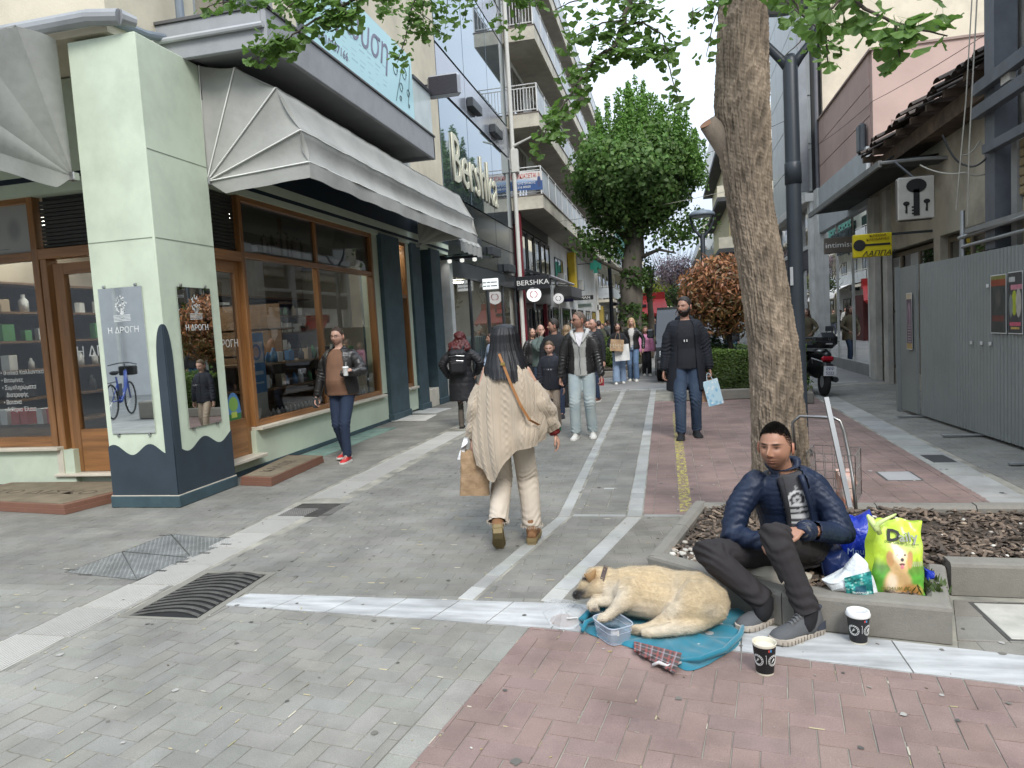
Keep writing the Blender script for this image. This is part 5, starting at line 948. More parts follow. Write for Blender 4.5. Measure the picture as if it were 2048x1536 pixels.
# grey corrugated hoarding
HO=thing('metal_hoarding','grey corrugated metal hoarding along the building site','fence',(3.4,9,0)); hm=M('hoarding_grey',(.25,.265,.25),.5,m=.1,var=.06,vs=1,b=.1,dirt=.15,ds=2)
def corr(y0,y1,x0,x1,z0=.04,z1=2.22):
 n=int((y1-y0)/.0125); m=MB();
 def f(u,v):
  y=y0+(y1-y0)*u; ph=(y/.075)%1; d=.012 if ph<.35 else (-.004 if ph>.5 and ph<.9 else .004); return Vector((x0+(x1-x0)*u-d,y,z0+(z1-z0)*v))
 m.grid(f,n,2); return m
for i,(a,b) in enumerate(((10.55,11.0),(9.5,10.55),(8.45,9.5),(7.4,8.45),(6.3,7.4),(5,6.3))): ob('sheet',corr(a,b,3.42+(11.7-a)*.055,3.42+(11.7-b)*.055,z1=2.17+rnd.uniform(-.01,.01)),hm,HO)
ob('plain_sheet',MB().box(3.41,3.44,11.0,11.75,.05,2.18),hm,HO); ob('gate_post',MB().box(3.36,3.42,11.72,11.79,0,2.2),hm,HO)
for y in (11,9.3,7.6): m=MB(); m.box(3.15,3.7,y-.03,y+.03,.012,.03); m.box(3.62,3.66,y-.02,y+.02,0,.5); ob('foot',m,gal,HO)
for y,z,lb in ((9.0,1.12,'nearest of three in a row'),(9.2,1.12,'middle of three in a row'),(9.45,1.12,'farthest of three in a row'),(9.05,1.78,'the high one beside the dark poster')): tag(ob('paper_scrap',MB().box(3.395+(11.7-y)*.055,3.4+(11.7-y)*.055,y-.03,y+.03,z-.02,z+.02),M('paper_white',(.6,.6,.58),.8,b=0)),'torn white paper scrap on the hoarding, '+lb,'paper','paper scraps stuck on the metal hoarding')
g_=random.Random(5)
def poster(lb,y1,y0,z0,z1,fn,x=3.405):
 x=x or 3.402+(11.7-(y0+y1)/2)*.055-.012
 cv=Cv(96,160,(.1,.1,.1)); fn(cv); cv.noise(.35,14,3); t=thing('poster',lb,'poster',(x,(y0+y1)/2,z0)); xa=3.40+(11-y1)*.02-.03; uvobj('print',[((x,y1,z0),(x,y0,z0),(x,y0,z1),(x,y1,z1))],imgM('poster_'+str(len(MATS)),cv.a,.5),t); ob('sheet',MB().box(x+.001,x+.003,y0-.01,y1+.01,z0-.01,z1+.01),MATS['paper_white'],t)
poster('small tall poster with stairs photo on the flat hoarding sheet',11.35,11.12,.98,1.78,lambda c:(c.rect(0,1,0,1,(.12,.09,.11)),c.rect(0,1,.9,1,(.5,.42,.3)),c.rect(0,1,0,.1,(.4,.28,.12)),c.ell(.5,.6,.3,.25,(.3,.22,.25)),[c.rect(.2,.8,.12+.05*k,.135+.05*k,(.35,.3,.3)) for k in range(7)],c.ell(.45,.55,.08,.2,(.04,.03,.04))),3.385)
poster('dark poster with red stripes on the corrugated hoarding',8.98,8.62,1.25,1.88,lambda c:(c.rect(0,1,0,1,(.05,.055,.05)),c.rect(0,1,.82,.93,(.25,.06,.03)),c.rect(.1,.9,.2,.3,(.14,.05,.04)),c.rect(0,1,.93,1,(.2,.2,.06)),c.ell(.5,.6,.25,.2,(.09,.085,.075),.6)),None)
poster('dark concert poster with a green figure on the hoarding',8.61,8.3,1.25,1.89,lambda c:(c.rect(0,1,0,1,(.06,.06,.06)),c.rect(.05,.5,.85,.93,(.5,.5,.48)),c.rect(.2,1,.72,.8,(.5,.2,.25)),c.ell(.45,.5,.2,.22,(.35,.4,.04)),c.ell(.75,.5,.2,.25,(.4,.38,.33)),c.ell(.2,.45,.15,.2,(.2,.22,.2)),c.rect(.1,.9,.12,.18,(.5,.1,.15)),c.rect(.2,.8,.06,.1,(.5,.35,.1))),None)
poster('violet portrait poster at the right edge of the hoarding',8.28,7.75,1.2,1.92,lambda c:(c.rect(0,1,0,1,(.25,.18,.32)),c.ell(.35,.7,.25,.2,(.45,.32,.42)),c.ell(.7,.65,.2,.3,(.5,.35,.4)),c.rect(0,1,0,.2,(.45,.46,.44)),c.ell(.3,.35,.3,.12,(.1,.08,.14)),c.ell(.6,.3,.35,.1,(.35,.33,.4))),None)
# ---- buildings behind the camera, seen only in the mirrors and panes
BK=simple('reflected_building','grey walled building behind the viewer seen in the mirror','L',-30,-14,6,9,M('grey_wall',(.6,.6,.6),.8,var=.05),2,0,0); ob('side_wing',MB().box(-34,-8,-9.9,-9.6,0,9),MATS['grey_wall'],BK); ob('corner_wing',MB().box(-3,8,-18,-13,0,12),whw,BK); ob('right_wing',MB().box(8,9,-12,5,0,9),crm2,BK)
# ================= PEOPLE
def rm(mb,voxel,smooth=2,fac=.5):
 me=mb.mesh('tmp',[]); o=bpy.data.objects.new('tmp',me); COL.objects.link(o)
 r=o.modifiers.new('r','REMESH'); r.mode='VOXEL'; r.voxel_size=voxel
 if smooth: s=o.modifiers.new('s','SMOOTH'); s.iterations=smooth; s.factor=fac
 dg=bpy.context.evaluated_depsgraph_get(); dg.update(); m2=bpy.data.meshes.new_from_object(o.evaluated_get(dg)); bpy.data.objects.remove(o); bpy.data.meshes.remove(me)
 return m2
def vco(me): a=np.empty(len(me.vertices)*3); me.vertices.foreach_get('co',a); return a.reshape(-1,3)
def vno(me):
 a=np.empty(len(me.vertices)*3,np.float32); me.vertices.foreach_get('normal',a); return a.reshape(-1,3)
def setco(me,P): me.vertices.foreach_set('co',P.ravel()); me.update()
def disp(me,amp,freq,seed=0,oct=3,stretch=(1,1,1),extra=None):
 P=vco(me); n=vno(me); d=amp*snoise(P*np.array(stretch),freq,seed,oct)
 if extra is not None: d=d+extra(P)
 setco(me,P+n*d[:,None])
def setcol(me,C):
 a=me.attributes.get('Col') or me.attributes.new('Col','FLOAT_COLOR','POINT'); a.data.foreach_set('color',np.c_[C,np.ones(len(C))].astype(np.float32).ravel())
def cut(me,mask):
 """drop the vertices where mask is true"""
 import bmesh
 bm=bmesh.new(); bm.from_mesh(me); bm.verts.ensure_lookup_table(); bmesh.ops.delete(bm,geom=[bm.verts[i] for i in np.nonzero(mask)[0]],context='VERTS'); bm.to_mesh(me); bm.free(); me.update()
def hemcut(me,planes):
 import bmesh
 bm=bmesh.new(); bm.from_mesh(me)
 for co_,no_,near in planes:
  vs=[v for v in bm.verts if (v.co-near).length<.22]; vs=[v for v in vs if all((v.co-near).length<=(v.co-q[2]).length for q in planes)]; st=set(vs); ge=vs+[e for e in bm.edges if e.verts[0] in st and e.verts[1] in st]+[f for f in bm.faces if all(v in st for v in f.verts)]
  bmesh.ops.bisect_plane(bm,geom=ge,plane_co=co_,plane_no=no_,clear_outer=True)
  d=[v for v in bm.verts if (v.co-near).length<.22 and (v.co-co_).dot(no_)>.002 and all((v.co-near).length<=(v.co-q[2]).length for q in planes)]; bmesh.ops.delete(bm,geom=d,context='VERTS')
 bm.to_mesh(me); bm.free(); me.update()
def fin(name,me,mat,parent):
 me.name=name; me.materials.clear(); me.materials.append(mat); me.polygons.foreach_set('use_smooth',[True]*len(me.polygons)); return link(name,me,parent)
def chain(mb,pts,rs,n=12,side=None,flat=1.,sub=3):
 """closed rounded limb through points; flat<1 squashes across `side`"""
 pts=[Vector(p) for p in pts]; Q=[];RR=[]
 for i in range(len(pts)-1):
  for k in range(sub):
   f=k/sub; Q.append(pts[i].lerp(pts[i+1],f)); RR.append(rs[i]*(1-f)+rs[i+1]*f)
 Q.append(pts[-1]); RR.append(rs[-1])
 d0=(Q[0]-Q[1]).normalized(); d1=(Q[-1]-Q[-2]).normalized(); r0,r1=RR[0],RR[-1]
 Q=[Q[0]+d0*r0*.95,Q[0]+d0*r0*.7]+Q+[Q[-1]+d1*r1*.7,Q[-1]+d1*r1*.95]; RR=[r0*.25,r0*.7]+RR+[r1*.7,r1*.25]
 if side is None: mb.tube(Q,RR,n); return
 side=Vector(side).normalized(); vs=[];fs=[]
 for i,p in enumerate(Q):
  t=(Q[min(i+1,len(Q)-1)]-Q[max(i-1,0)]).normalized(); b=(side-t*side.dot(t)).normalized(); c=t.cross(b)
  for k in range(n): a=2*PI*k/n; vs.append(p+b*math.cos(a)*RR[i]+c*math.sin(a)*RR[i]*flat)
 for i in range(len(Q)-1):
  for k in range(n): fs.append((i*n+k,i*n+(k+1)%n,(i+1)*n+(k+1)%n,(i+1)*n+k))
 fs.append(tuple(range(n))[::-1]); fs.append(tuple(range((len(Q)-1)*n,len(Q)*n))); mb.add(vs,fs)
def ellip(mb,c,r,M_=None,n=12):
 old=mb.m; mb.m=Matrix.Translation(c)@(M_ or Matrix()).to_4x4()@Matrix.Diagonal((*r,1)); mb.lathe([(.02,-1)]+[(math.cos(a),math.sin(a)) for a in [R(-90+180*k/8) for k in range(1,8)]]+[(.02,1)],n=n)
 k=len(mb.v); mb.f.append(tuple(range(k-n*9,k-n*8))[::-1]); mb.f.append(tuple(range(k-n,k))); mb.mi+= [0,0]; mb.m=old
def ik(a,c,l1,l2,pole):
 a,c,pole=Vector(a),Vector(c),Vector(pole); d=c-a; L_=min(d.length,(l1+l2)*.999); dn=d.normalized(); x=(l1*l1-l2*l2+L_*L_)/(2*L_); h=math.sqrt(max(0,l1*l1-x*x)); p=(pole-dn*pole.dot(dn)).normalized(); return a+dn*x+p*h, a+dn*L_
def hand(mb,w,d,nrm,side,curl=.5,s=1.,thumb=1.,n=8):
 """w wrist, d direction, nrm palm normal (fingers curl towards it), side=+1/-1 thumb side"""
 w,d,nrm=Vector(w),Vector(d).normalized(),Vector(nrm); nrm=(nrm-d*nrm.dot(d)).normalized(); t=d.cross(nrm)*side
 chain(mb,[w-d*.01*s,w+d*.03*s,w+d*.085*s],[.026*s,.034*s,.038*s],n,t,.42,2)
 for i,(o,l) in enumerate(((.030,.072),(.010,.080),(-.010,.074),(-.029,.058))):
  p=w+d*.088*s+t*o*s; dd=d.copy(); P=[w+d*.06*s+t*o*s*.9,p]; a=0
  for k,f in enumerate((.45,.32,.25)): a+=curl*(.7+.25*k); dd=(d*math.cos(a)+nrm*math.sin(a)+t*.06*(1.5-i)); P.append(P[-1]+dd.normalized()*l*f*s)
  chain(mb,P,[.0085*s,.0092*s,.0085*s,.0078*s,.0068*s],6,None,1,1)
 P=[w+d*.02*s+t*.02*s,w+d*.05*s+t*.045*s+nrm*.01*s,w+d*.08*s+t*.052*s*thumb+nrm*.022*s,w+d*.105*s+t*.045*s*thumb+nrm*.032*s]; chain(mb,P,[.014*s,.0125*s,.0105*s,.0085*s],6,None,1,1)
def g2(x,z,x0,z0,sx,sz): return np.exp(-((x-x0)/sx)**2-((z-z0)/sz)**2)
def headverts(nu,nv,s,fem=0,jaw=1.,nose=1.):
 v=np.linspace(.0,1,nv); u=np.arange(nu)/nu*2*PI; u=u-.38*np.sin(u)          # denser at the face (u=0)
 U,V=np.meshgrid(u,v); th=PI*V; dx=np.sin(th)*np.sin(U); dy=np.sin(th)*np.cos(U); dz=np.cos(th)
 x=.076*dx*(1-.03*fem); y=.096*dy; z=.118*dz
 t=np.clip(-z/.118,0,1); front=np.clip(dy,0,1); back=np.clip(-dy,0,1)
 x=x*(1-(.22+.12*fem)*t**2.0*jaw); y=np.where(dy<0,y*(1-.5*t**1.2),y*(1-.06*t)); z=z+.012*t*front
 x=x*(1+.05*np.clip(z/.118,0,1)*back)
 y=y-.006*front*np.exp(-((z-.0)/.05)**2)
 F=front**.6
 for sg in (-1,1):
  y=y+F*(.006*(1-.6*fem)*g2(x,z,sg*.028,.024,.022,.008)-.013*g2(x,z,sg*.031,.004,.017,.012)+.006*g2(x,z,sg*.031,.003,.012,.008)+.006*g2(x,z,sg*.043,-.028,.017,.018)+.008*nose*g2(x,z,sg*.012,-.036,.007,.008)-.003*g2(x,z,sg*.04,-.06,.012,.02))
 y=y+F*(.010*nose*g2(x,z,0,.002,.008,.02)+.023*nose*g2(x,z,0,-.030,.0095,.014)+.016*nose*g2(x,z,0,-.016,.008,.014)+.007*g2(x,z,0,-.060,.024,.006)+.0075*g2(x,z,0,-.072,.020,.0062)-.005*g2(x,z,0,-.0655,.026,.0022)-.005*g2(x,z,0,-.084,.02,.006)+.010*g2(x,z,0,-.102,.02,.016))
 return np.stack([x,y,z],-1).reshape(-1,3)*s,(nu,nv)
def gridfaces(nu,nv): return [(j*nu+i,(j+1)*nu+i,(j+1)*nu+(i+1)%nu,j*nu+(i+1)%nu) for j in range(nv-1) for i in range(nu)]
def facecol(P,s,brow=(.12,.09,.07),lip=(.75,.45,.42),stub=0.,eye=(.15,.1,.07),fem=0):
 p=P/s; x,y,z=p.T; fr_=y>.02; C=np.ones((len(p),3))
 def mixc(m,c):
  nonlocal C; m=np.clip(m,0,1)[:,None]*fr_[:,None]; C=C*(1-m)+np.array(c)*m
 if stub: mixc(stub*np.clip((-.035-z)/.03,0,1)*(1-.9*g2(x,z,0,-.065,.02,.01)),(.42,.38,.37)); mixc(stub*.8*g2(x,z,0,-.05,.03,.006),(.4,.36,.35))
 mixc(.35*(g2(x,z,.045,-.03,.02,.02)+g2(x,z,-.045,-.03,.02,.02)+g2(x,z,0,-.035,.015,.015)),(1,.78,.72))
 mixc(.9*g2(x,z,0,-.066,.022,.0085)**1.2,lip); mixc(.8*g2(x,z,0,-.0655,.024,.0018),(.25,.12,.1))
 for sg in (-1,1):
  mixc(.45*g2(x,z,sg*.031,.002,.02,.013),(.62,.5,.46)); mixc(1.3*g2(x,z-.12*abs(x)*0,sg*.031,.023-.0,.02,.0042),brow)
  mixc(1.5*g2(x,z,sg*.031,.003,.0125,.0042),(.55,.52,.5)); mixc(1.6*g2(x,z,sg*.031,.003,.0052,.0042),eye); mixc(1.2*g2(x,z,sg*.031,.0075,.0145,.0022),(.06,.045,.04))
  mixc(.6*g2(x,z,sg*.011,-.0425,.004,.002),(.2,.1,.08))
 return C
def headmask_hair(p,kind):
 x,y,z=p.T; az=np.arctan2(np.abs(x),y)  # 0 front .. pi back
 line=np.interp(az,[0,.5,.9,1.25,1.6,2.2,3.2],{'short':[.068,.064,.05,.012,-.01,-.06,-.075],'fade':[.082,.08,.068,.05,.045,.03,.0],'bald':[.5,.5,.3,.1,.02,-.05,-.07],'full':[.07,.065,.03,-.03,-.09,-.11,-.12]}[kind])
 line=line+.004*snoise(p,170,3,2); return np.clip((z-line)/.028,0,1)
def beardmask(p,full=1):
 x,y,z=p.T; az=np.arctan2(np.abs(x),y); top=np.interp(az,[0,.25,.5,.9,1.3,1.7],[-.074,-.050,-.045,-.04,0.0,.02]); m=np.clip((top-z)/.008,0,1)*np.clip((1.65-az)/.2,0,1)
 m=np.maximum(m,g2(x,z,0,-.052,.03,.0055)*1.2); m*=1-np.exp(-((x/.02)**2+((z+.068)/.006)**2)); return np.clip(m,0,1)*(y>-.02)
def rotz(a): return Matrix.Rotation(a,3,'Z')
skin_base=dict(r=.5,var=.05,vs=20,b=.12,bs=300,attr=True,sub=.06,bd=.001)
def figure(lb,J,res=1.,h=1.75,fem=0,skin=(.5,.3,.22),top=None,shirt=None,trou=None,shoes=None,hair=('short',(.02,.016,.013),.010),beard=None,face={},headr=None,girth=1.,belly=0.,hands=True,curl=(.5,.5),palmn=(None,None),handd=(None,None),group=None,yaw=0.,seed=1,name='person',thumb=(1,1),extra=None,facehi=1.,hs=1.):
 """J: joints in world space: pel, neck, head, sh/el/wr/hip/kn/an pairs [person's left(-x local), right], toe pairs"""
 s=h/1.75; t=thing(name,lb,'person',(J['pel'][0],J['pel'][1],0),group=group); V=Vector
 pel,neck,head=V(J['pel']),V(J['neck']),V(J['head']); sh=[V(p) for p in J['sh']]; el=[V(p) for p in J['el']]; wr=[V(p) for p in J['wr']]; hip=[V(p) for p in J['hip']]; kn=[V(p) for p in J['kn']]; an=[V(p) for p in J['an']]; toe=[V(p) for p in J['toe']]
 sa=(sh[1]-sh[0]).normalized(); ha=(hip[1]-hip[0]).normalized(); spine=neck-pel
 mid=pel.lerp(neck,.5)+V(J.get('bend',(0,0,0)))
 def ring(tt):
  c=pel*(1-tt)**2+mid*2*tt*(1-tt)+neck*tt*tt; c=c*.0+ (pel.lerp(mid,tt*2) if tt<.5 else mid.lerp(neck,tt*2-1))*.5+c*.5
  a=ha.lerp(sa,min(1,max(0,tt))).normalized(); u=spine.normalized(); a=(a-u*a.dot(u)).normalized(); f=u.cross(a); return c,a,f
 def torso(mb,t0,t1,inf=0,flare=0,n=20,steps=12,hemw=None):
  vs=[];fs=[]; st=[]
  for i in range(steps+1):
   tt=t0+(t1-t0)*i/steps; c,a,f=ring(tt)
   w=np.interp(tt,[-1.2,-.6,-.1,.1,.35,.65,.85,.95,1.03],[.17,.17,.165,.165,.14+.01*belly,.165,.17,.12,.055])*s*girth; d=np.interp(tt,[-1.2,-.6,-.1,.1,.35,.65,.85,.95,1.03],[.12,.12,.12,.118,.105,.122,.10,.075,.055])*s*girth
   if fem: w*=np.interp(tt,[-1,0,.35,.8],[1.0,1.02,.9,.9]); d*=1+.06*math.exp(-((tt-.62)/.12)**2)
   fl=flare*max(0,.45-tt); st.append((tt,c,a,f,w+inf+fl,d+inf*.9+fl*.8)); bl=belly*.09*s*math.exp(-((tt-.28)/.24)**2)
   for k in range(n): an_=2*PI*k/n; cc,ss=math.cos(an_),math.sin(an_); vs.append(c+a*cc*(w+inf+fl)+f*(ss*(d+inf*.9+fl*.8)+max(0,ss)*bl))
  for i in range(steps):
   for k in range(n): fs.append((i*n+k,i*n+(k+1)%n,(i+1)*n+(k+1)%n,(i+1)*n+k))
  fs.append(tuple(range(n))[::-1]); fs.append(tuple(range(steps*n,(steps+1)*n))); mb.add(vs,fs); return st
 # body: one continuous skin
 b=MB(); torso(b,0,1.0,-.012); fw=[(an[i]-toe[i]) for i in (0,1)]
 chain(b,[neck-spine.normalized()*.03,neck+(head-neck)*.25,head.lerp(neck,.45)],[.060*s,.052*s,.052*s],14)
 for i in (0,1):
  chain(b,[sh[i].lerp(sh[1-i],.1),el[i],wr[i]],[.045*s,.037*s,.026*s],10);
  chain(b,[hip[i],kn[i],an[i]],[.075*s,.05*s,.038*s],10);
  if shoes: chain(b,[an[i],an[i].lerp(toe[i],.55)-V((0,0,.03*s))],[.03*s,.02*s],8)
  if hands:
   hd=V(handd[i]) if handd[i] else (wr[i]-el[i]); pn=V(palmn[i]) if palmn[i] else (sa*(1 if i==0 else -1)); hand(b,wr[i],hd,pn,(1 if i==0 else -1)*(-1 if True else 1)*-1*thumb[i],curl[i],s*hs*1.03)
 me=rm(b,.0085*res if hands else .014*res,1,.4); bodyP=vco(me)
 # head sculpt joined to the same skin
 hr=headr if headr is not None else Matrix.Identity(3)
 Mh=rotz(yaw)@hr; fac=np.array(Mh)
 HP,(nu,nv)=headverts(int(72*facehi),int(60*facehi),s*hs,fem,nose=face.get('nose',1.)); HC=facecol(HP,s*hs,fem=fem,**{k:v for k,v in face.items() if k!='nose'}); W_=HP@fac.T+np.array(head)
 hf=gridfaces(nu,nv)
 mb=MB(); mb.v=[tuple(p) for p in bodyP]; mb.f=[tuple(p.vertices) for p in me.polygons]; mb.mi=[0]*len(mb.f); mb.c=[(1,1,1)]*len(mb.v)
 k0=len(mb.v); mb.v+=[tuple(p) for p in W_]; mb.f+=[tuple(i+k0 for i in f) for f in hf]; mb.mi+=[0]*len(hf); mb.c+=[tuple(c) for c in HC]
 for sg in (-1,1):   # ears
  ce=head+Mh@V((sg*.0765*s*hs,-.008*s,-.006*s)); mb.m=Matrix.Translation(ce)@(Mh@Matrix.Rotation(sg*R(-22),3,'Z')).to_4x4(); n=14
  def ear(u,v,sg=sg): a=u*2*PI; r_=(1-.0*v); return V((sg*(.004+.012*math.sin(v*PI)),-.004+.017*math.cos(a)*math.sin(v*PI*.5+.2)*(1+.1*math.cos(a)),.031*math.sin(a)*math.sin(v*PI*.5+.2)-(.004 if math.sin(a)<0 else 0)))*s*hs
  mb.grid(ear,n,6,closeu=True,col=(1,.8,.76)); mb.m=None
 bpy.data.meshes.remove(me); skm=M('skin_%.2f_%.2f'%(skin[0],skin[1]),skin,**skin_base); ob('body',mb,skm,t,smooth=True)
 # hair, beard
 def shell(name,mask,th,col,rough=.75,nz=.5,ht=0):
  d=HP/np.linalg.norm(HP,axis=1)[:,None]; m_=mask[:,None]; q=HP+d*(m_*(th*s+ht*s*np.clip(HP[:,2:3]/.1,0,1))+(-.006)*(1-m_))*(1+nz*snoise(HP,260,seed,2)[:,None]*m_*.5); q=q@fac.T+np.array(head)
  keep=mask>.01; fs=[f for f in hf if any(keep[i] for i in f)]; m2=MB(); m2.v=[tuple(p) for p in q]; m2.f=fs; m2.mi=[0]*len(fs); return ob(name,m2,M('hair_%.3f_%.3f_%s'%(col[0],col[1],name),col,r=.55,var=.35,vs=60,b=.9,bs=220,stretch=(1,1,.25),bd=.004),t,smooth=True)
 if hair:
  kind,col,th=hair[:3]
  if kind in('short','bald','full','fade'): shell('hair',headmask_hair(HP/(s*hs),kind),th,col,ht=(hair[3] if len(hair)>3 else 0))
 if beard: shell('beard',beardmask(HP/(s*hs)),beard[1],beard[0])
 # shirt
 def localx(P): # lateral / forward / along-spine coordinates of points
  c,a,f=ring(.6); q=P-np.array(c); return q@np.array(a),q@np.array(f),((P-np.array(pel))@np.array(spine))/spine.length_squared
 if shirt:
  m2=MB(); torso(m2,-.12,.99,shirt.get('inf',.006),n=24);
  if shirt.get('sleeves'):
   for i in (0,1): chain(m2,[sh[i].lerp(sh[1-i],.12),el[i],wr[i].lerp(el[i],.05)],[.06*s,.052*s,.04*s],10)
  mq=rm(m2,.009*max(1,res*.8),2); disp(mq,.003,25,seed,3,(1,1,.5));
  if shirt.get('print'): P=vco(mq); lx,lf,lt=localx(P); setcol(mq,shirt['print'](lx,lf,lt,P))
  fin('shirt',mq,shirt['mat'],t)
 # trousers
 if trou:
  m2=MB(); torso(m2,-.13,.16,.008+trou.get('inf',0),n=20,steps=5); th_,kn_,hm=trou.get('w',(.092,.068,.058))
  for i in (0,1):
   a_=an[i].lerp(kn[i],trou.get('up',.0)); chain(m2,[hip[i]+V((0,0,.02)),hip[i].lerp(kn[i],.5),kn[i],kn[i].lerp(a_,.5),a_],[th_*s,(th_*.9)*s,kn_*s,(kn_+hm)/2*s,hm*s],14)
  mq=rm(m2,.011*res,2)
  def ex(P):
   d=np.zeros(len(P))
   for i in (0,1):
    for c_,rad,am in ((kn[i],.11,.006),(an[i],.12,.006),(hip[i],.12,.004)):
     r_=np.linalg.norm(P-np.array(c_),axis=1); d+=am*s*np.exp(-(r_/rad)**2)*np.sin(P[:,2]*130+P[:,0]*40+seed+6*np.sin(P[:,0]*17+P[:,1]*23))
   return d
  disp(mq,.0035,16,seed+3,3,(1,1,.6),ex)
  # trim rounded end below the hem
  P=vco(mq); mask=np.zeros(len(P),bool)
  for i in (0,1):
   dn=(an[i]-kn[i]).normalized(); q=(P-np.array(an[i].lerp(kn[i],trou.get('up',0.))))@np.array(dn); near=np.linalg.norm(P-np.array(an[i]),axis=1)<.2; mask|=(q>.012*s)&near
  hemcut(mq,[(an[i].lerp(kn[i],trou.get('up',0.))+(an[i]-kn[i]).normalized()*.01*s,(an[i]-kn[i]).normalized(),an[i]) for i in (0,1)]); fin('trousers',mq,trou['mat'],t)
  if trou.get('belt'): pass
 # upper garment
 if top:
  m2=MB(); inf=top.get('inf',.022); hem=top.get('hem',-.12); torso(m2,hem,top.get('neckt',.99),inf,top.get('flare',0),n=28,steps=14); sw=top.get('sw',(.066,.056,.046))
  for i in (0,1):
   e=wr[i].lerp(el[i],top.get('short',.06)); chain(m2,[sh[i].lerp(sh[1-i],.14)-V((0,0,.004)),sh[i].lerp(el[i],.5),el[i],el[i].lerp(e,.5),e],[sw[0]*s,(sw[0]+sw[1])/2*s*1.03,sw[1]*s,(sw[1]+sw[2])/2*s,sw[2]*s],14)
  if top.get('collar',True):
   c,a,f=ring(.97); rr=[]
   for k in range(22): g_=2*PI*k/22; rr.append(c+(a*math.cos(g_)*.072+f*(math.sin(g_)*.066))*s*1.05+spine.normalized()*(.028 if math.sin(g_)<.3 else .012)*s*top.get('collh',1.)+V((0,0,.0)))
   rr.append(rr[0]); m2.tube(rr,(.017+top.get('hood',0)*.0)*s*top.get('collr',1.),8,caps=True)
  if top.get('hood'):
   c,a,f=ring(.95); ellip(m2,c-f*.085*s+spine.normalized()*.02,(.12*s,.05*s,.07*s),Matrix((a,f,spine.normalized())).transposed(),14)
  mq=rm(m2,top.get('vox',.010)*res,2)
  seg=[(sh[0],el[0]),(el[0],wr[0]),(sh[1],el[1]),(el[1],wr[1]),(pel,neck)]
  def ex(P):
   d=np.zeros(len(P))
   for i in (0,1):
    for c_,rad,am in ((el[i],.11,.008),(sh[i],.1,.004),(wr[i],.09,.006)):
     r_=np.linalg.norm(P-np.array(c_),axis=1); ax=np.array((wr[i]-sh[i]).normalized()); d+=am*s*np.exp(-(r_/rad)**2)*np.sin((P@ax)*150+seed+5*np.sin(P@np.array([13.,19,9])))
   if top.get('quilt'):
    best=np.full(len(P),9.); al=np.zeros(len(P))
    for q_,(a_,b_) in enumerate(seg):
     A_=np.array(a_);D_=np.array(b_)-A_;L_=np.linalg.norm(D_); tt=np.clip(((P-A_)@D_)/L_**2,-.25 if q_==4 else 0,1); r_=np.linalg.norm(P-A_-tt[:,None]*D_,axis=1)/(1.9 if q_==4 else 1); mm_=r_<best; best=np.where(mm_,r_,best); al=np.where(mm_,tt*L_,al)
    d+=top['quilt'][1]*(np.abs(np.sin(PI*al/top['quilt'][0]))**.6-.5)
   return d
  disp(mq,top.get('fold',.005),top.get('ff',13),seed,3,(1,1,.55),ex)
  if top.get('open'):
   P=vco(mq); lx,lf,lt=localx(P); o0,o1,off=top['open'][:3]; tw=top['open'][3] if len(top['open'])>3 else -.6; wd=np.interp(lt,[tw,.0,.5,.9,1.0,1.2],[o0*1.2,o0,o0*.9,o1,.06,.07]); armd=np.minimum.reduce([np.linalg.norm(P-np.array(el[i]),axis=1) for i in (0,1)]+[np.linalg.norm(P-np.array(wr[i]),axis=1) for i in (0,1)]+[np.linalg.norm(P-np.array(el[i].lerp(wr[i],.5)),axis=1) for i in (0,1)]); cut(mq,(np.abs(lx-off*s)<wd*s)&(lf>.02)&(lt<1.04)&(armd>.085))
  if top.get('print'): P=vco(mq); lx,lf,lt=localx(P); setcol(mq,top['print'](lx,lf,lt,P))
  g=fin(top.get('name','jacket'),mq,top['mat'],t)
  if top.get('open'):
   so_=g.modifiers.new('s','SOLIDIFY'); so_.thickness=.006; so_.offset=-1
  if top.get('zip'):
   P=[];
   for k in range(14):
    c,a,f=ring(.02+.9*k/13); d_=np.interp(.02+.9*k/13,[-.1,.1,.35,.65,.85,1],[.12,.118,.105,.122,.10,.06])*s*girth+inf*.9+.012; P.append(c+f*(d_+belly*.09*math.exp(-(((.02+.9*k/13)-.28)/.24)**2)))
   m3=MB(); m3.tube(P,.005,5); ob('zip',m3,fr_m,t)
 # shoes
 if shoes:
  for i in (0,1):
   d=(toe[i]-an[i]); fl=V((d.x,d.y,0)); pitch=J.get('pitch',(0,0))[i]; fwd=fl.normalized(); upv=V((0,0,1)); rt=fwd.cross(upv); Rm=Matrix((rt,fwd,upv)).transposed();
   if pitch: Rm=Rm@Matrix.Rotation(pitch,3,'X')
   L_=.27*s*shoes.get('len',1.); base=an[i]-(Rm@V((0,0,1)))*.085*s
   def W(x,y,z): return base+Rm@V((x,y,z))
   m3=MB(); pr=[(-.07,.032,.075,.0),(-.055,.04,.085,0),(0,.04,.10,0),(.05,.042,.085,0),(.10,.046,.065,0),(.15,.047,.052,0),(.185,.036,.04,0),(.2,.016,.025,0)]
   ns_=14; vs=[];fs=[]
   for (y,w,hh,_) in pr:
    y=y*L_/.27
    for k in range(ns_): a=2*PI*k/ns_; cc,ss=math.cos(a),math.sin(a); vs.append(W(w*cc*s*(.9 if ss<0 else 1)*(1-.25*max(0,ss)**2),y,(.014+(hh-.014)*max(0,ss)**.8 if ss>=0 else .014)*s))
   for q in range(len(pr)-1):
    for k in range(ns_): fs.append((q*ns_+k,q*ns_+(k+1)%ns_,(q+1)*ns_+(k+1)%ns_,(q+1)*ns_+k))
   fs.append(tuple(range(ns_))[::-1]); fs.append(tuple(range((len(pr)-1)*ns_,len(pr)*ns_))); m3.add(vs,fs)
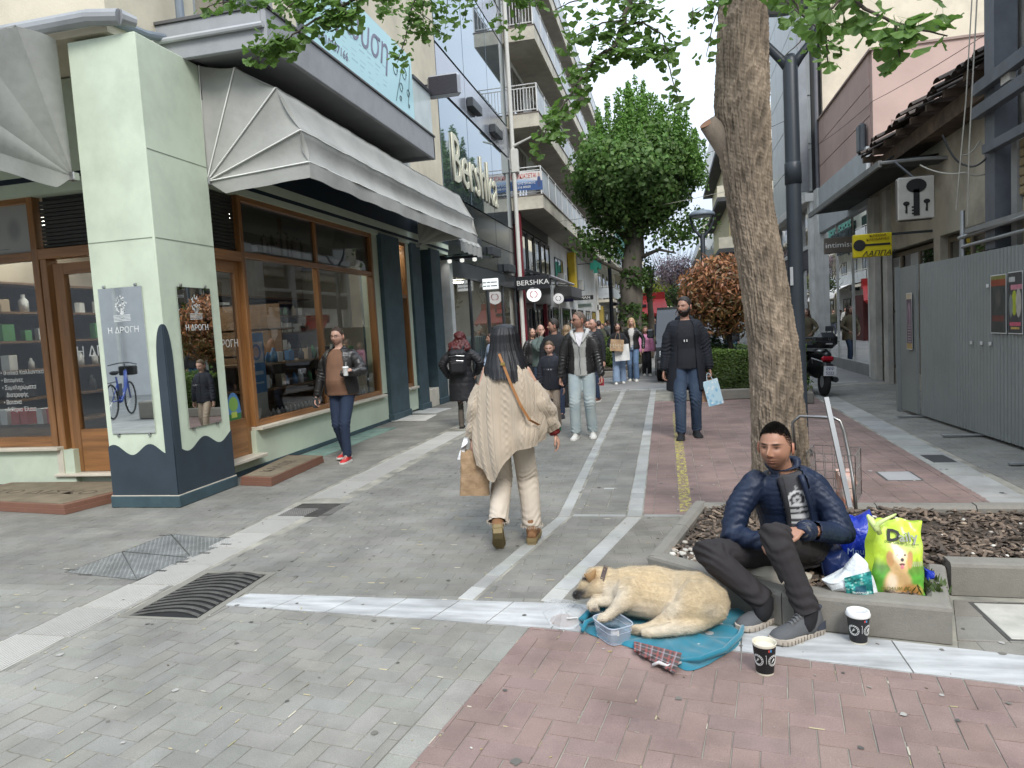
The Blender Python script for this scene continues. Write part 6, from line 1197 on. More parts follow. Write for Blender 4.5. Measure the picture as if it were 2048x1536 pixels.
   if shoes.get('boot'): chain(m3,[W(0,-.02*s,.05*s),W(0,-.015*s,shoes['boot']*s)],[.046*s,.05*s],12)
   shoe=ob('shoe',m3,shoes['mat'],t,smooth=True); m3=MB(); ht=shoes.get('heel',0)
   out=[(-.075,.03),(-.06,.042),(0,.043),(.06,.046),(.12,.052),(.165,.048),(.2,.03),(.21,.0)]
   pl_o=[(w*s,y*L_/.27) for y,w in out]+[(-w*s,y*L_/.27) for y,w in out[::-1][1:]]; n_=len(pl_o)
   z0,z1=-.012*s,.024*s; m3.add([W(x,y,z1) for x,y in pl_o]+[W(x*1.03,y*1.01,(z0+z1)/2) for x,y in pl_o]+[W(x,y,z0+(.012*s if y>.15*s else 0)) for x,y in pl_o],[tuple(range(n_))]+[(r_*n_+k,(r_+1)*n_+k,(r_+1)*n_+(k+1)%n_,r_*n_+(k+1)%n_) for r_ in (0,1) for k in range(n_)]+[tuple(range(2*n_,3*n_))[::-1]])
   if ht:
    q=[(-.036,-.07),(.036,-.07),(.038,-.0),(-.038,0)]; m3.add([W(x*s,y*s,z0) for x,y in q]+[W(x*s*.95,y*s,z0-ht) for x,y in q],[(0,1,2,3),(7,6,5,4)]+[(k,4+k,4+(k+1)%4,(k+1)%4) for k in range(4)])
   ob('sole',m3,shoes['sole'],shoe)
   if shoes.get('laces'):
    m3=MB()
    for k in range(5): y=.035+.022*k; z=.102-.011*k; m3.tube([W(-.022*s,y*s,(z-.008)*s),W(0,(y+.006)*s,(z+.002)*s),W(.022*s,y*s,(z-.008)*s)],.003*s,5)
    ob('laces',m3,shoes['lacemat'],shoe)
 t['_']=0; del t['_']
 return t,ring,Mh
def walkJ(base,yaw,h=1.75,feet=((.1,.16,.0),(-.1,-.2,.02)),wr=((-.27,.05,.85),(.27,-.02,.85)),head=0.,lean=.02,shw=.185,pitch=(0,0),elp=None,tilt=0,toe=(.1,.1)):
 """local x right, y forward; feet/wrists: index 0 = person's left (-x)"""
 s=h/1.75; b=Vector((base[0],base[1],0)); Rz=rotz(yaw); W=lambda x,y,z:b+Rz@Vector((x*s,y*s,z*s))
 J={}; J['pel']=W(0,0,.93); J['neck']=W(0,lean,1.47); J['head']=W(0,lean+.035,1.625); J['sh']=[W(-shw,lean,1.40),W(shw,lean,1.40)]; J['hip']=[W(-.09,0,.92),W(.09,0,.92)]; J['an']=[];J['kn']=[];J['toe']=[];J['el']=[];J['wr']=[]
 for i in (0,1):
  x,y,z=feet[i]; a=W(x if abs(x)<.4 else x,y,.085+z); k,e=ik(J['hip'][i],a,.445*s,.415*s,Rz@Vector((0,1,0))); J['kn'].append(k); J['an'].append(e); J['toe'].append(e+Rz@Vector(((-1 if i==0 else 1)*toe[i]*.2,.2,-.04)))
  p=elp[i] if elp else ((-.5 if i==0 else .5),-1,-.1); k,e=ik(J['sh'][i],W(*wr[i]),.285*s,.26*s,Rz@Vector(p)); J['el'].append(k); J['wr'].append(e)
 J['pitch']=pitch; return J
fab=lambda k,c,**kw:M(k,c,**{**dict(r=.85,var=.12,vs=6,b=.35,bs=90,bd=.004),**kw})
leather=M('black_leather',(.018,.017,.017),.38,var=.2,vs=8,b=.5,bs=35,bd=.006,spec=.5); denim=fab('dark_denim',(.018,.03,.06)); denim2=fab('blue_denim',(.02,.036,.07),c2=(.04,.062,.1)); denim3=fab('light_denim',(.28,.34,.36),c2=(.38,.42,.41)); black=fab('black_cloth',(.012,.013,.016)); navyc=fab('navy_cloth',(.012,.017,.03)); beige=fab('beige_trousers',(.42,.33,.25)); white_s=fab('white_shoe',(.55,.54,.5)); sole_w=fab('white_sole',(.6,.58,.54),b=0); sole_k=fab('black_sole',(.02,.02,.02),b=0)
SH_w=dict(mat=white_s,sole=sole_w,laces=1,lacemat=white_s); SH_k=dict(mat=black,sole=sole_k)
def glasses(t,head,Mh,s,col=None,dark=False):
 m=MB()
 for sg in (-1,1):
  c=Vector((sg*.033,.094,.003)); m.tube([head+Mh@(c+Vector((.022*math.cos(a),.002,.015*math.sin(a))))*s for a in [k*PI/8 for k in range(17)]],.0022,5); m.tube([head+Mh@Vector((sg*.055,.09,.008))*s,head+Mh@Vector((sg*.078,.0,.006))*s],.002,5)
 m.tube([head+Mh@Vector((-.011,.1,.006))*s,head+Mh@Vector((.011,.1,.006))*s],.0022,5); g=ob('glasses',m,M('frame_black',(.02,.015,.012),.3,b=0),t,smooth=True)
 if dark:
  for sg in (-1,1): m=MB(); m.add([head+Mh@Vector((sg*.033+.021*math.cos(a),.0955,.003+.014*math.sin(a)))*s for a in [k*PI/7 for k in range(14)]],[tuple(range(14))]); ob('lens',m,M('lens_dark',(.02,.018,.015),.1,b=0),g)
def longhair(t,head,Mh,s,col,length,wid=.1,back=1.,curly=0,name='long_hair',front=0,seed=0,vox=.010,spread=1.):
 m=MB(); W=lambda x,y,z:head+Mh@(Vector((x,y,z))*s)
 ellip(m,W(0,-.018,.02),(.092*s,.108*s,.108*s),Mh,16); n=7
 for k in range(n):
  z=-.02-length*(k/(n-1)); w=(.082+(wid-.082)*min(1,k/3))*spread; ellip(m,W(0,-.05-.012*k*back,z),(w*s,(.06-.003*k)*s,.055*s),Mh,16)
 for sg in (-1,1): chain(m,[W(sg*.07,.02,.03),W(sg*.083,.0,-.05),W(sg*(wid-.01),-.01,-.1-length*.4),W(sg*wid*.9,-.03+.05*front,-.1-length*.8)],[.03*s,.03*s,.034*s,.02*s],10)
 mq=rm(m,vox,2)
 def ex(P):
  q=(P-np.array(head))@np.array(Mh); a=np.arctan2(q[:,0],-q[:,1]); return (.0035*np.sin(a*46+3*np.sin(q[:,2]*14+a*3))+.002*np.sin(a*90)) if not curly else .012*np.sin(q[:,2]*70+5*np.sin(a*9))*np.sin(a*14+q[:,2]*30)
 disp(mq,.006 if not curly else .014,18 if not curly else 30,seed,3,(1,1,.35) if not curly else (1,1,1),ex); P=vco(mq); q=((P-np.array(head))@np.array(Mh))/s; face=(q[:,1]>.045)&(np.abs(q[:,0])<.06)&(q[:,2]<.065); cut(mq,face)
 return fin(name,mq,M('hair_long_%.3f_%.3f'%(col[0],col[1]),col,r=.42,var=.35,vs=40,b=.9,bs=160,stretch=(1,1,.12),bd=.004),t)
# ---------------- the people, one by one
def bag(lb,p,w,d,h,mat,name='paper_bag',cat='bag',rz=0,tilt=0,handle=.1,hm=None,puff=.0,par=None,print_=None):
 t=thing(name,lb,cat,(0,0,0),w=False) if par is None else par
 m=MB(); n=6
 def side(u,v,k):
  x=(u-.5)*w; z=v*h; c=.012*math.sin(u*9+k)*math.sin(v*7+k*2); return x,z,c
 m.grid(lambda u,v:Vector(((u-.5)*w,-d/2*(1-.35*v)-.01*math.sin(PI*u)*puff+.008*math.sin(u*8+v*5),v*h)),n,n+3); m.grid(lambda u,v:Vector(((.5-u)*w,d/2*(1-.35*v)+.008*math.sin(u*7+v*6),v*h)),n,n+3)
 for sg in (-1,1): m.grid(lambda u,v:Vector((sg*w/2*(1-.0*v)+sg*(-.02*math.sin(PI*u)*v),sg*(-.5+u)*d*(1-.35*v),v*h)),4,n+3)
 m.quad((-w/2,-d/2,0),(-w/2,d/2,0),(w/2,d/2,0),(w/2,-d/2,0)); body=ob('bag_body',m,mat,t,smooth=False)
 if handle:
  for sg in (-1,1): m=MB(); m.tube([(-w*.2,sg*d*.3,h-.01),(-w*.1,sg*d*.15,h+handle*.8),(0,0,h+handle),(w*.1,sg*d*.15,h+handle*.8),(w*.2,sg*d*.3,h-.01)],.004,5); ob('handle',m,hm or mat,t)
 t.location=p; t.rotation_euler=(0,tilt,rz); return t
kraft=M('kraft_paper',(.36,.24,.14),.75,var=.1,vs=6,b=.5,bs=12,bd=.012)
# 1 man with glasses
b_=gp(695,920); yaw=PI-.05
J=walkJ(b_,yaw,1.76,shw=.2,feet=((-.07,.12,.0),(.07,-.12,.02)),wr=((-.17,.26,1.16),(.36,.06,.80)),lean=-.01,elp=[(-.9,-.6,-.3),(.6,-1,0)])
t,rg,Mh=figure('man in glasses and open black leather jacket over a brown shirt holding a paper cup',J,1.,1.74,skin=(.48,.29,.22),top=dict(mat=leather,open=(.15,.10,.0),inf=.03,hem=-.1,sw=(.075,.066,.052),fold=.007),shirt=dict(mat=fab('brown_shirt',(.17,.09,.055)),inf=.012),trou=dict(mat=denim,w=(.1,.07,.056)),shoes=dict(mat=M('red_shoe',(.5,.03,.03),.6),sole=sole_w,laces=1,lacemat=sole_w),hair=('short',(.04,.022,.013),.006,.006),face=dict(stub=.55),girth=1.24,belly=.85,yaw=yaw,seed=2,curl=(.75,.5),palmn=((0.2,0,-.2),None),handd=((.55,-.2,.35),None))
glasses(t,J['head'],Mh,1.)
def papercup(lb,p,s=1.,lid=True,mat=None,name='paper_cup',par=None):
 t=thing(name,lb,'cup',(0,0,0),w=False); m=MB(); m.lathe([(0,.003),(.029,.0),(.030,.004),(.040,.108),(.0415,.110)],n=28); ob('cup_body',m,mat,t,smooth=True)
 if lid: m=MB(); m.lathe([(.043,.104),(.044,.110),(.042,.114),(.040,.122),(.033,.124),(.031,.119),(0,.119)],n=28); ob('lid',m,M('lid_white',(.72,.72,.71),.35,b=0),t,smooth=True)
 t.location=p; t.scale=(s,s,s); return t
whc=M('cup_white',(.68,.68,.66),.5,b=0)
cc=papercup('white takeaway cup held by the man in glasses',J['wr'][0]+Vector((.075,-.06,-.03)),.95,True,whc); m=MB(); m.tube([(0.01,0,.12),(.014,0,.18)],.003,5); ob('straw',m,whc,cc)
t2=tag(ob('phone',MB().box(-.035,.035,-.005,.005,-.07,.07,bev=.004),fr_m),'dark phone in the lowered hand of the man in glasses','phone'); t2.location=J['wr'][1]+Vector((-.02,-.03,-.10)); t2.rotation_euler=(.2,0,.5)
# 2 woman with red curly hair, from behind
b_=gp(930,856); J=walkJ(b_,.1,1.6,feet=((-.06,.02,0),(.08,.22,.0)),wr=((-.26,.1,.95),(.26,.12,.98)),pitch=(0,0),elp=[(-1,-.6,0),(1,-.6,0)])
puf=M('black_puffer',(.012,.012,.015),.6,var=.2,vs=6,b=.5,bs=22,bd=.012)
t,rg,Mh=figure('woman with curly dark red hair in a long black puffer coat seen from behind',J,1.2,1.6,fem=1,top=dict(mat=puf,inf=.045,hem=-.78,flare=.02,sw=(.08,.075,.06),fold=.009,quilt=(.09,.006),name='coat'),trou=dict(mat=fab('grey_tights',(.1,.09,.08)),w=(.08,.055,.05)),shoes=dict(mat=fab('taupe_boot',(.1,.085,.07)),sole=sole_k,boot=.3,heel=.02),hair=None,yaw=.1,seed=5)
longhair(t,J['head'],Mh,1.,(.07,.01,.01),.14,.15,1.3,curly=1,seed=4,vox=.012,spread=1.25)
bp=thing('backpack','black backpack with silver zips on the red-haired woman','backpack',(0,0,0),w=False); m=MB(); m.box(-.15,.15,-.085,.07,-.2,.2,bev=.05); q=rm(m,.012,3); disp(q,.004,20,3); fin('main_pocket',q,puf,bp); m=MB(); m.box(-.12,.12,-.12,-.06,-.18,.02,bev=.03); q=rm(m,.01,3); fin('front_pocket',q,puf,bp)
for z,w in ((.02,.11),(.1,.13)): m=MB(); m.tube([(-w,-.095,z),(0,-.108,z+.01),(w,-.095,z)],.004,5); ob('zip',m,steelm,bp)
for sg in (-1,1): m=MB(); m.tube([(sg*.08,-.0,.2),(sg*.1,.12,.25),(sg*.13,.2,.16)],.016,6); ob('strap',m,puf,bp)
bp.location=(b_.x+.01,b_.y-.2,1.12); bp.rotation_euler=(.05,0,.1)
# 3 boy
b_=gp(1108,860); J=walkJ(b_,PI,1.38,feet=((-.08,-.1,.01),(.07,.14,0)),wr=((-.25,.06,.82),(.25,.06,.8)))
t,rg,Mh=figure('boy in a dark hoodie and beige trousers walking towards the viewer',J,1.1,1.38,skin=(.5,.31,.24),hs=1.1,top=dict(mat=fab('dark_hoodie',(.016,.018,.026)),inf=.026,hem=-.22,hood=1,zip=1,sw=(.07,.062,.05),name='hoodie'),shirt=dict(mat=beige),trou=dict(mat=beige,w=(.09,.07,.065)),shoes=dict(mat=fab('green_black_shoe',(.02,.05,.035)),sole=fab('green_sole',(.05,.25,.1))),hair=('short',(.11,.07,.04),.012),yaw=PI,seed=7,headr=Matrix.Rotation(-.25,3,'X'))
text('· ·▪▪·',.07,M('print_grey',(.3,.3,.32),.6,b=0),FW(b_.x+.0,.96,b_.y-.215),t,ex=.001)
# 4 man with sunglasses
b_=gp(1170,874); yaw=PI+.02; J=walkJ(b_,yaw,1.8,feet=((-.11,-.02,0),(.11,.1,0)),wr=((-.28,.1,.80),(.30,.03,.82)),elp=[(-.5,-1,0),(.5,-1,0)])
t,rg,Mh=figure('man in sunglasses with a black leather jacket, grey hood and pale jeans',J,1.,1.8,skin=(.36,.2,.145),top=dict(mat=leather,open=(.085,.10,.0),inf=.03,hem=-.06,sw=(.078,.068,.054),quilt=(.05,.002)),shirt=dict(mat=fab('grey_vest',(.33,.33,.31)),inf=.018,print=None),trou=dict(mat=denim3,w=(.102,.08,.07),up=.02),shoes=dict(mat=white_s,sole=sole_w,laces=1,lacemat=sole_w,len=1.08),hair=('short',(.1,.07,.05),.005),face=dict(stub=.3,nose=1.1),yaw=yaw,seed=9,headr=rotz(-1.05),curl=(.8,.7))
glasses(t,J['head'],Mh,1.03,dark=True)
c,a,f=rg(.93); gh=fab('grey_hood',(.42,.42,.4)); m=MB(); chain(m,[c-a*.0+f*(-.10)+Vector((0,0,.03)),c-a*.11+f*(-.03)+Vector((0,0,.035)),c-a*.10+f*.09,c-a*.045+f*.15-Vector((0,0,.1))],[.045,.045,.03,.012],10); chain(m,[c+f*(-.10)+Vector((0,0,.03)),c+a*.11+f*(-.03)+Vector((0,0,.035)),c+a*.10+f*.09,c+a*.045+f*.15-Vector((0,0,.1))],[.045,.045,.03,.012],10); q=rm(m,.01,2); fin('hood_lining',q,gh,t)
m=MB(); m.m=Matrix.Translation(c)@Matrix((a,f,a.cross(f))).transposed().to_4x4(); m.add([(-.055,.105,.02),(.055,.105,.02),(.035,.152,-.1),(0,.158,-.17),(-.035,.152,-.1)],[(0,1,2,3,4)]); ob('white_shirt',m,fab('white_tee',(.6,.58,.6)),t)
m=MB(); pts=[c+a*(.005*math.sin(k))+f*(.165+.0*k)-Vector((0,0,.17+.032*k)) for k in range(13)]; m.tube(pts,.005,5); ob('zip',m,fr_m,t)
tag(ob('red_phone',MB().box(-.03,.03,-.006,.006,-.05,.05),M('phone_red',(.25,.02,.03),.3,b=0)),'dark red phone in the hand of the man in sunglasses','phone').location=J['wr'][0]+Vector((.01,-.03,-.1))
# 5 bearded man
b_=gp(1378,873); yaw=PI+.03; J=walkJ(b_,yaw,1.9,feet=((-.10,-.06,0),(.1,.13,0)),wr=((-.285,.05,.80),(.285,.02,.81)),elp=[(-.6,-1,0),(.6,-1,0)],shw=.185)
blk_coat=fab('black_wool_coat',(.009,.011,.017));
t,rg,Mh=figure('tall bearded man in a long black coat and blue jeans carrying shopping bags',J,1.,1.9,skin=(.36,.2,.15),top=dict(mat=blk_coat,open=(.12,.09,0),inf=.034,hem=-.62,flare=.04,sw=(.074,.063,.052),name='coat',fold=.008,hood=1),shirt=dict(mat=fab('black_sweater',(.012,.013,.018)),inf=.02),trou=dict(mat=denim2,w=(.105,.075,.062)),shoes=dict(mat=black,sole=sole_k,boot=.12,len=1.1),hair=('short',(.022,.018,.016),.006,.008),beard=((.018,.013,.011),.014),face=dict(brow=(.03,.02,.02)),girth=1.1,yaw=yaw,seed=12,headr=rotz(-.6),curl=(.9,.6))
tag(ob('earphone',MB().box(-.022,-.012,0,.004,0,.03).box(.012,.022,0,.004,0,.03),whc),'two small white tabs on the bearded man sweater','badge').location=(b_.x,b_.y-.185,1.30)
w=J['wr'][0]; bag('brown paper carrier bag in the bearded man hand, the inner one',w+Vector((-.03,.02,-.46)),.16,.1,.3,M('brown_bag',(.3,.18,.11),.7,b=.3,bs=12),'carrier_bag',tilt=-.05)
cv=Cv(96,128,(.4,.55,.62)); [cv.ell(rnd.random(),rnd.random(),.12,.1,(.2,.4,.55),.6) for _ in range(10)]; [cv.ell(rnd.random(),rnd.random(),.1,.06,(.6,.66,.66),.6) for _ in range(8)]
bt=bag('pale blue patterned carrier bag in the bearded man hand, the outer one',w+Vector((.07,-.03,-.5)),.2,.09,.34,M('blue_bag',(.4,.56,.64),.5,var=.1,vs=14,c2=(.62,.7,.72)),'carrier_bag',tilt=-.22)
uvobj('print',[((-.1,-.052,0.0),(.1,-.052,0.0),(.1,-.036,.33),(-.1,-.036,.33))],imgM('bag_print',cv.a,.4),bt)
# 6,7 two women with bags, girl in pink
b_=gp(1240,767); J=walkJ(b_,PI+.1,1.6,feet=((-.09,-.1,0),(.1,.14,0)),wr=((-.12,.22,1.02),(.14,.24,1.05)),elp=[(-1,-1,-.5),(1,-1,-.5)])
t,rg,Mh=figure('dark-haired woman in wide pale jeans clutching a kraft bag and a white bag',J,1.5,1.6,fem=1,skin=(.45,.27,.2),top=dict(mat=black,inf=.03,hem=-.05),trou=dict(mat=fab('pale_wide_jeans',(.24,.32,.45)),w=(.1,.1,.11),up=.0),shoes=SH_w,hair=None,yaw=PI+.1,seed=14,face=dict(brow=(.05,.03,.03)),facehi=.7,headr=Matrix.Rotation(-.25,3,'X')); longhair(t,J['head'],Mh,.92,(.03,.018,.014),.26,.1,.6,seed=3,vox=.014); glasses(t,J['head'],Mh,.92)
kb=bag('kraft paper bag with pale lettering held high by the dark-haired woman',Vector((b_.x-.02,b_.y-.42,.88)),.34,.1,.3,kraft,rz=.05,tilt=.12,handle=.18); text('MMM',.16,M('bag_letter',(.5,.4,.28),.6,b=0),fr((0,-.055,.12),(1,0,0),(0,-1,0)),kb,ex=.001); wbag=M('white_bag',(.62,.62,.6),.5,b=.3,bs=10)
bag('white carrier bag below the kraft bag',Vector((b_.x+.12,b_.y-.3,.62)),.38,.1,.42,wbag,'carrier_bag',tilt=-.05)
p_=atY(1263,642,19.3); J=walkJ((p_.x,19.3),PI-.1,1.72,feet=((-.09,.1,0),(.1,-.1,0)),wr=((-.3,.1,.9),(.28,.15,.95)),elp=[(-1,-.8,0),(1,-.8,0)])
t,rg,Mh=figure('blonde woman in a black leather jacket and jeans behind the dark-haired one',J,1.5,1.72,fem=1,top=dict(mat=leather,inf=.035,hem=-.08,open=(.04,.08,0),quilt=(.06,.004)),shirt=dict(mat=fab('scarf_white',(.5,.48,.45))),trou=dict(mat=fab('mid_denim',(.1,.16,.26)),w=(.095,.08,.08)),shoes=SH_w,hair=None,yaw=PI-.1,seed=15,facehi=.7); longhair(t,J['head'],Mh,1.,(.38,.26,.14),.1,.095,.6,seed=6,vox=.014)
b_=gp(1294,751); J=walkJ(b_,PI+.2,1.45,feet=((-.08,.08,0),(.08,-.06,0)),wr=((-.26,.12,.84),(.22,.16,.8)),elp=[(-1,-.8,0),(1,-.8,0)])
t,rg,Mh=figure('girl in a pink jacket and black trousers beside the dark van',J,1.5,1.45,fem=1,hs=1.08,top=dict(mat=fab('pink_hoodie',(.62,.25,.4)),inf=.035,hem=-.12,sw=(.075,.07,.055),hood=1),trou=dict(mat=black,w=(.09,.08,.08)),shoes=SH_w,hair=None,yaw=PI+.2,seed=17,facehi=.7); longhair(t,J['head'],Mh,.95,(.1,.06,.04),.14,.09,.6,seed=7,vox=.014)
# 8.. the knot of people on the left
def mid(lb,px,ytop,Y,h,yaw,feet=((-.08,.1,0),(.08,-.1,0)),wr=((-.26,.05,.86),(.26,.05,.86)),res=1.5,elp=((-1,-.8,0),(1,-.8,0)),**kw):
 p=atY(px,ytop,Y); J=walkJ((p.x,Y),yaw,h,feet=feet,wr=wr,elp=elp); lh=kw.pop('lh',None); r_=figure(lb,J,res,h,yaw=yaw,facehi=.7,**kw)
 if lh: longhair(r_[0],J['head'],r_[2],h/1.75,*lh)
 return r_,J
mid('young man in a black hooded jacket in profile facing left',1107,634,12.2,1.74,PI-.0,skin=(.4,.23,.17),top=dict(mat=black,inf=.035,hem=-.1,hood=1),trou=dict(mat=denim),shoes=SH_k,hair=('short',(.02,.015,.012),.008,.01),headr=rotz(-1.35),seed=21)
mid('balding man in a grey-green jacket holding a hand to his face',1079,655,13.2,1.66,PI+.5,wr=((-.2,.1,.9),(.05,.2,1.5)),elp=((-1,-.8,0),(.35,.3,-1)),skin=(.42,.25,.19),top=dict(mat=fab('green_grey_jacket',(.09,.12,.11)),inf=.03,hem=-.05),trou=dict(mat=denim2),shoes=SH_k,hair=('bald',(.08,.06,.05),.005),seed=22)
(_,__,___),J=mid('fair-haired woman in a pale blue top with a dark shoulder strap',1134,652,13.6,1.62,.3,fem=1,top=dict(mat=fab('pale_blue_top',(.3,.42,.6)),inf=.03,hem=-.15),trou=dict(mat=black),shoes=SH_k,hair=None,lh=((.25,.17,.1),.16,.09),seed=23)
mid('short-haired woman in a pale blue blouse by the glass shopfront',983,668,15.8,1.52,PI-.9,wr=((-.2,.2,1.0),(.15,.2,.9)),fem=1,skin=(.4,.24,.18),top=dict(mat=fab('pale_blue_blouse',(.36,.45,.6)),inf=.03,hem=-.2),trou=dict(mat=denim2),shoes=SH_k,hair=('full',(.06,.03,.022),.02),seed=24)
mid('brown-haired woman in a dark leather jacket near the red shop posts',1062,655,15.5,1.6,PI+.6,fem=1,top=dict(mat=leather,inf=.03,hem=-.1),trou=dict(mat=black),shoes=SH_k,hair=None,lh=((.07,.045,.035),.2,.09),seed=25)
mid('balding man in dark clothes just right of the man in sunglasses, nearer',1188,640,14.6,1.72,PI-.6,skin=(.4,.23,.17),top=dict(mat=black,inf=.035,hem=-.1),trou=dict(mat=denim),shoes=dict(mat=fab('brown_shoe',(.1,.045,.03)),sole=sole_w),hair=('bald',(.1,.08,.07),.006),seed=26)
mid('red-faced man in dark clothes right behind the man in sunglasses, farther',1176,637,16.5,1.72,PI,skin=(.48,.27,.2),top=dict(mat=black,inf=.03),trou=dict(mat=denim),shoes=SH_k,hair=('short',(.03,.02,.02),.01),seed=27)
mid('smiling curly-haired woman in a khaki coat and scarf in the right shop doorway',1613,606,22.6,1.7,PI-.4,wr=((-.2,.25,1.0),(.15,.25,.95)),fem=1,skin=(.42,.25,.19),top=dict(mat=fab('khaki_coat',(.12,.1,.06)),inf=.05,hem=-.4,collr=1.8,name='coat'),trou=dict(mat=denim2),shoes=SH_k,hair=None,lh=((.05,.025,.015),.14,.12,.8,1),seed=28)
mid('person in jeans and a dark jacket behind the reddish tree',1462,648,22.5,1.7,.4,top=dict(mat=black,inf=.03),trou=dict(mat=fab('blue_jeans_far',(.1,.2,.36))),shoes=SH_k,hair=('short',(.03,.02,.02),.012),seed=29)
# far walkers: a few bodies reused with their own clothes
fc=[((.015,.017,.022),(.03,.05,.1)),((.45,.45,.43),(.02,.02,.025)),((.05,.055,.035),(.05,.06,.08)),((.2,.05,.05),(.02,.02,.02)),((.02,.03,.06),(.2,.18,.14)),((.3,.33,.36),(.04,.06,.12))]
pro=[]
for k,(a,b) in enumerate(fc):
 J=walkJ((0,0),0,1.7,feet=((-.08,.16,0),(.08,-.16,.02)) if k%2 else ((-.08,-.12,0),(.08,.14,.0)),wr=((-.27,.1,.86),(.27,-.05,.86)) if k%3 else ((-.2,.2,1.05),(.27,-.05,.86)))
 t,_,__=figure('proto',J,2.2,1.7,hands=False,top=dict(mat=fab('far_top_%d'%k,a),inf=.035,hem=-.1,collar=False),trou=dict(mat=fab('far_legs_%d'%k,b)),shoes=SH_k if k%2 else SH_w,hair=('full' if k in(1,3) else 'short',(.03,.02,.015) if k!=5 else (.2,.13,.07),.016),facehi=.45,seed=30+k); WT.discard(t.name); pro.append(t)
fw_=[(1270,52,1,PI,'in white deep in the middle of the street'),(1283,45,0,PI,'in black left of the kiosk'),(1292,57,3,0,'in dark red beyond the kiosk'),(1262,36,2,PI,'in olive just left of the two women'),(1214,52,0,0,'in black, small, by the far left shops'),(1200,46,5,PI,'in pale blue by the far left columns'),(1182,38,4,0,'in navy walking away past the pharmacy'),(1192,52,1,PI,'in a pale top, small, under the white awning'),(1313,48,2,PI,'in olive, small, beside the van roof'),(1278,70,4,PI,'in navy at the far end of the street'),(1230,64,0,PI,'in black at the far end beside the trunk'),(1174,27,2,PI,'in an olive jacket by the dark shopfront'),(1205,28,0,PI,'in a dark jacket left of the pollard trunk'),(1216,33,1,PI,'in a pale top left of the pollard trunk'),(1197,24,2,.2,'in an olive jacket walking away on the left'),(1228,38,3,PI,'in a red top far down by the trunk'),(1238,44,4,0,'in a navy jacket far away on the left'),(1222,48,5,PI,'in a pale blue top among the far crowd'),(1300,40,0,PI,'in a dark jacket near the red kiosk'),(1309,36,4,PI,'in a navy top just left of the van'),(1246,60,1,0,'in a pale jacket deep in the crowd'),(1211,41,4,PI,'in navy beside the shop columns'),(1190,31,3,PI,'in a dark red top by the shop entrances'),(1320,58,5,0,'in pale clothes far beyond the van'),(1187,21,0,0,'in black walking away by the dark shops'),(1232,55,2,PI,'in olive far beyond the trunk'),(1452,30,2,PI,'in olive beyond the hedge on the right')]
for i,(px,Y,k,yw,lb) in enumerate(fw_):
 o=pro[k] if not any(f[2]==k for f in fw_[:i]) else copytree(pro[k]); p=atY(px,650,Y); o.location=(p.x,Y,0); o.rotation_euler=(0,0,yw+rnd.uniform(-.3,.3)); s=rnd.uniform(.93,1.05); o.scale=(s,s,s); o['label']='distant walker '+lb; o['group']='distant walkers down the street'
# ---------------- the seated man
J=dict(pel=(.64,4.10,.27),neck=(.58,4.06,.735),head=(.53,3.975,.882),bend=(.02,.06,.0),
sh=[(.775,4.08,.66),(.375,4.04,.67)],el=[(.86,3.98,.40),(.285,3.95,.40)],wr=[(.62,3.76,.485),(.425,3.79,.415)],
hip=[(.73,4.06,.26),(.54,4.04,.26)],kn=[(.475,3.70,.475),(.14,3.80,.345)],an=[(.615,3.60,.11),(.425,3.70,.12)],toe=[(.45,3.45,.04),(.27,3.56,.04)])
nav=M('navy_quilted',(.010,.018,.042),.5,var=.15,vs=5,b=.6,bs=55,bd=.004,spec=.35); blt=fab('black_track_pants',(.022,.019,.02),b=.3)
def tee(lx,lf,lt,P):
 C=np.tile(np.array([.055,.055,.06]),(len(P),1)); x=(lx+.012)/.075; z=(lt-.60)/.2; f=lf>0.02; w=np.array([.62,.62,.62])
 r_=np.hypot(x,(z-.45)*1.25); C[f&(r_<.72)&(r_>.52)&(z>.2)]=w; C[f&(r_<.3)&(r_>-.1)]=w*.75; C[f&(r_<.14)]=(.08,.08,.085)
 for z0,z1,k in ((.02,.2,1.1),(-.32,-.12,1.2),(-.75,-.45,1.1),(-1.05,-.9,.9)): C[f&(z>z0+.05*x)&(z<z1+.05*x)&(np.abs(x)<k)]=w
 C[f&(np.abs(x)<.05)&(z>1.0)&(z<1.25)]=w*.5; C[f&(np.abs(x)<.12)&(z>1.12)&(z<1.17)]=w*.5
 return C
teem=fab('tee_print',(1,1,1),var=.06,attr=True)
t,rg,Mh=figure('dark-haired man in a navy quilted jacket and black trousers sitting on the kerb',J,.62,1.72,skin=(.36,.19,.125),top=dict(mat=nav,open=(.066,.078,-.005),inf=.028,hem=-.32,sw=(.077,.07,.052),quilt=(.030,.0016),fold=.009,ff=13,vox=.011,collh=2.0,collr=1.25),shirt=dict(mat=teem,inf=.008,print=tee),trou=dict(mat=blt,w=(.09,.078,.062),up=.04),shoes=None,hair=('fade',(.014,.011,.009),.0045),face=dict(stub=.8,brow=(.012,.01,.008),nose=1.15,lip=(.72,.5,.46)),yaw=PI+.0,headr=rotz(-.46)@Matrix.Rotation(.04,3,'X'),girth=1.05,curl=(.55,.5),palmn=((0,.2,-1),(.3,.2,-.6)),handd=((-.8,-.25,-.05),(.6,-.5,-.1)),seed=41,facehi=1.9,thumb=(1,1),hs=1.07)
